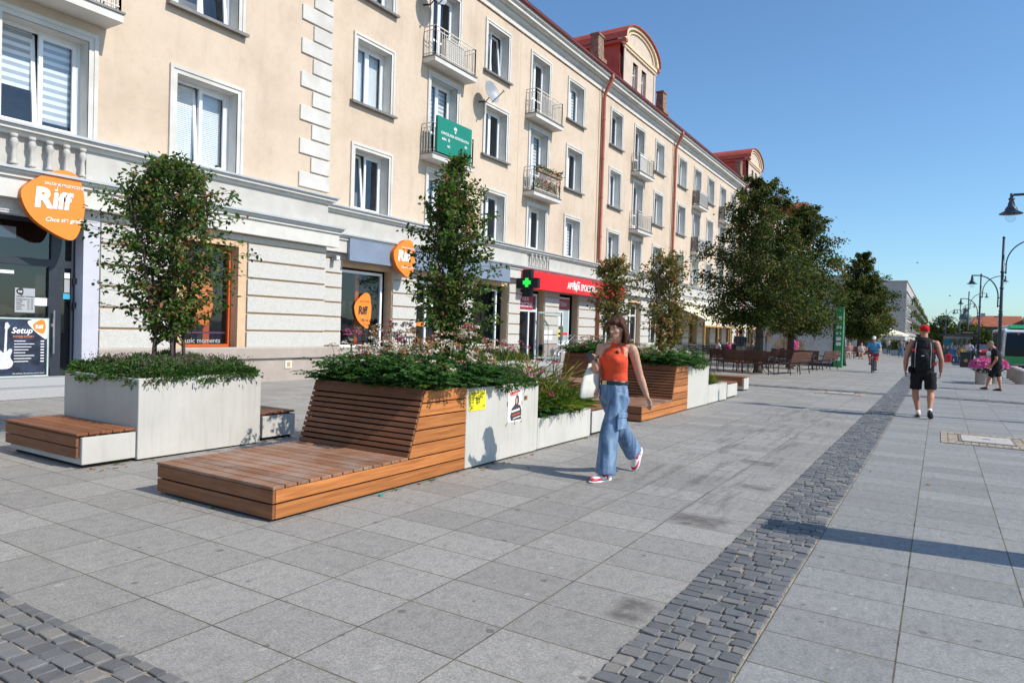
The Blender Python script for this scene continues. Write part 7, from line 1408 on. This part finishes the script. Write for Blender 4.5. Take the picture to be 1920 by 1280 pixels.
# -------- generic figure from joints (world coordinates)
def figure(label, J, front, top, bottom, skin, hair=None, cap=None, shoe_m=None, sleeve='none', legs='shorts', hs=1., mus=1., fat=1., vox=.010, sock=None, loc=None, bald=False, hem_l=None, group=None):
    base = loc or (J['pel'].x, J['pel'].y, 0); t = thing('person', label, 'person', base, 0, group); f = Vector(front).normalized(); sd = vv(f.y, -f.x, 0); mb = MB()
    P = head(mb, J['head'], J.get('hf', f), J.get('hu', (0,0,1)), hs); nk = J['neck']; pel = J['pel']; ch = J['chest']; ws = (pel*.55+ch*.45)
    mb.tube([nk-vv(0,0,.07), nk, J['head']+(nk-J['head'])*.45, J['head']], [.07*mus, .060*mus, .055*mus, .05], 12)
    tor = [pel+(ws-pel)*-.1, ws, ch-(ch-ws)*.2, ch+(nk-ch)*.45, nk+(ch-nk)*.12]
    tr = [(.150*fat,.115*fat), (.150*fat,.115*fat), (.168*mus,.118*fat), (.158*mus,.095), (.07*mus,.06)]
    mb.tube(tor, tr, 16, side=sd)
    for s in 'LR':
        sh, el, wr = J['sh'+s], J['el'+s], J['wr'+s]; mb.ball(sh+vv(0,0,-.015), (.066*mus,.064*mus,.066*mus), 12, 8); mb.tube([sh, sh+(el-sh)*.22, sh+(el-sh)*.5, el, el+(wr-el)*.3, wr], [.055*mus, .062*mus, .054*mus**1.3, .042*mus, .044*mus, .027*mus], 12); mb.tube([nk+(sh-nk)*.15-vv(0,0,.02), nk+(sh-nk)*.85-vv(0,0,.01)], [.055*mus, .05*mus], 10)
        ss = sd*(1 if s == 'R' else -1); hand(mb, wr, J.get('hd'+s, wr-el), J.get('pn'+s, -ss), f, 1.0*hs, .8)
        hp_, kn, an = J['hp'+s], J['kn'+s], J['an'+s]; mb.tube([hp_+vv(0,0,.03), hp_+(kn-hp_)*.35, kn+(hp_-kn)*.12, kn, kn+(an-kn)*.28, kn+(an-kn)*.6, an], [.092*mus, .086*mus, .062*mus, .057*mus, .060*mus**1.3, .044*mus, .034*mus], 12); foot(mb, J['he'+s]+(J['to'+s]-J['he'+s])*.06, J['to'+s]-(J['to'+s]-J['he'+s])*.08, .72, .032)
        mb.tube([an, J['he'+s]+(an-J['he'+s])*.35], [.036, .038], 8)
    mb.tube([pel+vv(0,0,.08), pel, pel-vv(0,0,.08)], [(.155*fat,.12*fat), (.165*fat,.125*fat), (.12,.10)], 14, side=sd)
    as_part(remeshed(mb, vox, 3), 'body', skin, t); facebits(P, t)
    # shirt
    mb = MB(); g = 1.09; tr2 = [(a*g+.012, b*g+.012) for a, b in tr]; mb.tube([pel-(ws-pel)*.22]+tor[1:], [tr2[0]]+tr2[1:], 18, side=sd)
    for s in 'LR':
        sh, el = J['sh'+s], J['el'+s]
        if sleeve == 'short': mb.ball(sh+vv(0,0,-.012), (.074*mus,.072*mus,.074*mus), 12, 8); mb.tube([sh, sh+(el-sh)*.3, sh+(el-sh)*.62], [.066*mus, .075*mus, .073*mus], 12); mb.tube([nk+(sh-nk)*.15-vv(0,0,.02), nk+(sh-nk)*.85-vv(0,0,.005)], [.062*mus, .06*mus], 10)
        elif sleeve == 'none': mb.tube([ch+(nk-ch)*.5+(sh-ch)*.30, sh+(nk-sh)*.42+vv(0,0,.022), ch+(nk-ch)*.2+(sh-ch)*.4+f*-.06], [.05, .045, .045], 10)
    as_part(remeshed(mb, max(vox, .012), 3), 'shirt', top, t, .004, 8, 2)
    mb = MB(); mb.tube([pel+vv(0,0,.13), pel+vv(0,0,.04), pel-vv(0,0,.06), pel-vv(0,0,.11)], [(.176*fat,.140*fat), (.180*fat,.146*fat), (.182*fat,.146*fat), (.12,.10)], 16, side=sd)
    for s in 'LR':
        hp_, kn, an = J['hp'+s], J['kn'+s], J['an'+s]; e = hem_l or .82
        if legs == 'shorts': mb.tube([hp_+vv(0,0,.03), hp_+(kn-hp_)*.4, hp_+(kn-hp_)*e], [.108*mus*fat, .100*mus, .098*mus], 14, side=sd)
        else: mb.tube([hp_+vv(0,0,.03), hp_+(kn-hp_)*.4, kn, an+vv(0,0,.02)], [.108*mus*fat, .10*mus, .085*mus, .075], 14, side=sd)
    as_part(remeshed(mb, max(vox, .012), 3), 'shorts' if legs == 'shorts' else 'trousers', bottom, t, .005, 8, 4)
    for s in 'LR':
        shoe(t, J['he'+s], J['to'+s], shoe_m or M['black'], M['black'] if shoe_m is None else M['gpaper'], None, 'shoe', 1.12)
        if sock: mb = MB(); an = J['an'+s]; mb.tube([J['he'+s]+(an-J['he'+s])*.4+f*.02, an, an+(J['kn'+s]-an)*.10], [.046, .042, .043], 10); mb.build('sock', sock, t, smooth=True)
    if hair or cap:
        mb = MB()
        def hb(a, b, h, ra, rb, rh):
            k = len(mb.v); mb.ball((0,0,0), (1,1,1), 12, 8)
            for i in range(k, len(mb.v)): q = mb.v[i]; mb.v[i] = tuple(P(a+q[0]*ra, b+q[1]*rb, h+q[2]*rh))
        if hair: hb(0, -.024, .036, .080, .094, .082); hb(0, -.05, -.005, .070, .055, .055); as_part(remeshed(mb, .010, 2), 'hair', hair, t)
        if cap:
            mb = MB(); hb(0, -.012, .060, .086, .104, .072)
            if cap[1] == 'back': mb.tube([P(-.06,.07,.045), P(0,.105,.042), P(.06,.07,.045)], [.012]*3, 8); mb.tube([P(0,-.10,.02), P(0,-.02,.02), P(0,.08,.025)], [(.075,.018), (.088,.03), (.075,.02)], 12, side=P(1,0,0)-P(0,0,0))
            else: mb.tube([P(0,-.10,.025), P(0,0,.028), P(0,.085,.03)], [(.07,.02), (.09,.03), (.08,.025)], 12, side=P(1,0,0)-P(0,0,0)); mb.tube([P(0,.06,.035), P(0,.12,.028), P(0,.165,.018)], [(.075,.010), (.068,.008), (.04,.006)], 12, side=P(1,0,0)-P(0,0,0))
            as_part(remeshed(mb, .008, 2), 'cap', cap[0], t)
    return t, P
BT = fabric('black_cotton', (.014,.014,.016)); WS = fabric('white_sock', (.75,.75,.74))
# red-capped man walking away
y = 16.3; J = dict(head=vv(-.272,16.33,1.735), neck=vv(-.272,16.29,1.585), chest=vv(-.272,16.28,1.38), pel=vv(-.262,16.27,.93), shL=vv(-.478,16.29,1.50), shR=vv(-.066,16.29,1.50), elL=vv(-.575,16.22,1.175), elR=vv(.035,16.26,1.18), wrL=vv(-.582,16.30,.93), wrR=vv(.035,16.34,.93),
    hpL=vv(-.375,16.27,.88), hpR=vv(-.150,16.27,.88), knL=vv(-.392,16.36,.50), knR=vv(-.118,16.22,.50), anL=vv(-.325,16.27,.10), anR=vv(-.125,16.02,.16), heL=vv(-.325,16.22,.0), toL=vv(-.345,16.48,.0), heR=vv(-.125,15.94,.13), toR=vv(-.105,16.12,.0), hdL=vv(.05,.15,-1), hdR=vv(0,.15,-1), pnL=vv(1,0,0), pnR=vv(-1,0,0))
REDC = fabric('red_cap_cloth', (.55,.008,.015), .05)
mw, P = figure('muscular man in a backwards red cap and black shorts walking away, black backpack on', J, (0,1,0), BT, BT, SK2, None, (REDC, 'back'), None, 'none', 'shorts', 1.04, 1.12, 1.02, .009, WS, hem_l=.80)
mb = MB(); mb.ball(P(0,-.118,.045), (.022,.006,.012), 8, 6); mb.build('cap_logo', M['ink'], mw)
bp = thing('backpack', 'black hiking backpack with red tabs worn by the man in the red cap', 'backpack', (-.275, 16.08, 1.2)); mb = MB()
mb.tube([vv(-.275,16.10,.98), vv(-.275,16.08,1.05), vv(-.275,16.05,1.2), vv(-.275,16.06,1.38), vv(-.275,16.09,1.52), vv(-.275,16.13,1.60)], [(.15,.10), (.19,.13), (.20,.145), (.19,.135), (.16,.11), (.09,.06)], 20, side=(1,0,0)); mb.tube([vv(-.275,15.93,1.0), vv(-.275,15.90,1.1), vv(-.275,15.90,1.25), vv(-.275,15.93,1.36)], [(.09,.03), (.12,.06), (.115,.055), (.08,.03)], 14, side=(1,0,0))
as_part(remeshed(mb, .013, 3), 'pack', simple('black_nylon', (.011,.011,.013), .75, var=.3, scale=25, bmp=.5, bscale=30, spec=.2), bp, .004, 12, 3)
mb = MB()
for s in (-1, 1): x = -.275+s*.135; mb.tube([vv(x,15.90,1.02), vv(x,15.885,1.2), vv(x,15.915,1.38), vv(x*.9-.03,15.99,1.52)], .007, 5, 1); mb.tube([vv(-.275+s*.12,16.12,1.54), vv(-.275+s*.14,16.26,1.555), vv(-.275+s*.15,16.40,1.44), vv(-.275+s*.19,16.38,1.2), vv(-.275+s*.18,16.2,1.03)], [(.03,.010)]*5, 8, 0)
mb.build('strap', [M['black'], simple('grey_cord', (.28,.29,.30), .6)], bp); mb = MB()
for x, z in ((-.44,1.36), (-.10,1.35), (-.07,1.10)): mb.box(x-.03, x+.03, 15.945, 15.985, z-.03, z+.03)
mb.build('red_tab', M['signred'], bp); mb = MB(); mb.box(-.30, -.25, 15.835, 15.842, 1.245, 1.262); mb.build('logo_tab', M['paper'], bp)
bpz = thing('belt_pouch', 'small black pouch hanging at the left hip of the man in the red cap', 'pouch', (-.49, 16.2, .95)); mb = MB(); mb.ball((-.485,16.20,.96), (.05,.075,.075), 12, 8); mb.build('pouch', BT, bpz, smooth=True); mb = MB(); mb.tube([(-.46,16.2,1.03), (-.40,16.2,1.08)], .012, 6); mb.build('loop', M['black'], bpz)
# grey-haired man in black walking left
Y = 27.35; J = dict(head=vv(1.395,Y,1.49), hf=vv(-.85,-.1,-.45), hu=vv(-.35,0,1), neck=vv(1.49,Y,1.375), chest=vv(1.56,Y,1.17), pel=vv(1.585,Y,.78), shL=vv(1.54,Y-.19,1.28), shR=vv(1.52,Y+.19,1.28), elL=vv(1.56,Y-.24,1.02), elR=vv(1.50,Y+.24,1.0), wrL=vv(1.455,Y-.2,.82), wrR=vv(1.40,Y+.2,.80),
    hpL=vv(1.585,Y-.09,.74), hpR=vv(1.585,Y+.09,.74), knL=vv(1.40,Y-.08,.42), knR=vv(1.66,Y+.08,.43), anL=vv(1.34,Y-.07,.11), anR=vv(1.72,Y+.08,.09), heL=vv(1.37,Y-.07,.03), toL=vv(1.15,Y-.08,.03), heR=vv(1.75,Y+.08,.0), toR=vv(1.52,Y+.08,.0), pnL=vv(0,1,0), pnR=vv(0,-1,0))
figure('grey-haired man in a black tee and black shorts walking left past the magenta petunias', J, (-1,0,0), BT, BT, SK2, fabric('greying_hair', (.22,.18,.15)), None, None, 'short', 'shorts', .95, .98, 1.08, .011, hem_l=.9)
# cyclist
Y = 36.4; J = dict(head=vv(-2.60,Y-.25,1.56), hf=vv(.05,-1,-.15), neck=vv(-2.60,Y-.14,1.41), chest=vv(-2.60,Y-.08,1.22), pel=vv(-2.60,Y+.1,.88), shL=vv(-2.80,Y-.1,1.34), shR=vv(-2.40,Y-.1,1.34), elL=vv(-2.90,Y-.22,1.10), elR=vv(-2.31,Y-.22,1.10), wrL=vv(-2.86,Y-.48,1.04), wrR=vv(-2.35,Y-.48,1.04),
    hpL=vv(-2.70,Y+.08,.86), hpR=vv(-2.50,Y+.08,.86), knL=vv(-2.76,Y-.30,.78), knR=vv(-2.50,Y-.22,.52), anL=vv(-2.74,Y-.22,.46), anR=vv(-2.49,Y-.10,.20), heL=vv(-2.74,Y-.14,.38), toL=vv(-2.74,Y-.38,.36), heR=vv(-2.49,Y-.02,.12), toR=vv(-2.49,Y-.26,.10))
figure('cyclist in a white cap, light blue tee and red shorts riding towards the camera', J, (0,-1,0), fabric('light_blue_tee', (.09,.34,.58)), fabric('red_shorts', (.50,.03,.03)), SK2, None, (fabric('white_cap', (.72,.72,.72)), 'front'), None, 'short', 'shorts', 1., 1., 1.12, .012, WS)
bk_ = thing('bicycle', 'dark bicycle ridden by the cyclist in the light blue tee', 'bicycle', (-2.61, Y, 0))
def bwheel(yc):
    mb = MB(); n = 28; mb.tube([(-2.61, yc+.33*math.cos(2*math.pi*k/n), .345+.33*math.sin(2*math.pi*k/n)) for k in range(n+1)], .022, 6); w_ = mb.build('wheel', M['black'], bk_); mb = MB()
    for k in range(12): a = 2*math.pi*k/12; mb.bar((-2.61, yc, .345), (-2.61, yc+.32*math.cos(a), .345+.32*math.sin(a)), .004)
    mb.build('spokes', M['steel'], w_)
bwheel(Y-.62); bwheel(Y+.45); mb = MB(); A = vv(-2.61,Y-.05,.30); hd_ = vv(-2.61,Y-.48,.88); st_ = vv(-2.61,Y+.10,.78)
for p, q in ((A, hd_), (A, st_), (st_-vv(0,0,.03), hd_-vv(0,0,.05)), (A, vv(-2.61,Y+.45,.345)), (st_-vv(0,0,.08), vv(-2.61,Y+.45,.345))): mb.tube([p, q], .019, 7)
for s in (-.05, .05): mb.tube([hd_, vv(-2.61+s,Y-.52,.72), vv(-2.61+s,Y-.62,.345)], .016, 6)
mb.build('frame', simple('purple_bike_frame', (.06,.03,.08), .35), bk_, smooth=True); mb = MB(); mb.tube([hd_, hd_+vv(0,-.03,.14)], .018, 6); mb.tube([vv(-2.90,Y-.46,1.03), vv(-2.75,Y-.52,1.03), vv(-2.61,Y-.53,1.02), vv(-2.47,Y-.52,1.03), vv(-2.31,Y-.46,1.03)], .015, 6); mb.build('handlebar', M['black'], bk_); mb = MB(); mb.tube([st_, vv(-2.61,Y+.12,.86)], .015, 6); mb.ball((-2.61,Y+.14,.88), (.09,.14,.035), 10, 6); mb.build('saddle', M['black'], bk_)
mb = MB(); mb.tube([vv(-2.70,Y-.26,.42), vv(-2.66,Y-.24,.42), vv(-2.66,Y-.05,.30), vv(-2.56,Y-.05,.30), vv(-2.56,Y-.12,.14), vv(-2.46,Y-.12,.14)], .014, 6); mb.build('crank', M['steel'], bk_)
# standing and seated bystanders
def stander(label, x, y, a, H, top, bottom, skin, hair, legs='trousers', sleeve='short', seed=0, sit=False, group=None, vox=.016):
    k = H/1.75; f = vv(-math.sin(a), math.cos(a), 0); s = vv(f.y, -f.x, 0); r = random.Random(seed); O = vv(x, y, 0); dz = -.42 if sit else 0
    Q = lambda a_, b, z: O+s*a_*k+f*b*k+vv(0,0,(z+dz)*k); st = r.uniform(-.06, .1); J = dict(head=Q(0,.03,1.62), neck=Q(0,0,1.46), chest=Q(0,0,1.28), pel=Q(0,-.01,.92), shL=Q(-.19,0,1.40), shR=Q(.19,0,1.40), elL=Q(-.24,.02+st,1.12), elR=Q(.24,.02-st,1.12), wrL=Q(-.2,.18 if sit else .12+st,.96 if sit else .90), wrR=Q(.2,.18 if sit else .12-st,.96 if sit else .90), hpL=Q(-.09,0,.88), hpR=Q(.09,0,.88))
    if sit: J.update(knL=Q(-.1,.42,.90), knR=Q(.1,.42,.90), anL=Q(-.1,.44,.50), anR=Q(.12,.40,.50), heL=Q(-.1,.40,.42), toL=Q(-.1,.64,.42), heR=Q(.12,.36,.42), toR=Q(.12,.6,.42))
    else: J.update(knL=Q(-.1,.04+st,.49), knR=Q(.1,.04-st,.49), anL=Q(-.1,st*1.6,.09), anR=Q(.1,-st*1.6,.09), heL=Q(-.1,st*1.6-.04,0), toL=Q(-.11,st*1.6+.2,0), heR=Q(.1,-st*1.6-.04,0), toR=Q(.11,-st*1.6+.2,0))
    return figure(label, J, f, top, bottom, skin, hair, None, None, sleeve, legs, k, 1., 1.05, vox, group=group)
def plaid():
    m, nt, p = newmat('dark_plaid_shirt'); s = N(nt, 'ShaderNodeSeparateXYZ'); nt.links.new(coords(nt, 'World'), s.inputs[0]); a = mth(nt, 'LESS_THAN', mth(nt, 'FRACT', mth(nt, 'MULTIPLY', s.outputs[0], 11.)), .18); b = mth(nt, 'LESS_THAN', mth(nt, 'FRACT', mth(nt, 'MULTIPLY', s.outputs[2], 11.)), .18)
    c = mix(nt, mth(nt, 'MULTIPLY', mth(nt, 'ADD', a, b), .45), (.03,.04,.065), (.30,.28,.27)); nt.links.new(c, p.inputs['Base Color']); p.inputs['Roughness'].default_value = .85; return m
HD, HB = fabric('dark_hair', (.03,.02,.015)), fabric('brown_hair', (.12,.07,.04))
stander('man in a dark plaid shirt standing with his back turned behind the tree bench', -7.35, 30.75, math.radians(10), 1.78, plaid(), fabric('beige_shorts', (.34,.30,.25)), SK2, HD, 'shorts', seed=1, vox=.013)
bn = thing('shoulder_bag', 'black shoulder bag carried by the man in the plaid shirt', 'bag', (-7.62, 30.72, .9)); mb = MB(); mb.box(-7.70,-7.56,30.60,30.85,.88,1.16); mb.build('bag', M['black'], bn, bevel=.02); mb = MB(); mb.tube([(-7.62,30.72,1.16),(-7.50,30.72,1.40),(-7.3,30.74,1.47)], .015, 5); mb.build('strap', M['black'], bn)
stander('person in a pinkish top seated on the distant bench, left of the other', -5.95, 59.45, math.radians(180), 1.65, fabric('pinkish_top', (.50,.26,.24)), fabric('pale_skirt', (.45,.36,.33)), SK3, HB, 'shorts', seed=3, sit=True, vox=.02); stander('person in a pale top seated on the distant bench, right of the other', -5.1, 59.45, math.radians(180), 1.65, fabric('pale_print_top', (.55,.50,.50)), fabric('dark_red_skirt', (.22,.06,.07)), SK3, HD, 'shorts', seed=4, sit=True, vox=.02)
blu = fabric('blue_shirt', (.10,.24,.50)); gry = fabric('grey_clothes', (.16,.17,.19)); ylw = fabric('ochre_top', (.50,.30,.06)); lil = fabric('pale_lilac_shirt', (.58,.52,.55)); jn2 = fabric('far_jeans', (.10,.18,.30))
stander('person in dark grey seated at the left of the bus shelter', .35, 61.6, math.radians(170), 1.68, gry, gry, SK3, HD, seed=5, sit=True, vox=.02); stander('person in a blue shirt and jeans seated in the bus shelter', .85, 61.5, math.radians(190), 1.66, blu, jn2, SK3, HB, seed=6, sit=True, vox=.02); stander('person with an ochre backpack-like top seated at the right in the bus shelter', 1.35, 61.5, math.radians(175), 1.66, ylw, jn2, SK3, HB, seed=7, sit=True, vox=.02); stander('person in a pale lilac shirt standing behind the black bin', 1.72, 56.8, math.radians(-20), 1.62, lil, gry, SK3, HD, seed=8, vox=.02)
for i, (x, y, a, tp, lb) in enumerate(((-3.0, 72, 200, gry, 'small distant person in dark clothes left of the red-capped man'), (-2.5, 74, 170, blu, 'small distant person in blue left of the red-capped man'), (-2.2, 70, 10, BT, 'small distant person in black beside the red-capped man'), (-4.4, 80, 190, lil, 'tiny distant person in pale clothes near the potted hedge'), (1.0, 92, 0, gry, 'tiny distant person beyond the bus shelter'))): stander(lb, x, y, math.radians(a), 1.68, tp, jn2, SK3, HD, seed=20+i, vox=.024)
sc_ = thing('suitcase', 'red suitcase standing beside the people at the bus shelter', 'suitcase', (.55, 59.3, 0)); mb = MB(); mb.box(.38,.72,59.2,59.42,.06,.62); mb.build('shell', M['signred'], sc_, bevel=.03); mb = MB(); mb.tube([(.45,59.31,.6),(.45,59.31,.95),(.65,59.31,.95),(.65,59.31,.6)], .012, 5); mb.build('handle', M['black'], sc_)
# cafe guests
stander('cafe guest in pale clothes seated at a terrace table', -10.6, 39.4, math.radians(120), 1.68, lil, gry, SK3, HD, seed=31, sit=True, vox=.02); stander('cafe guest in grey seated further along the terrace', -9.6, 43.2, math.radians(-60), 1.7, gry, jn2, SK3, HB, seed=32, sit=True, vox=.02); stander('shopper in magenta standing between the lime trees', -6.5, 38.6, math.radians(30), 1.6, M['pine_pink'], M['pine_pink'], SK3, HD, seed=33, vox=.02)
